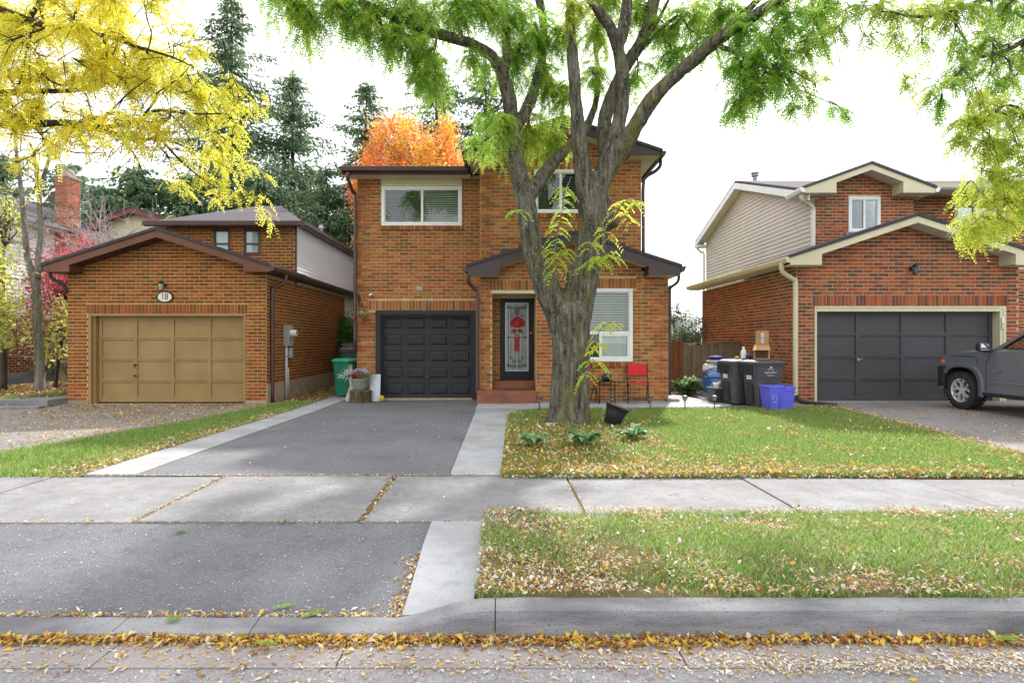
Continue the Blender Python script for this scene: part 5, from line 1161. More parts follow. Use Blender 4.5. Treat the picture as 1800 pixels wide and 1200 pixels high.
q = MB(); q.box(-.275, .275, -.222, -.207, .445, .48); q.box(-.275, .275, .207, .222, .445, .48); q.box(-.275, -.26, -.207, .207, .445, .48); q.box(.26, .275, -.207, .207, .445, .48); q.build('rim', M['blue_pl'], t, local=True, bevel=.004)
q = MB(); q.box(.06, .19, -.226, -.205, .39, .44); q.build('handle', M['blue_pl'], t, local=True, bevel=.006)
q = MB(); q.box(-.045, -.025, -.206, -.190, .02, .44); q.build('corner_rib', M['blue_pl'], t, local=True, bevel=.004)
q = MB()
for k in range(3):
    a0 = PI/2+k*2*PI/3; pts = []
    for tt in np.linspace(.12, .70, 6): pts.append((-.155+.045*math.cos(a0+tt*2*PI/3), -.2005, .235+.075*math.sin(a0+tt*2*PI/3)))
    q.tube(pts, .007, 4); a1 = a0+.9*2*PI/3; q.tube([pts[-1], (-.155+.045*math.cos(a1), -.2005, .235+.075*math.sin(a1))], [.016, .001], 4)
q.build('recycling_mark', pm('pale blue print', (.42, .45, .85), None, .6), t, local=True)
t = thing('black_tote', 'open black plastic tote full of odds and ends beside the carts', 'tote', (XY(1268, 12.75), 12.85, .06), .05, world=False)
b = MB(); taper_box(b, .17, .17, .21, .21, 0, .34); b.build('tub', M['black_pl'], t, local=True, bevel=.008); q = MB(); q.box(-.222, .222, -.222, -.208, .315, .345); q.box(-.222, .222, .208, .222, .315, .345); q.box(-.222, -.208, -.208, .208, .315, .345); q.box(.208, .222, -.208, .208, .315, .345); q.build('rim', M['black_pl'], t, local=True, bevel=.004)
for nm, c, r, m, lb in (('plastic_jar', (-.08, -.02, .42), .075, M['white'], 'white jar in the black tote'), ('yellow_bowl', (.06, .02, .45), .08, pm('lime plastic', (.42, .48, .05), None, .5), 'lime green bowl in the black tote'), ('metal_pan', (.11, -.06, .38), .09, M['grey_pl'], 'greyish pan in the black tote')):
    o = MB().lathe([(r*.7, -.13), (r, .0), (r*1.02, .03), (r*.9, .03), (r*.6, -.1)], 14, (0, 0, 0)).build(nm, m, smooth=True); o.location = (XY(1268, 12.75)+c[0], 12.85+c[1], .06+c[2]); tag(o, lb, 'container')
def lumpy(name, label, cat, c, rad, mat, amp=.18, fr=2.2, seed=0, n=28, parent=None):
    b = MB(); b.ball((0, 0, 0), 1.0, n); vv = []
    for p in b.v:
        d = 1+amp*mnoise.noise(Vector(p)*fr+Vector((seed, 0, 0)))+amp*.6*mnoise.noise(Vector(p)*fr*2.7+Vector((0, seed, 0)))
        vv.append((c[0]+p[0]*rad[0]*d, c[1]+p[1]*rad[1]*d, max(c[2]-rad[2]*.95, c[2]+p[2]*rad[2]*d)))
    b.v = vv; o = b.build(name, mat, parent, smooth=True)
    if label: tag(o, label, cat)
    return o
tarp = pm('blue tarpaulin', (.04, .16, .52), (.28, .40, .68), .4, 5, 14, .8, .03)
lumpy('tarpaulin_bundle', 'crumpled blue tarpaulin heap behind the black tote', 'tarpaulin', (XY(1262, 13.75), 13.75, .42), (.32, .28, .38), tarp, .3, 2.2, 3)
lumpy('tarpaulin_bundle', 'dark blue folded tarpaulin corner left of the blue heap', 'tarpaulin', (XY(1243, 13.7), 13.7, .42), (.10, .14, .22), pm('deep blue tarp', (.01, .09, .30), None, .4, 6, 12, .8, .03), .3, 2.0, 8)
lumpy('plastic_bag', 'white plastic sack on top of the blue heap', 'bag', (XY(1250, 13.9), 13.9, .78), (.20, .18, .13), pm('white sack', (.62, .62, .66), (.5, .5, .55), .6, 5, 20, .8, .02), .3, 2.4, 5)
for i, (z, m, lb, w) in enumerate(((.88, pm('grey plaid', (.16, .17, .18), (.30, .31, .30), .9, 18), 'grey patterned cushion in the middle of the folded pile', .23), (.955, pm('pale cushion', (.55, .57, .60), (.45, .47, .5), .8, 8), 'pale grey cushion under the navy one', .21), (1.04, pm('navy fabric', (.02, .03, .20), (.012, .02, .12), .8, 8), 'navy blue cushion on top of the folded pile', .19))):
    lumpy('cushion', lb, 'cushion', (XY(1256, 13.95)+.02*i, 13.95, z), (w, .2, .055), m, .12, 2.0, i)
hs = MB(); pts = [(XY(1258, 13.3)+.28*math.cos(a)*(1-.02*k), 13.35+.03*math.sin(3*a), .50+.26*math.sin(a)*(1-.02*k)+.06) for k in range(2) for a in np.linspace(.1, 3.0, 14)]
hs.tube(pts, .014, 6); o = hs.build('blue_strap', pm('navy strap', (.02, .05, .22), None, .5), smooth=True); tag(o, 'dark blue strap looped over the tarpaulin heap', 'strap')
bz0 = .058+.98*1.018
t = thing('cardboard_box', 'tall open cardboard box with torn flaps on the cart lids', 'box', (XY(1341, 12.2), 12.25, bz0), -.5, world=False)
b = MB(); b.box(-.14, .15, -.15, .14, 0, .29); b.build('lower_carton', M['card'], t, local=True)
b = MB(); b.box(-.145, -.141, -.15, .14, .0, .30); b.build('pale_side', M['card_l'], t, local=True)
b = MB(); b.box(-.11, .13, -.10, .14, .292, .62); b.build('upper_carton', M['card'], t, local=True); b = MB(); b.box(-.115, -.111, -.10, .14, .293, .60); b.build('pale_side', M['card_l'], t, local=True)
for (ang, y0) in ((.5, -.16),):
    q = MB(); q.add([(-.13, -.152, .30), (.16, -.152, .30), (.19, -.36, .20), (-.15, -.36, .20), (-.13, -.150, .304), (.16, -.150, .304), (.19, -.36, .204), (-.15, -.36, .204)], [(0, 1, 2, 3), (7, 6, 5, 4), (2, 6, 7, 3), (1, 5, 6, 2), (0, 3, 7, 4)]); q.build('flap', M['card'], t, local=True)
q = MB(); q.box(-.12, .13, -.153, -.150, .03, .26); q.build('painted_opening', pm('painted carton shade', (.10, .055, .025), None, .9), t, local=True)  # flat darker sheet on the closed carton, paints the shade of an open inside
for k, (x, z) in enumerate(((0.02, .40), (.02, .52))): MB().box(x-.03, x+.03, -.104, -.1, z-.05, z+.05).build('printed_tape', pm('blue white tape', (.45, .55, .65), None, .5), t, local=True)
t = thing('plastic_jug', 'white plastic jug standing on the rear cart lid', 'jug', (XY(1307, 12.6), 12.60, bz0)); jx_, jy = XY(1307, 12.6), 12.6
MB().lathe([(.055, 0), (.06, .02), (.06, .15), (.045, .19), (.025, .215), (.025, .235)], 14, (jx_, jy, bz0)).build('bottle', M['white'], t, smooth=True); MB().lathe([(.028, .235), (.028, .262), (.02, .265)], 12, (jx_, jy, bz0)).build('cap', M['white'], t)
lumpy('black_pouch', 'small black pouch next to the white jug', 'pouch', (XY(1317, 12.55), 12.55, bz0+.06), (.07, .06, .06), M['black_pl'], .3, 2.5, 2)
lumpy('orange_cloth', 'small orange cloth on the rear cart lid', 'cloth', (XY(1296, 12.6), 12.62, bz0+.025), (.05, .05, .03), pm('orange cloth', (.6, .3, .06), None, .9), .2, 3, 2)

# red folding chairs, side table
def folding_chair(label, loc, rz):
    t = thing('folding_chair', label, 'chair', loc, rz, 'red folding chairs on the porch walk', world=False); w = .225
    q = MB()
    q.box(-w, w, .19, .205, .62, .88); o = q.build('backrest', M['red'], t, local=True, bevel=.012); o.rotation_euler = (-.08, 0, 0)
    q = MB(); q.box(-w+.01, w-.01, -.20, .17, .425, .445); o = q.build('seat', M['red'], t, local=True, bevel=.012)
    for sg in (-1, 1):
        x = sg*w
        q = MB(); q.tube([(x, .215, .88), (x, .16, .60), (x, .0, .40), (x, -.20, .012)], .011, 8); q.build('leg', M['iron'], t, local=True, smooth=True)
        q = MB(); q.tube([(x*.93, -.20, .44), (x*.93, .02, .38), (x*.93, .27, .012)], .011, 8); q.build('leg', M['iron'], t, local=True, smooth=True)
        q = MB(); q.tube([(x, .10, .53), (x, -.12, .42)], .008, 6); q.build('brace', M['iron'], t, local=True)
    q = MB(); q.tube([(-w, -.16, .09), (w, -.16, .09)], .009, 6); q.tube([(-w*.93, .22, .09), (w*.93, .22, .09)], .009, 6); q.build('stretcher', M['iron'], t, local=True)
    return t
wz = walkz(2.7, 12.6)
folding_chair('red folding chair standing by the window corner, nearest the lawn lights', (XY(1121, 12.72), 12.72, wz), -.18)
folding_chair('red folding chair mostly hidden behind the big trunk', (XY(1030, 12.72), 12.72, wz), .25)
t = thing('side_table', 'small black metal side table between the red chairs', 'table', (XY(1064, 12.74), 12.74, wz), .12, world=False)
q = MB(); q.box(-.22, .22, -.18, .18, .475, .495); q.build('top', M['iron'], t, local=True, bevel=.006)
for sx_ in (-1, 1):
    for sy_ in (-1, 1):
        q = MB(); q.tube([(sx_*.17, sy_*.14, .475), (sx_*.18, sy_*.15, 0)], .011, 6); q.build('leg', M['iron'], t, local=True)
q = MB(); q.box(-.19, .19, -.155, -.14, .40, .415); q.box(-.19, .19, .14, .155, .40, .415); q.box(-.18, .18, -.16, -.148, .10, .112); q.box(-.18, .18, .148, .16, .10, .112); q.build('rail', M['iron'], t, local=True)
o = lumpy('plant_pot', 'black crumpled planter bag on the side table', 'pot', (XY(1066, 12.74), 12.74, wz+.575), (.11, .10, .085), M['black_pl'], .3, 2.4, 4)

# solar lights along the walk
def solar(label, loc):
    t = thing('solar_light', label, 'garden light', loc, 0, 'solar lights along the porch walk', world=False)
    q = MB(); q.tube([(0, 0, -.05), (0, 0, .19)], .011, 8); q.build('stake', M['black_pl'], t, local=True)
    q = MB(); q.lathe([(.012, .18), (.03, .20), (.05, .26)], 8); q.build('lens', pm('clear lens', (.42, .43, .42), (.2, .2, .2), .25, 40), t, local=True)
    q = MB()
    for k in range(4):
        a = k*PI/2+PI/4; q.tube([(.014*math.cos(a), .014*math.sin(a), .18), (.036*math.cos(a), .036*math.sin(a), .205), (.054*math.cos(a), .054*math.sin(a), .262)], .005, 4)
    q.build('cage', M['iron'], t, local=True)
    q = MB(); q.lathe([(.066, .258), (.070, .266), (.045, .285), (.03, .29)], 12); q.build('cap', M['black_pl'], t, local=True)
    q = MB(); q.box(-.025, .025, -.025, .025, .2905, .294); q.build('solar_panel', M['metal'], t, local=True); return t
for px, Yy, lb in ((948, 11.62, 'solar garden light left of the trunk beside the terracotta step'), (1076, 11.70, 'solar garden light below the side table, right of the trunk'), (1143, 11.68, 'solar garden light in front of the red chair'), (1204, 11.66, 'solar garden light just right of the house corner'), (1256, 11.64, 'solar garden light at the rounded right end of the walk')):
    x = XY(px, Yy); solar(lb, (x, Yy, lawnz(x, Yy)))
# black tub tipped on the lawn
tb = (XY(1075, 9.62), 9.62); t = thing('black_tub', 'black round rubber tub tipped on the grass beside the trunk', 'tub', (tb[0], tb[1], lawnz(*tb)+.03), .0, world=False); t.rotation_euler = (.10, .34, .3)
b = MB(); b.lathe([(.10, 0), (.135, .0), (.165, .20), (.205, .31), (.215, .31), (.21, .325), (.195, .322), (.15, .20), (.12, .02)], 30); b.build('shell', M['black_pl'], t, local=True, smooth=True)
MB().lathe([(.208, .308), (.219, .308), (.219, .328), (.205, .33)], 30).build('rim', pm('scuffed rim', (.10, .10, .11), None, .5), t, local=True, smooth=True)
for sg in (-1, 1): MB().box(-.05, .05, sg*.195-.02, sg*.195+.02, .285, .30).build('handle', M['black_pl'], t, local=True, bevel=.008)
# hostas
hm = leafmat('hosta leaf', .35, .35)
def hosta(label, px, py, n, r, seed):
    Y = 1.43/((py-600)/1000.0); x0 = XY(px, Y); z0 = lawnz(x0, Y); t = thing('hosta', label, 'plant', (x0, Y, z0), group='hosta clumps under the tree'); rr = random.Random(seed)
    for i in range(n):
        a = rr.uniform(0, 2*PI); e = rr.uniform(.7, 1.7); L = r*rr.uniform(.75, 1.15); w = L*.52; d = Vector((math.cos(a), math.sin(a), 0)); s = Vector((-d.y, d.x, 0)); Vq = []; col = []
        base = Vector((x0, Y, z0))+d*r*.25*rr.random()
        rows = []
        for k in range(6):
            u = k/5; hh = L*(1.2*u*e-1.25*u*u*e*.75)+.05; ww = w*math.sin(PI*min(1, u*.92+.06))**.8
            c = base+d*(L*u*.95)+Vector((0, 0, max(.01, hh))); rows.append([c-s*ww*.5+Vector((0, 0, .02*ww/w)), c, c+s*ww*.5+Vector((0, 0, .02*ww/w))])
        for k in range(5):
            for m in range(2):
                Vq.append([rows[k][m], rows[k][m+1], rows[k+1][m+1], rows[k+1][m]]); g_ = rr.uniform(.85, 1.15); col.append((.09*g_, .22*g_, .06*g_) if rr.random() > .3 else (.28, .36, .18))
        o = quads_obj('leaf', np.array([[tuple(v) for v in qd] for qd in Vq]), np.array(col), hm, t)
hosta('upright hosta clump with dark leaves left of the trunk base', 938, 790, 18, .22, 3)
hosta('spreading hosta clump in front of the trunk', 1027, 788, 24, .25, 5)
hosta('greyish wilted hosta clump right of the black tub', 1112, 776, 24, .24, 9)

# ------------------------------------------------------------------ the pickup truck
tk = thing('pickup_truck', 'grey blue pickup truck parked nose in before the dark grey garage door', 'truck', (8.92, 10.98, .085))
tk.location = (9.25, 11.50, .085); tk.rotation_euler = (0, 0, -PI/2)     # built nose to -X, then turned to face the garage
paint = pm('slate blue car paint', (.21, .225, .275), (.20, .215, .265), .22, 2, metal=.5, spec=.5, coat=.6); trim = pm('matte black trim', (.02, .02, .022), None, .6)
yn_, yf_, wz_ = 10.98, 12.80, .085; wr = .372; wc = (8.92, wz_+wr); wc2 = (12.15, wz_+wr)
def arch(cx0, cz0, r, a0, a1, n=14):
    sp_ = lambda v: math.copysign(abs(v)**.72, v)
    return [(cx0+r*sp_(math.cos(a)), cz0+r*sp_(math.sin(a))) for a in np.linspace(a0, a1, n)]
side = [(8.40, .60), (8.37, .80), (8.38, 1.02), (8.42, 1.13), (8.52, 1.19), (9.0, 1.235), (9.42, 1.258), (9.6, 1.26), (13.75, 1.29), (13.85, .62), (12.66, .52)] + arch(wc2[0], wc2[1], .47, -.0, PI) + [(11.66, .47), (9.44, .45)] + arch(wc[0], wc[1]+.01, .465, -.05, PI*.93)
q = MB(); q.prism(side, 'y', yn_, yf_); body = q.build('body', paint, tk, bevel=.055, seg=4, clean=True)
for p in body.data.polygons: p.use_smooth = False
# hood crown and cab
q = MB(); q.prism([(8.46, 1.12), (8.58, 1.235), (9.1, 1.275), (9.62, 1.295), (9.62, 1.1)], 'y', yn_+.20, yf_-.20); q.build('hood', paint, tk, bevel=.05, seg=4, clean=True)
gh_ = [(9.52, 1.24), (10.42, 1.79), (10.7, 1.83), (12.0, 1.80), (12.28, 1.27)]
def inset(y, t): return y
b = MB(); nb_ = len(gh_); ya0, ya1, tb_ = yn_+.05, yf_-.05, .16
A_ = [(x, ya0+tb_*(z-1.24)/.58, z) for x, z in gh_]; B_ = [(x, ya1-tb_*(z-1.24)/.58, z) for x, z in gh_]
b.add(A_+B_, [(i, i+1, i+1+nb_, i+nb_) for i in range(nb_-1)]); b.build('cab_roof', paint, tk, bevel=.01)
# pillars and glass on both flanks
def flank(y_of, sgn):
    def v(x, z, o=0): return (x, y_of(z)+o*sgn, z)
    q = MB(); win = [(9.80, 1.31), (10.40, 1.70), (10.74, 1.745), (10.74, 1.31)]; win2 = [(10.86, 1.31), (10.86, 1.745), (11.85, 1.73), (12.0, 1.31)]
    out = [(9.52, 1.24), (10.42, 1.79), (10.7, 1.83), (12.0, 1.80), (12.28, 1.27)]
    def strip_(a, c):
        n = len(a); q.add([v(*p) for p in a]+[v(*p) for p in c]+[v(p[0], p[1], .03) for p in a]+[v(p[0], p[1], .03) for p in c], [(i, i+1, n+i+1, n+i) for i in range(n-1)]+[(2*n+i, 3*n+i, 3*n+i+1, 2*n+i+1) for i in range(n-1)])
    strip_([(9.52, 1.24), (10.42, 1.79), (10.74, 1.83)], [(9.80, 1.31), (10.40, 1.70), (10.74, 1.745)])
    strip_([(9.52, 1.24), (10.8, 1.25), (12.28, 1.27)], [(9.80, 1.31), (10.8, 1.31), (12.0, 1.31)])
    strip_([(10.74, 1.83), (12.0, 1.80), (12.28, 1.27)], [(10.86, 1.745), (11.85, 1.73), (12.0, 1.31)])
    strip_([(10.74, 1.31), (10.74, 1.83)], [(10.86, 1.31), (10.86, 1.83)]); q.build('pillars', paint, tk)
    for wq in (win, win2):
        q2 = MB(); q2.add([v(p[0], p[1], .012) for p in wq], [tuple(range(4))]); q2.build('side_window', M['glass'], tk)
        q3 = MB(); q3.tube([v(*p, -.004) for p in wq+[wq[0]]], .012, 5); q3.build('window_seal', trim, tk)
flank(lambda z: ya0+tb_*(z-1.24)/.58, 1); flank(lambda z: ya1-tb_*(z-1.24)/.58, -1)
q = MB(); q.add([(9.56, ya0+.06, 1.27), (10.40, ya0+.2, 1.775), (10.40, ya1-.2, 1.775), (9.56, ya1-.06, 1.27)], [(0, 1, 2, 3)]); q.v = [(x-.012, y, z+.012) for x, y, z in q.v]; q.build('windscreen', M['glass'], tk)
MB().box(9.7, 11.9, ya0+.12, ya1-.12, 1.0, 1.27).build('interior', M['dark'], tk)
for xx in (10.35, 11.3): MB().box(xx, xx+.18, ya0+.22, ya0+.62, 1.2, 1.68).build('headrest', M['dark'], tk, bevel=.05)
# fender flares, sills, seams
for cxw, czw in (wc, wc2):
    q = MB(); pts_o = arch(cxw, czw+.01, .545, -.10, PI*1.0, 18); pts_i = arch(cxw, czw+.01, .46, -.10, PI*1.0, 18); n = 18
    q.add([(x, yn_-.045, z) for x, z in pts_i]+[(x, yn_-.004, z) for x, z in pts_o]+[(x, yn_+.06, z) for x, z in pts_i], [(i, i+1, n+i+1, n+i) for i in range(n-1)]+[(2*n+i, 2*n+i+1, i+1, i) for i in range(n-1)]); q.build('fender_flare', paint, tk, smooth=True)
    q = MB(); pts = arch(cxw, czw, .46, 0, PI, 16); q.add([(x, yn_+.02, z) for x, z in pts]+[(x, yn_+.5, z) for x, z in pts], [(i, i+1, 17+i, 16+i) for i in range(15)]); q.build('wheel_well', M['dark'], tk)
MB().box(8.36, 8.60, yn_+.02, yf_-.02, .42, .74).build('front_bumper', trim, tk, bevel=.06, seg=3); MB().box(8.352, 8.53, yn_-.05, yn_+.05, .50, .93).build('bumper_end', trim, tk, bevel=.02)
MB().box(9.44, 11.62, yn_-.02, yn_+.15, .39, .465).build('rocker', trim, tk, bevel=.02); MB().box(8.7, 13.6, yn_+.3, yf_-.3, .36, .62).build('chassis', M['dark'], tk)
MB().box(8.405, 8.50, yn_-.008, yn_+.07, .985, 1.06).build('marker_light', pm('amber lens', (.75, .16, .02), None, .2), tk, bevel=.01)
q = MB(); q.box(8.37, 8.46, yn_+.10, yn_+.45, .93, 1.08); q.build('headlight', pm('clear lamp', (.6, .6, .62), None, .1), tk, bevel=.02)
q = MB(); q.box(8.375, 8.40, yn_+.46, yf_-.46, .78, 1.08); q.build('grille', trim, tk)
for xx in (9.52, 10.80, 12.02):
    MB().tube([(xx, yn_-.001, .50), (xx, yn_-.001, 1.02), (xx+(.10 if xx < 10 else 0), yn_-.001, 1.21)], .006, 4).build('door_seam', trim, tk)
q = MB(); p_, r_ = smooth_path([(8.66, yn_-.003, 1.13), (9.1, yn_-.003, 1.145), (9.27, yn_-.003, 1.13), (9.31, yn_-.003, 1.03)], [.007]*4); q.tube(p_, r_, 4); q.build('fender_crease', trim, tk)
q = MB(); q.add([(9.75, yn_-.004, .70), (10.75, yn_-.004, .72), (10.75, yn_-.004, .66), (9.62, yn_-.020, .655)], [(0, 1, 2, 3)]); q.build('door_crease', paint, tk)
MB().box(10.45, 10.68, yn_-.035, yn_-.012, 1.06, 1.10).build('door_handle', paint, tk, bevel=.01)
text_obj('AT', .075, (9.70, yn_-.006, .865), M['metal'], tk, 'badge', ext=.003, sx=1.25, shear=.25); text_obj('X', .075, (9.81, yn_-.006, .865), pm('red badge', (.45, .02, .03), None, .4), tk, 'badge', ext=.003, sx=1.4, shear=.25)
q = MB(); q.box(9.50, 9.64, yn_-.22, yn_-.04, 1.25, 1.42); mir = q.build('mirror', trim, tk, bevel=.05, seg=3); q = MB(); q.tube([(9.56, yn_-.1, 1.27), (9.68, yn_+.06, 1.26)], .035, 8); q.build('mirror_arm', trim, mir)
MB().box(9.632, 9.648, yn_-.205, yn_-.055, 1.27, 1.40).build('mirror_glass', pm('mirror', (.7, .72, .74), None, .03, metal=1.0), mir)
q = MB(); q.box(12.30, 13.78, yn_+.09, yf_-.09, 1.15, 1.25); q.build('bed_floor', trim, tk)
tyre = pm('tyre rubber', (.022, .022, .023), (.03, .03, .03), .85, 10)
rimm = pm('machined alloy', (.66, .65, .66), (.58, .57, .58), .38, 4, metal=.5)
def wheel(cx0, cy0, flip):
    s = 1 if flip else -1                                   # outer face direction in y
    q = MB(); n = 40; w = .13
    prof = [(wr*.62, .10), (wr*.66, .125), (wr*.86, .13), (wr*.965, .105), (wr, .07), (wr, -.07), (wr*.965, -.105), (wr*.86, -.13), (wr*.66, -.125), (wr*.62, -.10)]
    vs2 = [(cx0+r*math.cos(2*PI*k/n), cy0+s*y, wc[1]+r*math.sin(2*PI*k/n)) for r, y in prof for k in range(n)]; m = len(prof)
    q.add(vs2, [(i*n+k, i*n+(k+1) % n, ((i+1) % m)*n+(k+1) % n, ((i+1) % m)*n+k) for i in range(m) for k in range(n)]); W = q.build('wheel', tyre, tk, smooth=True)
    q = MB()
    for k in range(30):
        a = 2*PI*k/30
        for yo, sh in ((.085, 0), (-.085, .1)):
            a2 = a+sh; c, s_ = math.cos(a2), math.sin(a2); t_ = (-s_, c); r0, r1 = wr*.955, wr*1.018
            pts = [(cx0+c*r+t_[0]*d, cy0+s*(yo+dy), wc[1]+s_*r+t_[1]*d) for r in (r0, r1) for d, dy in ((-.022, -.04), (.022, -.04), (.022, .045), (-.022, .045))]
            q.add(pts, [(4, 5, 6, 7), (0, 1, 5, 4), (1, 2, 6, 5), (2, 3, 7, 6), (3, 0, 4, 7)])
    q.build('tread', tyre, W)['kind'] = 'stuff'
    q = MB(); n2 = 36; pr = [(wr*.60, .02), (wr*.66, .10), (wr*.68, .118), (wr*.63, .116), (wr*.60, .09), (wr*.57, .0)]
    q.add([(cx0+r*math.cos(2*PI*k/n2), cy0+s*y, wc[1]+r*math.sin(2*PI*k/n2)) for r, y in pr for k in range(n2)], [(i*n2+k, i*n2+(k+1) % n2, (i+1)*n2+(k+1) % n2, (i+1)*n2+k) for i in range(len(pr)-1) for k in range(n2)])
    q.build('rim', rimm, W, smooth=True)
    for k in range(5):
        a = 2*PI*k/5+PI/2
        def pol(r, da, y): return (cx0+r*math.cos(a+da), cy0+s*y, wc[1]+r*math.sin(a+da))
        q = MB()
        for sg in (-1, 1):
            A1 = [pol(wr*.14, sg*.0, .092), pol(wr*.17, sg*.42, .092), pol(wr*.36, sg*.28, .10), pol(wr*.34, sg*.0, .10)]
            A2 = [pol(wr*.34, sg*.0, .10), pol(wr*.36, sg*.28, .10), pol(wr*.62, sg*.47, .112), pol(wr*.62, sg*.27, .112)]
            for A in (A1, A2):
                Bq = [(p[0], p[1]-s*.045, p[2]) for p in A]; q.add(A+Bq, [(0, 1, 2, 3), (0, 4, 5, 1), (1, 5, 6, 2), (2, 6, 7, 3), (3, 7, 4, 0)])
        q.build('spoke', rimm, W)
    q = MB(); q.tube([(cx0, cy0+s*.05, wc[1]), (cx0, cy0+s*.098, wc[1])], wr*.17, 16); q.build('hub', rimm, W)
    q = MB(); q.tube([(cx0, cy0-s*.02, wc[1]), (cx0, cy0+s*.02, wc[1])], wr*.6, 24); q.build('brake_disc', M['dark'], W)
wheel(wc[0], yn_+.10, False); wheel(wc2[0], yn_+.10, False); wheel(wc[0], yf_-.10, True); wheel(wc2[0], yf_-.10, True)
# ------------------------------------------------------------------ trees
def unit(v): return v/np.maximum(1e-9, np.linalg.norm(v, axis=-1, keepdims=True))
def locust_leaves(O, D, L, col, npair=8, lf=.034, asp=.45, droop=.5, flat=None):
    """pinnate leaves: origins O, directions D, lengths L; every leaflet one folded quad"""
    n = len(O); D = unit(D); up = np.array([0, 0, 1.0])
    s = unit(np.cross(D, up+rng.normal(0, .45, (n, 3)))); nn = np.cross(s, D); Vs = []; Cs = []
    for k in range(npair):
        t = (k+.8)/(npair+.2); p = O+D*L[:, None]*t; p[:, 2] -= droop*L*t*t
        tan = unit(D-up*droop*1.6*t)
        for sg in (-1, 1):
            d = unit(s*sg*.92+tan*.42+nn*rng.normal(0, .22, (n, 1))-up*.25+rng.normal(0, .10, (n, 3)))
            l = (lf*rng.uniform(.8, 1.15, n)*(1-.35*abs(t-.5)))[:, None]
            w = np.cross(d, nn); w = unit(w)*l*asp*.5; fold = nn*l*.05
            Vs.append(np.stack([p, p+d*l*.45+w+fold, p+d*l, p+d*l*.45-w+fold], 1)); Cs.append(col*rng.uniform(.88, 1.12, (n, 1)))
    return np.concatenate(Vs), np.concatenate(Cs)

def cluster_crown(root, clusters, nodes, colf, twigmat, leaf_n=9, L=(.12, .20), npair=8, lf=.034, droop=.5, twig_r=.006, tw_len=None, hang=.35, spread=1.0, dens=1.25):
    """clusters: (center, radii, twigs, tint). A branch runs from the nearest limb node into each cluster, twigs fan out of it, leaves sit on the twigs"""
    tw = MB(); O = []; D = []; LL = []; CC = []
    N = np.array([tuple(p) for p, r in nodes])
    for c, rad, nt, tint in clusters:
        c = np.array(c); rad = np.array(rad)*spread
        j = int(np.argmin(((N-c-np.array([0, 0, .25]))**2).sum(1))); a = N[j]; rb = min(nodes[j][1]*.55, .012+.006*np.linalg.norm(c-a)+.006)
        mid = (a+c)/2+rng.normal(0, .10, 3)*np.linalg.norm(c-a)+np.array([0, 0, .10*np.linalg.norm(c-a)])
        e = c+np.array([rng.normal(0, .3)*rad[0], rng.normal(0, .3)*rad[1], .2*rad[2]])
        pts, rr = smooth_path([a, a*.7+mid*.3+rng.normal(0, .04, 3), mid, c, e], [rb, rb*.9, rb*.75, rb*.55, rb*.35], 3)
        tw.tube(pts, rr, 5, False); pa = np.array([tuple(p) for p in pts]); m = len(pa)
        for i in range(max(2, int(nt*dens))):
            st = pa[rng.integers(int(m*.45), m)]; u = unit(rng.normal(0, 1, 3)); en = c+u*rad*rng.random()**.45
            dl = np.linalg.norm(en-st)
            if dl < .12: en = st+unit(rng.normal(0, 1, 3))*.2; dl = .2
            mp = (st+en)/2+rng.normal(0, .10, 3)*dl+np.array([0, 0, .13*dl]); en = en-np.array([0, 0, hang*dl*.5])
            ts = np.linspace(0, 1, 6)[:, None]; q = (1-ts)**2*st+2*ts*(1-ts)*mp+ts**2*en
            tw.tube([tuple(p) for p in q], np.linspace(twig_r, twig_r*.35, 6), 3, False)
            k = max(3, int(leaf_n*rng.uniform(.6, 1.3))); tt = np.sort(rng.uniform(.22, 1, k)); tt[-1] = 1
            pos = np.stack([np.interp(tt, ts[:, 0], q[:, x]) for x in range(3)], 1); tg = unit(en-st)
            sd = unit(np.cross(tg, [0, 0, 1.0]))*np.where(np.arange(k) % 2, 1, -1)[:, None]
            d = tg*.55+sd*.75+rng.normal(0, .32, (k, 3))+np.array([0, 0, -.15]); O.append(pos); D.append(d); LL.append(rng.uniform(L[0], L[1], k))
            CC.append(colf(pos, tint, rng.random()))
    O, D, LL, CC = map(np.concatenate, (O, D, LL, CC))
    tw.build('twigs', twigmat, root, smooth=True)['kind'] = 'stuff'
    V, col = locust_leaves(O, D, LL, CC, npair, lf, droop=droop)
    o = quads_obj('crown', V, col, M['leaf'], root, 'stuff'); return o

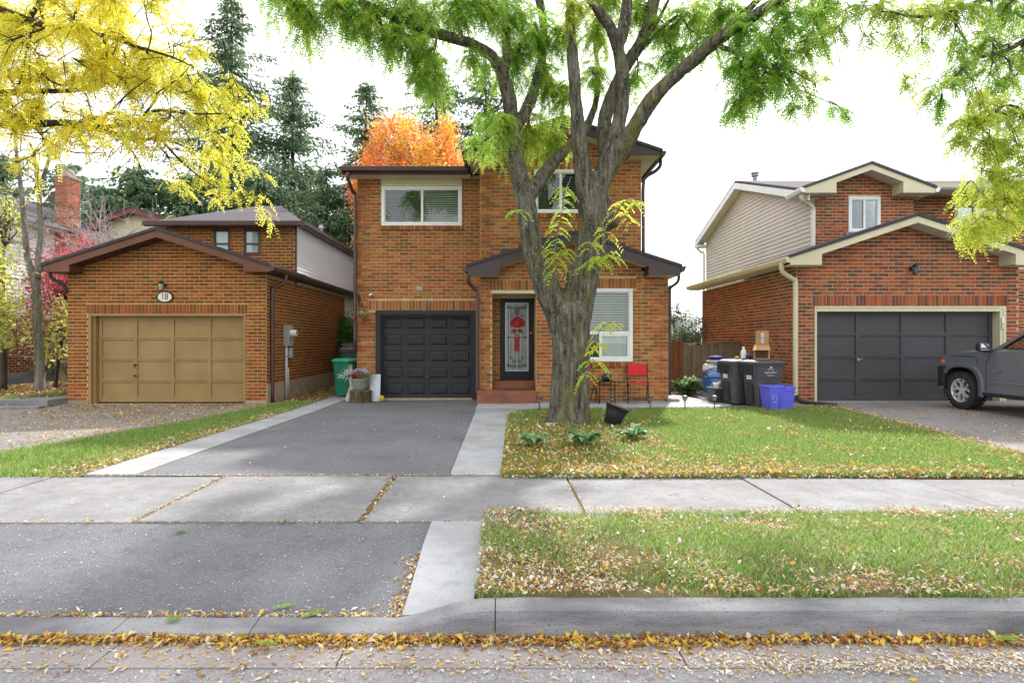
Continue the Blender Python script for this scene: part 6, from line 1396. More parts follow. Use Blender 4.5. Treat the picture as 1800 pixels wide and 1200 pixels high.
def limb_nodes(paths):
    out = []
    for pts, rr in paths:
        p, r = smooth_path(pts, rr, 3); out += list(zip(p, r))
    return out
def solid_limbs(name, paths, extras, mat, root, vox=.023, amp=.015):
    b = MB()
    for pts, rr in paths:
        p, r = smooth_path(pts, rr, 5); b.tube(p, r, 18)
    for c, r, sq in extras: b.ball(c, r, 16, sq)
    tmp = b.build('tmp', mat); md = tmp.modifiers.new('r', 'REMESH'); md.mode = 'VOXEL'; md.voxel_size = vox; md.use_smooth_shade = True
    sm = tmp.modifiers.new('s', 'SMOOTH'); sm.iterations = 6; sm.factor = .5
    me = bpy.data.meshes.new_from_object(tmp.evaluated_get(bpy.context.evaluated_depsgraph_get())); bpy.data.objects.remove(tmp)
    n = len(me.vertices); co = np.empty(n*3, np.float32); me.vertices.foreach_get('co', co); co = co.reshape(-1, 3); no = np.empty(n*3, np.float32); me.vertices.foreach_get('normal', no); no = no.reshape(-1, 3)
    h = np.array([mnoise.ridged_multi_fractal(Vector((x*9+.25*z, y*9, z*1.7)), 1.0, 2.0, 3, 1.0, 2.0) for x, y, z in co]); h = (h-h.mean())
    h2 = np.array([mnoise.noise(Vector((x*2.2, y*2.2, z*1.6))) for x, y, z in co])
    co = co+no*(np.clip(h, -1.2, 1.2)*amp+h2*.022)[:, None]
    off = np.array(ORIG[root.name]); me.vertices.foreach_set('co', (co-off).astype(np.float32).ravel()); me.update()
    me.materials.clear(); me.materials.append(mat); me.polygons.foreach_set('use_smooth', [True]*len(me.polygons))
    o = bpy.data.objects.new(name, me); C.objects.link(o); o.parent = root; ORIG[o.name] = ORIG[root.name]; return o

# ---- the big locust on the lawn
TY = 9.9
mt_ = thing('locust_tree', 'big multi-stemmed locust tree with green leaves on the front lawn', 'tree', (XY(1000, TY), TY, 0))
trunk = ([P(1000, 762, TY), P(1000, 742, TY), P(1001, 715, TY), P(1003, 650, TY), P(1004, 590, TY), P(1002, 550, TY), P(1002, 532, TY)], [.45, .40, .342, .325, .33, .35, .33])
Lm = ([P(1001, 640, TY), P(990, 570, TY), P(961, 505, TY), P(938, 440, TY+.05), P(929, 385, TY+.1), P(919, 335, TY+.15), P(905, 275, TY+.2), P(899, 215, TY+.2), P(893, 165, TY+.15), P(880, 120, TY+.05)], [.20, .262, .228, .192, .175, .172, .152, .138, .125, .105])
La = ([P(880, 122, TY+.05), P(862, 97, TY-.1), P(830, 78, TY-.3), P(790, 66, TY-.5), P(745, 52, TY-.7), P(700, 33, TY-.9), P(650, 12, TY-1.1), P(600, -10, TY-1.3), P(520, -50, TY-1.6), P(440, -110, TY-1.8)], [0.103, 0.095, 0.086, 0.082, 0.077, 0.069, 0.065, 0.056, 0.043, 0.026])
Lb = ([P(886, 140, TY+.1), P(890, 90, TY+.3), P(888, 40, TY+.5), P(884, -30, TY+.7), P(870, -130, TY+.8), P(880, -260, TY+.8)], [0.086, 0.073, 0.069, 0.065, 0.052, 0.026])
Lc = ([P(900, 235, TY+.2), P(925, 195, TY+.5), P(942, 150, TY+.8), P(953, 100, TY+1.0), P(955, 40, TY+1.2), P(940, -60, TY+1.4), P(950, -200, TY+1.5)], [0.103, 0.103, 0.095, 0.086, 0.077, 0.060, 0.026])
Ld = ([P(925, 352, TY+.1), P(950, 315, TY+.3), P(975, 283, TY+.6), P(1000, 258, TY+.9), P(1030, 225, TY+1.3), P(1050, 160, TY+1.6), P(1045, 60, TY+1.9)], [0.129, 0.120, 0.107, 0.095, 0.077, 0.060, 0.043])
Cm = ([P(1004, 640, TY), P(1013, 560, TY), P(1024, 490, TY), P(1037, 440, TY), P(1043, 390, TY), P(1046, 345, TY), P(1050, 305, TY)], [.20, .27, .28, .262, .262, .245, .215])
C1 = ([P(1032, 370, TY-.05), P(1024, 300, TY-.15), P(1018, 240, TY-.2), P(1012, 170, TY-.25), P(1006, 100, TY-.3), P(1002, 40, TY-.3), P(1000, -40, TY-.3), P(990, -160, TY-.3), P(1010, -300, TY-.2)], [0.150, 0.143, 0.131, 0.107, 0.095, 0.087, 0.079, 0.055, 0.024])
C2 = ([P(1055, 320, TY), P(1075, 270, TY), P(1088, 215, TY+.05), P(1096, 165, TY+.05), P(1092, 115, TY+.05), P(1084, 75, TY)], [0.190, 0.170, 0.134, 0.122, 0.115, 0.110])
C2a = ([P(1086, 85, TY), P(1072, 48, TY-.1), P(1050, 18, TY-.2), P(1025, -15, TY-.3), P(985, -80, TY-.4), P(950, -200, TY-.5)], [0.103, 0.090, 0.086, 0.077, 0.052, 0.026])
C2b = ([P(1087, 85, TY), P(1098, 40, TY+.05), P(1103, -10, TY+.1), P(1115, -90, TY+.2), P(1110, -220, TY+.3)], [0.103, 0.095, 0.090, 0.060, 0.026])
C3 = ([P(1070, 290, TY+.25), P(1062, 225, TY+.55), P(1072, 180, TY+.7), P(1098, 120, TY+.7), P(1125, 78, TY+.7), P(1142, 35, TY+.7), P(1152, -15, TY+.7), P(1165, -100, TY+.6), P(1180, -240, TY+.5)], [0.146, 0.138, 0.129, 0.120, 0.116, 0.112, 0.103, 0.069, 0.026])
C4 = ([P(1068, 300, TY), P(1092, 262, TY-.1), P(1118, 222, TY-.2), P(1146, 175, TY-.35), P(1185, 135, TY-.5), P(1232, 95, TY-.7), P(1275, 60, TY-.9), P(1325, 28, TY-1.1), P(1385, -8, TY-1.3), P(1470, -60, TY-1.5), P(1560, -130, TY-1.6)], [0.155, 0.155, 0.142, 0.129, 0.116, 0.107, 0.099, 0.086, 0.073, 0.052, 0.026])
C4b = ([P(1240, 92, TY-.7), P(1290, 40, TY-.5), P(1340, -10, TY-.4), P(1390, -90, TY-.3)], [0.073, 0.065, 0.052, 0.026])
paths = [trunk, Lm, La, Lb, Lc, Ld, Cm, C1, C2, C2a, C2b, C3, C4, C4b]
ex = [(P(1068, 385, TY-.05), .16, (1.0, 1, 1.25)), (P(1060, 352, TY-.05), .13, (1.2, 1, .8)), (P(1000, 548, TY-.1), .28, (1.1, .9, .7)), (P(965, 757, TY-.1), .13, (1.6, 1, .55)), (P(1040, 752, TY-.15), .13, (1.5, 1, .6)), (P(1000, 758, TY-.3), .15, (1.4, 1.2, .5)), (P(948, 768, TY-.25), .12, (2.0, 1.2, .5)), (P(1058, 760, TY-.1), .11, (2.0, 1.2, .5)), (P(985, 776, TY-.45), .11, (1.2, 2.0, .5)), (P(1032, 470, TY-.22), .12, (1.1, .6, 1.4))]
solid_limbs('trunk', paths, ex, M['bark'], mt_)
# sawn face of an old cut on the swelling
q = MB(); c = P(1079, 388, TY-.12); ax = Vector((.75, -.62, .1)).normalized(); u = ax.orthogonal().normalized(); w = ax.cross(u)
q.add([c+ax*.075+(u*math.cos(a)+w*math.sin(a))*.10 for a in np.linspace(0, 2*PI, 17)[:-1]]+[c+ax*.02+(u*math.cos(a)+w*math.sin(a))*.125 for a in np.linspace(0, 2*PI, 17)[:-1]], [tuple(range(16))]+[(i, 16+i, 16+(i+1) % 16, (i+1) % 16) for i in range(16)]); q.build('pruning_scar', pm('old cut wood', (.13, .075, .05), (.09, .05, .035), .9, 12), mt_)
b = MB(); side_br = []
for pts in ([P(740, 54, 9.2), P(728, 20, 9.1), P(715, -30, 9.0)], [P(810, 72, 9.5), P(808, 40, 9.4), P(800, -10, 9.3)], [P(1120, 95, 10.6), P(1165, 50, 10.4), P(1195, 28, 10.2), P(1215, 55, 10.1), P(1245, 58, 10)], [P(1135, 70, 10.6), P(1160, 30, 10.4), P(1180, -10, 10.3)], [P(1165, 62, 10.4), P(1190, 40, 10.3), P(1200, 30, 10.2)], [P(1255, 78, 9.1), P(1300, 95, 8.9), P(1345, 120, 8.7)]):
    rr = [.045, .032, .022, .016, .01][:len(pts)]; p, r = smooth_path(pts, rr, 4); MB().tube(p, r, 7).build('branch', M['bark'], mt_, smooth=True); side_br.append((pts, rr))
nodes = limb_nodes([La, Lb, Lc, Ld, C1, C2, C2a, C2b, C3, C4, C4b, Lm]+side_br)
GREENS = np.array([(.17, .42, .03), (.24, .50, .035), (.33, .54, .04), (.12, .31, .035)])
def col_main(pos, tint, r):
    n = len(pos); c = GREENS[rng.integers(0, 4, n)]*rng.uniform(.85, 1.2, (n, 1)); yl = np.array([.62, .60, .05])
    f = np.clip(tint+rng.normal(0, .10, (n, 1))+(.3 if r > .93 else 0), 0, 1); return c*(1-f)+yl*f
cl = []
def K(px, py, Y, rx, rz, nt, tint=.12, ry=None): cl.append((P(px, py, Y), (rx, ry or rx, rz), nt, tint))
for a in [(500, 5, 8.4, .34, .28, 26), (540, 35, 8.4, .26, .40, 24, .25), (590, 15, 8.6, .40, .26, 30), (640, 45, 8.8, .34, .30, 28), (690, 25, 9.0, .4, .32, 30), (700, 75, 8.9, .3, .28, 20), (745, 30, 9.1, .38, .3, 28, .2),
          (742, 95, 9.0, .22, .36, 20), (765, 135, 9.0, .20, .38, 20, .1), (735, 150, 9.0, .18, .22, 9), (800, 20, 9.4, .4, .3, 30), (850, 15, 9.6, .42, .34, 34, .1), (835, 110, 9.6, .25, .25, 12), 
          (900, 30, 10.2, .42, .42, 40, .05), (905, 110, 10.4, .34, .5, 34, .08), (940, 60, 10.8, .4, .5, 42, .06), (960, 150, 10.8, .34, .5, 34, .2), (930, 240, 10.6, .32, .45, 32, .42), (885, 225, 9.7, .14, .36, 14, .25), (965, 250, 10.9, .3, .4, 24, .35), (990, 60, 10.9, .36, .4, 30, .15), (1010, 20, 9.5, .22, .26, 12, .6), (990, 170, 11.0, .3, .4, 22, .2), (850, 200, 10.3, .3, .35, 10, .1), (840, 255, 10.6, .25, .25, 8, .2),
          (1050, 60, 11.0, .36, .4, 26, .25), (1045, 130, 11.2, .3, .4, 22, .2), (1060, 5, 10.5, .4, .3, 26, .25), (1130, 20, 10.8, .4, .3, 28, .15), (1170, 60, 10.6, .4, .3, 26, .1), (1185, 105, 10.6, .34, .26, 18, 0), (1120, 135, 10.8, .3, .26, 14, .05), (1215, 30, 10.2, .4, .34, 30, .15), (1250, 75, 10.0, .3, .3, 18, 0),
          (1265, 15, 9.5, .36, .3, 24, .1), (1310, 60, 8.9, .3, .3, 20, 0), (1340, 95, 8.7, .34, .3, 26, 0), (1300, 130, 8.8, .26, .34, 18, 0), (1330, 160, 8.7, .34, .30, 26, 0), (1295, 190, 8.8, .2, .2, 9, 0), (1370, 135, 8.6, .22, .3, 14, 0), (1380, 40, 8.6, .4, .32, 26, .05), (1420, 95, 8.5, .22, .34, 12, .25), (1435, 150, 8.5, .16, .3, 7, .3), (1400, 190, 8.5, .25, .12, 6, .1), (1450, 30, 8.4, .34, .3, 16, .15), (1480, 190, 8.4, .16, .1, 4, 0), (1440, 60, 8.4, .2, .3, 8, .2)]:
    K(*a)
for (px, py, Y, r, n_) in [(880, -90, 10.6, .9, 36), (960, -160, 11, 1.0, 36), (1040, -120, 10.4, .9, 34), (1120, -130, 10.6, .9, 34), (1200, -110, 10.4, .9, 30), (560, -110, 8.3, .8, 28), (680, -80, 8.9, .8, 28), (790, -90, 9.6, .8, 28), (1320, -90, 9.4, .8, 30), (1450, -90, 8.6, .8, 26), (1000, -270, 10.2, 1.2, 40), (860, -240, 10.8, 1.1, 34), (1150, -260, 10.6, 1.1, 34)]:
    cl.append((P(px, py, Y), (r, r, r*.7), n_, .12))
cluster_crown(mt_, cl, nodes, col_main, M['bark'], leaf_n=11, npair=7, lf=.046, droop=.7, hang=.7, spread=1.5, dens=1.5)
# young shoots on the trunk
def shoot(pxys, Y, nl, tint, Ls=(.17, .25), root=mt_):
    pts = [P(x, y, Y+.02*i) for i, (x, y) in enumerate(pxys)]; p, r = smooth_path(pts, list(np.linspace(.009, .003, len(pts))), 4); q = MB(); q.tube(p, r, 5); q.build('shoot_stem', M['bark_p'], root, smooth=True)
    a = np.array([tuple(v) for v in p]); tt = np.linspace(.25, 1, nl); idx = tt*(len(a)-1); pos = np.stack([np.interp(idx, np.arange(len(a)), a[:, k]) for k in range(3)], 1)
    sd = np.where(np.arange(nl) % 2, 1, -1)[:, None]*np.array([1.0, 0, 0]); d = sd*.9+rng.normal(0, .3, (nl, 3))+np.array([0, -.35, .15])
    c = np.array([.40, .62, .05])*(1-tint)+np.array([.78, .76, .06])*tint
    for k in range(nl):
        V, cc = locust_leaves(pos[k:k+1], d[k:k+1], rng.uniform(Ls[0], Ls[1], 1)*1.05, np.tile(c, (1, 1))*rng.uniform(.85, 1.2), 8, .060, .50, .9); quads_obj('leaf', V, cc, M['leaf'], root)
SY = TY-.5
shoot([(985, 500), (975, 455), (980, 410), (990, 360), (993, 330)], SY, 34, .12); shoot([(975, 490), (978, 460), (990, 440)], SY, 12, .2); shoot([(1072, 395), (1090, 362), (1110, 350), (1122, 362)], SY, 14, .35); shoot([(1075, 385), (1095, 378), (1110, 390)], SY, 7, .6); shoot([(1060, 400), (1062, 410), (1070, 418)], SY, 5, .7)
shoot([(1030, 475), (1050, 455), (1072, 450)], SY, 12, .35); shoot([(1020, 480), (1040, 458), (1055, 460)], SY, 10, .3); shoot([(1045, 465), (1070, 445), (1085, 455)], SY, 7, .2); shoot([(925, 378), (912, 368), (905, 372)], SY, 6, .05); shoot([(1035, 445), (1040, 432), (1032, 425)], SY, 4, .5)
shoot([(1036, 625), (1050, 590), (1066, 568), (1085, 572)], SY, 11, .7, (.15, .22)); shoot([(1036, 625), (1045, 612), (1058, 605)], SY, 5, .75, (.12, .2)); shoot([(1035, 640), (1042, 632), (1052, 640)], SY, 7, .4, (.18, .26)); shoot([(1033, 650), (1030, 655), (1026, 660)], SY, 5, .5, (.14, .2))
V, c = leafy(60, P(978, 790, 8.0)+Vector((.3, .3, -.1)), (.5, .3, .05), .05, [(.2, .3, .05)], .3)

# ---- the yellow street tree reaching in from the left
YY = 7.6
yt = thing('yellow_locust_tree', 'locust tree with bright yellow autumn leaves reaching in from the left edge', 'tree', (-10.2, 7.9, 0))
ytr = ([(-10.2, 7.9, -.1), (-10.2, 7.9, 1.2), (-10.1, 7.9, 2.4), (-10.0, 7.8, 3.4)], [.34, .27, .24, .24])
yA = ([(-10.0, 7.8, 3.3), P(-180, 222, YY), P(-60, 220, YY), P(40, 219, YY), P(123, 217, YY), P(183, 230, YY), P(240, 245, YY), P(285, 244, YY), P(335, 262, YY)], [0.0744, 0.0620, 0.0558, 0.0496, 0.0446, 0.0372, 0.0279, 0.0217, 0.0093])
yA2 = ([P(150, 222, YY), P(200, 222, YY-.1), P(250, 207, YY-.2), P(278, 194, YY-.2), P(340, 200, YY-.3), P(400, 200, YY-.3)], [0.0310, 0.0279, 0.0248, 0.0217, 0.0155, 0.0062])
yB = ([(-10.0, 7.8, 3.4), P(-200, 40, YY-.2), P(-60, 8, YY-.3), P(20, 24, YY-.3), P(60, 40, YY-.3), P(117, 52, YY-.4), P(187, 64, YY-.4), P(240, 82, YY-.4), P(300, 100, YY-.4), P(340, 118, YY-.4)], [0.0930, 0.0620, 0.0527, 0.0434, 0.0372, 0.0310, 0.0248, 0.0198, 0.0136, 0.0062])
yC = ([(-10.0, 7.8, 3.4), P(-160, 130, YY+.4), P(-20, 162, YY+.5), P(50, 160, YY+.5), P(110, 160, YY+.6), P(160, 155, YY+.6), P(200, 140, YY+.6), P(235, 110, YY+.6)], [0.0806, 0.0620, 0.0496, 0.0403, 0.0310, 0.0248, 0.0155, 0.0074])
yD = ([P(-120, 130, YY+.2), P(-40, 90, YY+.2), P(0, 72, YY+.2), P(30, 55, YY+.2), P(60, 20, YY+.2), P(90, -40, YY+.2)], [0.0620, 0.0620, 0.0558, 0.0434, 0.0310, 0.0186])
yE = ([(-10.0, 7.8, 3.4), (-10.1, 7.8, 5), (-10.0, 7.9, 6.5), (-9.7, 8, 8.5)], [.2, .17, .13, .05])
b = MB()
for pts, rr in (ytr, yA, yA2, yB, yC, yD, yE):
    p, r = smooth_path(pts, rr, 5); b.tube(p, r, 12)
b.build('trunk', M['bark_y'], yt, smooth=True)
b = MB(); extra = []
for pts in ([P(117, 52, 7.2), P(130, 30, 7.2), P(142, 0, 7.2), P(150, -40, 7.2)], [P(130, 160, 8.2), P(150, 130, 8.1), P(160, 115, 8), P(195, 122, 7.9)], [P(75, 125, 8), P(85, 140, 8), P(110, 150, 8), P(140, 145, 8)], [P(165, 222, 7.5), P(200, 190, 7.4), P(225, 165, 7.3), P(265, 135, 7.3)], [P(285, 248, 7.5), P(320, 285, 7.4), P(350, 310, 7.4), P(380, 330, 7.3)], [P(210, 240, 7.5), P(235, 270, 7.4), P(250, 300, 7.4)], [P(60, 222, 7.6), P(85, 248, 7.5), P(130, 268, 7.4), P(190, 268, 7.3)], [P(250, 207, 7.4), P(270, 180, 7.4), P(280, 160, 7.4), P(310, 150, 7.4)]):
    rr = [.018, .014, .010, .005]; p, r = smooth_path(pts, rr, 4); MB().tube(p, r, 6).build('branch', M['bark_y'], yt, smooth=True); extra.append((pts, rr))
for i in range(200):                                   # thorny bare side twigs
    px, py, Y = rng.uniform(20, 400), rng.uniform(40, 290), YY+rng.normal(0, .4); a = P(px, py, Y); d = Vector((rng.normal(.3, .5), rng.normal(0, .4), rng.normal(.1, .5))); L_ = rng.uniform(.25, .6)
    p, r = smooth_path([a, a+d*L_*.5+Vector((0, 0, rng.normal(0, .06))), a+d*L_], [.007, .005, .002], 3); b.tube(p, r, 4)
b.build('fine_twigs', M['bark_y'], yt, smooth=True)['kind'] = 'stuff'
nodes = limb_nodes([yA, yA2, yB, yC, yD]+extra)
def col_yel(pos, tint, r):
    n = len(pos); p = np.array([(.86, .76, .03), (.88, .80, .05), (.84, .66, .02), (.78, .78, .06)]); c = p[rng.integers(0, 4, n)]*rng.uniform(.85, 1.15, (n, 1)); gl2 = np.array([.55, .62, .06]); am = np.array([.80, .50, .03])
    f = np.clip(tint+rng.normal(0, .12, (n, 1)), 0, 1); c = c*(1-f)+gl2*f
    return c*(.75)+am*.25 if r > .75 else c
cl = []
R2 = random.Random(5)
for py in range(-10, 350, 38):
    for px in range(-20, 470, 46):
        x, y = px+R2.uniform(-20, 20), py+R2.uniform(-18, 18)
        edge = 300 if y < 30 else (335 if y < 110 else (375 if y < 160 else (430 if y < 250 else 460)))
        if y > 255 and not (x < 190 and y < 285 or x > 300): 
            if R2.random() > .25: continue
        if y > 300 and not (330 < x < 440): continue
        if x > edge or R2.random() < .22: continue
        dens = 19 if x < 300 else 13
        cl.append((P(x, y, YY+R2.uniform(-.9, .9)), (.30, .34, .25), dens if y < 225 else 5, .12 if x < 260 else .42))
for (px, py, Y, r, n_) in [(-80, 60, 7.8, .7, 22), (-100, 180, 7.9, .7, 22), (60, -80, 7.6, .8, 26), (180, -70, 7.4, .7, 22), (-60, -60, 8, .9, 26), (-160, -100, 8, .9, 22), (270, -50, 7.4, .5, 14)]: cl.append((P(px, py, Y), (r, r, r*.7), n_, .05))
cluster_crown(yt, cl, nodes, col_yel, M['bark_y'], leaf_n=8, L=(.10, .18), npair=7, lf=.044, droop=.6, hang=.4, spread=1.35, dens=1.0)

# ---- green and yellow tree reaching in from the right
RYY = 7.0
rt = thing('green_locust_tree', 'locust tree with green and lime leaves reaching in from the right edge', 'tree', (12.9, 8.2, 0))
rtr = ([(12.9, 8.2, -.1), (12.9, 8.2, 1.5), (12.8, 8.1, 3.0), (12.6, 8.0, 4.4)], [.36, .29, .25, .22])
rA = ([(12.7, 8.05, 4.0), P(2150, 20, 8.0), P(1950, -10, 7.6), P(1850, 40, 7.2), P(1772, 88, RYY), P(1715, 105, RYY-.1), P(1660, 150, RYY-.2)], [.14, .09, .06, .04, .026, .016, .008])
rB = ([(12.6, 8.0, 4.4), P(2050, -120, 8.0), P(1880, -60, 7.4), P(1790, -20, 7.2), P(1700, 10, 7.1), P(1620, 30, 7.0), P(1560, 20, 7.0)], [.14, .09, .06, .045, .03, .018, .008])
rC = ([(12.7, 8.05, 3.8), P(2120, 180, 7.6), P(1930, 190, 7.0), P(1830, 205, 6.7), P(1775, 185, 6.6), P(1745, 200, 6.6)], [.12, .07, .04, .024, .015, .008])
rD = ([P(1930, 190, 7.0), P(1850, 290, 6.6), P(1800, 340, 6.4), P(1750, 370, 6.3)], [.04, .024, .014, .007])
rE = ([(12.6, 8, 4.3), (12.6, 8, 6), (12.4, 8.1, 8)], [.2, .15, .05])
b = MB()
for pts, rr in (rtr, rA, rB, rC, rD, rE):
    p, r = smooth_path(pts, rr, 5); b.tube(p, r, 10)
b.build('trunk', M['bark'], rt, smooth=True); nodes = limb_nodes([rA, rB, rC, rD])
def col_rt(pos, tint, r):
    n = len(pos); c = np.array([(.20, .42, .04), (.28, .48, .045), (.14, .32, .045)])[rng.integers(0, 3, n)]*rng.uniform(.85, 1.2, (n, 1)); yl = np.array([.64, .66, .05]); f = np.clip(tint+rng.normal(0, .12, (n, 1))+(.25 if r > .85 else 0), 0, 1); return c*(1-f)+yl*f
cl = []
for a in [(1450, 5, 7.2, .2, .2, 7, .15), (1500, 25, 7.1, .2, .22, 9, .3), (1540, 10, 7.1, .26, .2, 14, .3), (1590, 20, 7.1, .3, .22, 18, .35), (1640, 25, 7.1, .3, .25, 22, .35), (1690, 20, 7.1, .32, .3, 26, .3), (1745, 25, 7.1, .32, .3, 28, .15), (1795, 30, 7.1, .3, .3, 26, .1), (1480, 50, 7.1, .12, .2, 5, .2), (1520, 60, 7.1, .12, .12, 4, .3), (1575, 70, 7.0, .14, .16, 6, .4), (1620, 75, 7.0, .2, .2, 11, .3), (1700, 75, 7.0, .26, .22, 18, .05), (1750, 85, 7.0, .28, .26, 22, .05), (1800, 90, 7.0, .3, .3, 24, .1),
          (1600, 140, 6.9, .16, .14, 8, .5), (1645, 155, 6.9, .2, .12, 9, .4), (1655, 170, 6.85, .12, .22, 10, -.1), (1685, 120, 6.9, .16, .24, 14, -.05), (1740, 130, 6.9, .16, .12, 8, .2), (1775, 140, 6.9, .2, .2, 14, .2),
          (1720, 185, 6.6, .2, .14, 12, .55), (1700, 220, 6.6, .2, .16, 14, .5), (1750, 200, 6.6, .24, .2, 20, .6), (1800, 210, 6.6, .26, .24, 24, .45), (1690, 250, 6.6, .16, .12, 9, .5), (1735, 250, 6.5, .2, .18, 16, .5), (1790, 265, 6.5, .26, .22, 24, .55), (1730, 300, 6.4, .18, .16, 14, .6), (1775, 310, 6.4, .22, .2, 20, .5), (1700, 325, 6.4, .14, .1, 7, .7), (1760, 350, 6.35, .2, .14, 16, .7), (1720, 390, 6.3, .2, .12, 16, .75), (1755, 385, 6.3, .2, .12, 16, .7), (1700, 405, 6.3, .10, .08, 6, .8), (1800, 350, 6.4, .14, .2, 9, .4)]:
    K(*a)
for (px, py, Y, r, n_) in [(1600, -70, 7.3, .6, 18), (1750, -80, 7.4, .8, 26), (1880, 30, 7.4, .7, 26), (1880, 180, 7.0, .6, 22), (1870, 290, 6.7, .45, 16), (1900, -100, 7.8, .9, 26)]: cl.append((P(px, py, Y), (r, r, r*.7), n_, .25))
cluster_crown(rt, cl, nodes, col_rt, M['bark'], leaf_n=9, L=(.10, .18), lf=.040, droop=.6, hang=.5, spread=1.35, dens=.8)

# ---- spruces behind the houses
def spruce(label, px, ytop, Y, R, seed, ybot=0.4, dens=1.0, tone=(.11, .18, .078)):
    r_ = np.random.default_rng(seed); x0 = XY(px, Y); Ht = ZY(ytop, Y); t = thing('spruce_tree', label, 'tree', (x0, Y, -.4), group='spruces behind the houses')
    b = MB(); lean = r_.normal(0, .01, 2); pts = [(x0+lean[0]*z, Y+lean[1]*z, z) for z in np.linspace(-.5, Ht, 9)]; b.tube(pts, list(np.linspace(.02*Ht, .015, 9)), 8); Vs = []; Cs = []
    z = Ht*.10; 
    while z < Ht-.25:
        u = z/Ht; nb = r_.integers(5, 8)
        for k in range(nb):
            if r_.random() < .10: continue
            a = r_.uniform(0, 2*PI); L = R*(1-u)**.9*r_.uniform(.45, 1.25)+.2; dr = r_.uniform(.15, .5)*(1-u*.9)-(.5*u if u > .8 else 0)
            d = np.array([math.cos(a), math.sin(a), 0]); m = max(3, int(L/.22)); s = np.linspace(.06, 1, m)
            p = np.array([x0+lean[0]*z, Y+lean[1]*z, z])+d*L*s[:, None]; p[:, 2] += L*(-dr*s+.55*dr*s**2.4)
            b.tube([tuple(q) for q in p[::max(1, m//4)]]+[tuple(p[-1])], [.022]*(len(p[::max(1, m//4)]))+[.006], 3, False)
            nc = int(8.5*dens)
            pos = np.repeat(p, nc, 0)+r_.normal(0, .045, (m*nc, 3)); n = len(pos); side_ = np.array([-d[1], d[0], 0])
            sg = r_.choice([-1, 1], (n, 1)); off_ = r_.random((n, 1))*.30*L*(1-.75*np.repeat(s, nc)[:, None]); pos = pos+side_*sg*off_-np.array([0, 0, .35])*off_; dd = d*r_.uniform(.1, .9, (n, 1))+side_*sg*r_.uniform(.15, 1.0, (n, 1)); dd[:, 2] -= r_.uniform(.15, 1.1, n); dd = unit(dd)
            ll = (r_.uniform(.18, .46, n)*(.6+.6*(1-np.repeat(s, nc))))[:, None]; w = unit(np.cross(dd, r_.normal(0, 1, (n, 3))))*r_.uniform(.028, .056, (n, 1))
            Vs.append(np.stack([pos-w*.5, pos+dd*ll*.5-w, pos+dd*ll, pos+dd*ll*.5+w], 1)); Cs.append(np.tile(np.array(tone), (n, 1))*r_.uniform(.6, 1.45, (n, 1))+np.array([.015, .012, .0])*(r_.random((n, 1)) > .8))
        z += r_.uniform(.22, .40)*(1.1-.3*u)*(Ht/14)**.5
    # leader tuft
    n = 60; pos = np.array([x0+lean[0]*Ht, Y+lean[1]*Ht, Ht-.9])+np.stack([r_.normal(0, .05, n), r_.normal(0, .05, n), r_.uniform(0, .9, n)], 1); dd = unit(r_.normal(0, 1, (n, 3))+np.array([0, 0, .5])); ll = r_.uniform(.12, .3, (n, 1)); w = unit(np.cross(dd, r_.normal(0, 1, (n, 3))))*.025
    Vs.append(np.stack([pos-w*.5, pos+dd*ll*.5-w, pos+dd*ll, pos+dd*ll*.5+w], 1)); Cs.append(np.tile(np.array(tone), (n, 1)))
    b.build('trunk', M['bark_d'], t); o = quads_obj('crown', np.concatenate(Vs), np.concatenate(Cs), M['needle'], t, 'stuff'); return t
spruce('tallest spruce, its thin top beside the yellow leaves', 402, -12, 30, 8.6, 1)
spruce('slim spruce with a pointed top right of the tallest one', 514, 126, 33, 8.4, 2)
spruce('ragged spruce just left of the orange maple', 637, 150, 31, 8.1, 3)
spruce('dark spruce behind the orange maple top', 770, 100, 32, 9.7, 4, dens=.9)
spruce('spruce half hidden behind the left limb of the big tree', 858, 110, 33, 9.5, 5, dens=.8)
spruce('broad low spruce above the tan garage peak', 235, 288, 26, 8.1, 6, tone=(.12, .21, .085), dens=1.3)
spruce('spruce behind the brick chimney', 120, 285, 29, 8.4, 7, tone=(.12, .21, .085), dens=1.3)
spruce('spruce at the far left edge behind the white house', 15, 270, 30, 8.8, 8, tone=(.12, .21, .085), dens=1.3)
spruce('spruce above the hip roof of the left house', 335, 300, 27, 7.4, 9, tone=(.12, .21, .085), dens=1.3)
spruce('spruce filling the gap right of the siding wall', 578, 290, 29, 7.3, 10)
spruce('low dense spruce between the tallest and the slim spruce', 455, 300, 28, 7.6, 11, tone=(.12, .20, .095), dens=1.2)
spruce('low spruce between chimney and cream gable', 180, 320, 24.5, 6.8, 12, tone=(.12, .21, .085), dens=1.2)

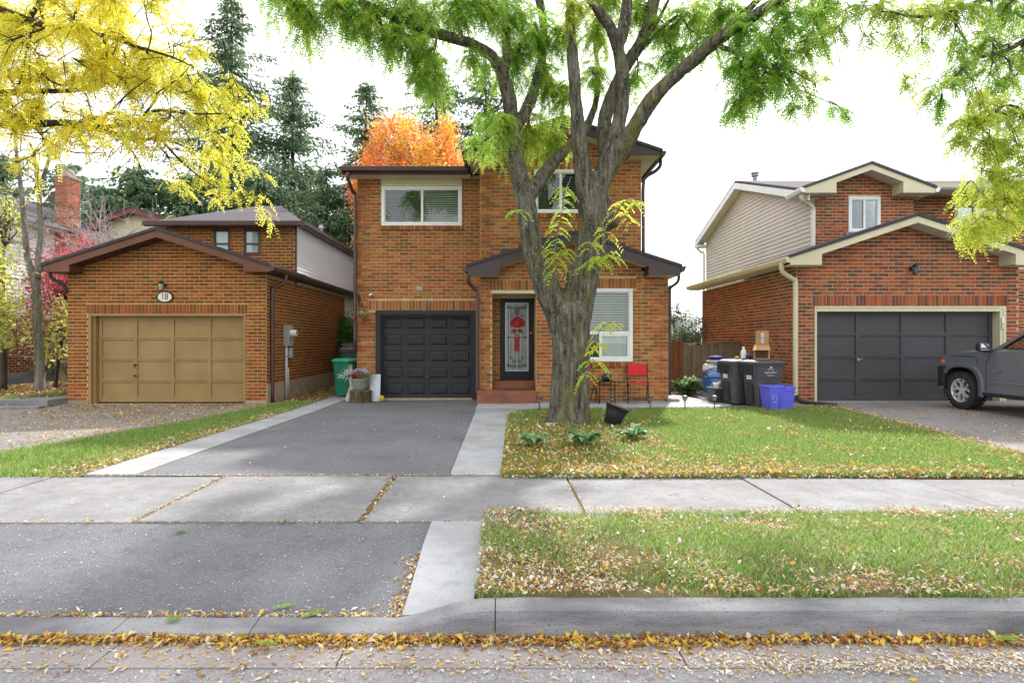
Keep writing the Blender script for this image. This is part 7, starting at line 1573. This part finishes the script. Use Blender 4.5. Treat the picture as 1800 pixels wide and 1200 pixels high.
# ---- broadleaf trees and shrubs farther off
def cloud_tree(name, label, cat, base, crown_c, rad, n, size, pal, bark, seed, limbs=7, trunk_r=.12, asp=.8, clumps=26, shell=.75, group=None, mat='leaf', sp=.17):
    r_ = np.random.default_rng(seed); t = thing(name, label, cat, base, group=group); c = np.array(crown_c); rad = np.array(rad); b = MB(); base = np.array(base, float)
    st = c-np.array([0, 0, rad[2]*.75]); st[2] = max(st[2], base[2]+.15)
    b.tube(smooth_path([base-np.array([0, 0, .1]), (base+st)/2+r_.normal(0, .05, 3), st, c], [trunk_r, trunk_r*.85, trunk_r*.7, trunk_r*.3], 4)[0], list(np.linspace(trunk_r, trunk_r*.3, 13)), 8)
    u = unit(r_.normal(0, 1, (clumps, 3))); cc = c+u*rad*(shell*r_.random((clumps, 1))**.4)
    for k in range(clumps):
        s0 = st+(c-st)*r_.random(); mid = (s0+cc[k])/2+r_.normal(0, .12, 3)*np.linalg.norm(cc[k]-s0); p, r = smooth_path([s0, mid, cc[k]], [trunk_r*.35, trunk_r*.2, trunk_r*.07], 3); b.tube(p, r, 5, False)
    b.build('trunk', bark, t, smooth=True)
    k = r_.integers(0, clumps, n); pos = cc[k]+r_.normal(0, 1, (n, 3))*rad*sp; d = unit(r_.normal(0, 1, (n, 3))+np.array([0, 0, -.2])); s = unit(np.cross(d, r_.normal(0, 1, (n, 3)))); nn = np.cross(d, s); L = r_.uniform(.6, 1.3, (n, 1))*size
    V = np.stack([pos, pos+d*L*.5+s*L*asp*.5+nn*L*.1, pos+d*L, pos+d*L*.5-s*L*asp*.5+nn*L*.1], 1); p = np.array(pal); kc = r_.integers(0, len(p), clumps); mix = np.where(r_.random(n) < .6, kc[k], r_.integers(0, len(p), n))
    quads_obj('crown', V, p[mix]*r_.uniform(.75, 1.2, (n, 1)), M[mat], t, 'stuff'); return t
cm_ = P(728, 372, 23.5)
cloud_tree('maple_tree', 'orange and red autumn maple rising above the garage wing roof', 'tree', (cm_.x, 24, 0), cm_, (2.55, 2.2, 4.15), 52000, .105, [(.88, .42, .03), (.90, .33, .04), (.84, .21, .07), (.88, .56, .04), (.88, .26, .13)], M['bark_p'], 21, trunk_r=.16, clumps=230, shell=1.0, sp=.075)
br_ = P(617, 600, 19.5); cloud_tree('green_bush', 'bright green bush in the gap behind the left house', 'bush', (br_.x, 19.8, 0), (br_.x, 19.8, 1.35), (.9, .7, 1.05), 5200, .10, [(.12, .30, .03), (.18, .38, .04), (.08, .2, .03)], M['bark_p'], 22, trunk_r=.05, clumps=24)
bb = P(1203, 585, 19); cloud_tree('pale_bush', 'loose grey green shrub behind the board fence', 'bush', (bb.x, 19, 0), (bb.x, 19, 1.75), (.75, .6, .85), 2300, .075, [(.16, .24, .12), (.24, .30, .20), (.12, .18, .08)], M['bark_p'], 23, trunk_r=.04, clumps=20)
bb = P(1182, 548, 18); cloud_tree('dark_bush', 'thin dark twiggy shrub by the right house corner', 'bush', (bb.x+.05, 18, 0), (bb.x+.05, 18, 2.25), (.3, .3, .75), 260, .07, [(.06, .07, .05), (.10, .10, .08)], M['bark_d'], 24, trunk_r=.02, clumps=14)
bb = P(1205, 690, 15.2); cloud_tree('low_shrub', 'low green shrub at the foot of the board fence', 'bush', (4.85, 14.9, .05), (4.85, 14.9, .28), (.42, .5, .22), 1500, .09, [(.12, .22, .06), (.25, .33, .16), (.10, .18, .04)], M['bark_p'], 25, trunk_r=.02, clumps=14)
# garden at the far left
gt_ = thing('bare_garden_tree', 'slim forked garden tree with bare grey branches left of the tan garage', 'tree', (-11.85, 14.5, .2)); gY = 14.5
tr1 = ([P(70, 692, gY), P(70, 640, gY), P(66, 560, gY), P(64, 510, gY), P(60, 480, gY)], [.125, .10, .095, .10, .10]); tr2 = ([P(60, 490, gY), P(48, 450, gY), P(44, 400, gY), P(38, 340, gY), P(30, 280, gY), P(26, 230, gY)], [.08, .07, .065, .055, .045, .03]); tr3 = ([P(66, 490, gY), P(68, 450, gY+.1), P(73, 400, gY+.2), P(68, 340, gY+.2), P(62, 280, gY+.2), P(52, 250, gY+.2)], [.075, .07, .065, .06, .045, .03]); tr4 = ([P(69, 330, gY+.2), P(80, 300, gY+.2), P(90, 265, gY+.2)], [.05, .045, .03])
b = MB()
for pts, rr in (tr1, tr2, tr3, tr4): p, r = smooth_path(pts, rr, 5); b.tube(p, r, 10)
b.build('trunk', M['bark_p'], gt_, smooth=True); b = MB(); nodes = limb_nodes([tr2, tr3, tr4]); R3 = random.Random(4)
def twiggy(a, d, L, r, lev):
    p = [a]; cur = a.copy(); dd = d.copy()
    for k in range(4):
        dd = (dd+Vector((R3.gauss(0, .22), R3.gauss(0, .22), R3.gauss(.02, .2)))).normalized(); cur = cur+dd*L/4; p.append(cur.copy())
    pp, rr = smooth_path(p, [r, r*.8, r*.6, r*.45, r*.25], 2); b.tube(pp, rr, 5, False)
    if lev > 0:
        for k in range(4): twiggy(p[R3.randint(1, 4)], (dd+Vector((R3.gauss(0, .7), R3.gauss(0, .5), R3.gauss(.1, .6)))).normalized(), L*.6, r*.5, lev-1)
for i in range(26):
    p0, r0 = nodes[R3.randint(6, len(nodes)-1)]; twiggy(Vector(p0), Vector((R3.gauss(0, 1), R3.gauss(0, .6), R3.gauss(.25, .5))).normalized(), R3.uniform(.5, 1.2), .018, 2)
b.build('fine_twigs', M['bark_p'], gt_, smooth=True)['kind'] = 'stuff'
# grey bare shrub behind the garage roof
bs = thing('bare_shrub', 'pale leafless shrub twigs above the tan garage roof', 'bush', (XY(195, 17.5), 17.5, 0)); b = MB()
for i in range(34):
    a = P(R3.uniform(140, 250), 470, 17.5+R3.uniform(-.5, .5)); twiggy(Vector((a.x*.6+XY(195, 17.5)*.4, a.y, .0)), Vector((R3.gauss(0, .05), R3.gauss(0, .05), 1)), 3.4, .03, 0)
    twiggy(Vector((a.x, a.y, 3.2)), Vector((R3.gauss(0, .5), R3.gauss(0, .3), 1)).normalized(), R3.uniform(1.0, 1.9), .030, 2)
b.build('stems', pm('pale grey twig', (.42, .38, .37), (.32, .28, .27), .9), bs, smooth=True)['kind'] = 'stuff'
rm = P(112, 460, 15.4)
cloud_tree('red_maple_shrub', 'red leaved ornamental maple between chimney and tan garage', 'shrub', (rm.x-.4, 15.6, .2), (rm.x-.1, 15.6, 3.1), (1.0, .8, 1.25), 3400, .075, [(.55, .05, .09), (.62, .10, .14), (.40, .05, .05), (.60, .22, .10)], M['bark_d'], 31, trunk_r=.05, clumps=40, shell=1)
cloud_tree('plum_shrub', 'dull purple brown thicket behind the forked garden tree', 'shrub', (-12.4, 16.6, .2), (-12.6, 16.6, 1.75), (1.7, .6, 1.1), 4200, .07, [(.13, .05, .05), (.20, .08, .08), (.16, .10, .05)], M['bark_d'], 32, trunk_r=.04, clumps=44, shell=1)
cloud_tree('yellow_shrub', 'pale yellow leaved shrub at the left edge', 'shrub', (-12.35, 13.9, .2), (-12.45, 13.9, 2.35), (.85, .6, 1.2), 1900, .13, [(.60, .56, .10), (.66, .62, .16), (.45, .50, .08)], M['bark_d'], 33, trunk_r=.035, clumps=34, shell=1, asp=.45)
cloud_tree('yellow_shrub', 'yellow leaved shrub low beside the forked garden tree', 'shrub', (-11.3, 14.9, .2), (-11.6, 14.9, 1.75), (1.0, .5, .9), 900, .13, [(.62, .54, .12), (.66, .60, .20), (.40, .46, .06)], M['bark_d'], 34, trunk_r=.03, clumps=26, shell=1, asp=.45)
cloud_tree('dark_sapling', 'dark straight sapling trunk at the extreme left', 'tree', (XY(6, 15), 15, .2), (XY(4, 15), 15, 4.6), (.7, .6, 1.2), 700, .11, [(.5, .5, .08), (.42, .46, .08)], M['bark_d'], 35, trunk_r=.09, clumps=16, asp=.45)
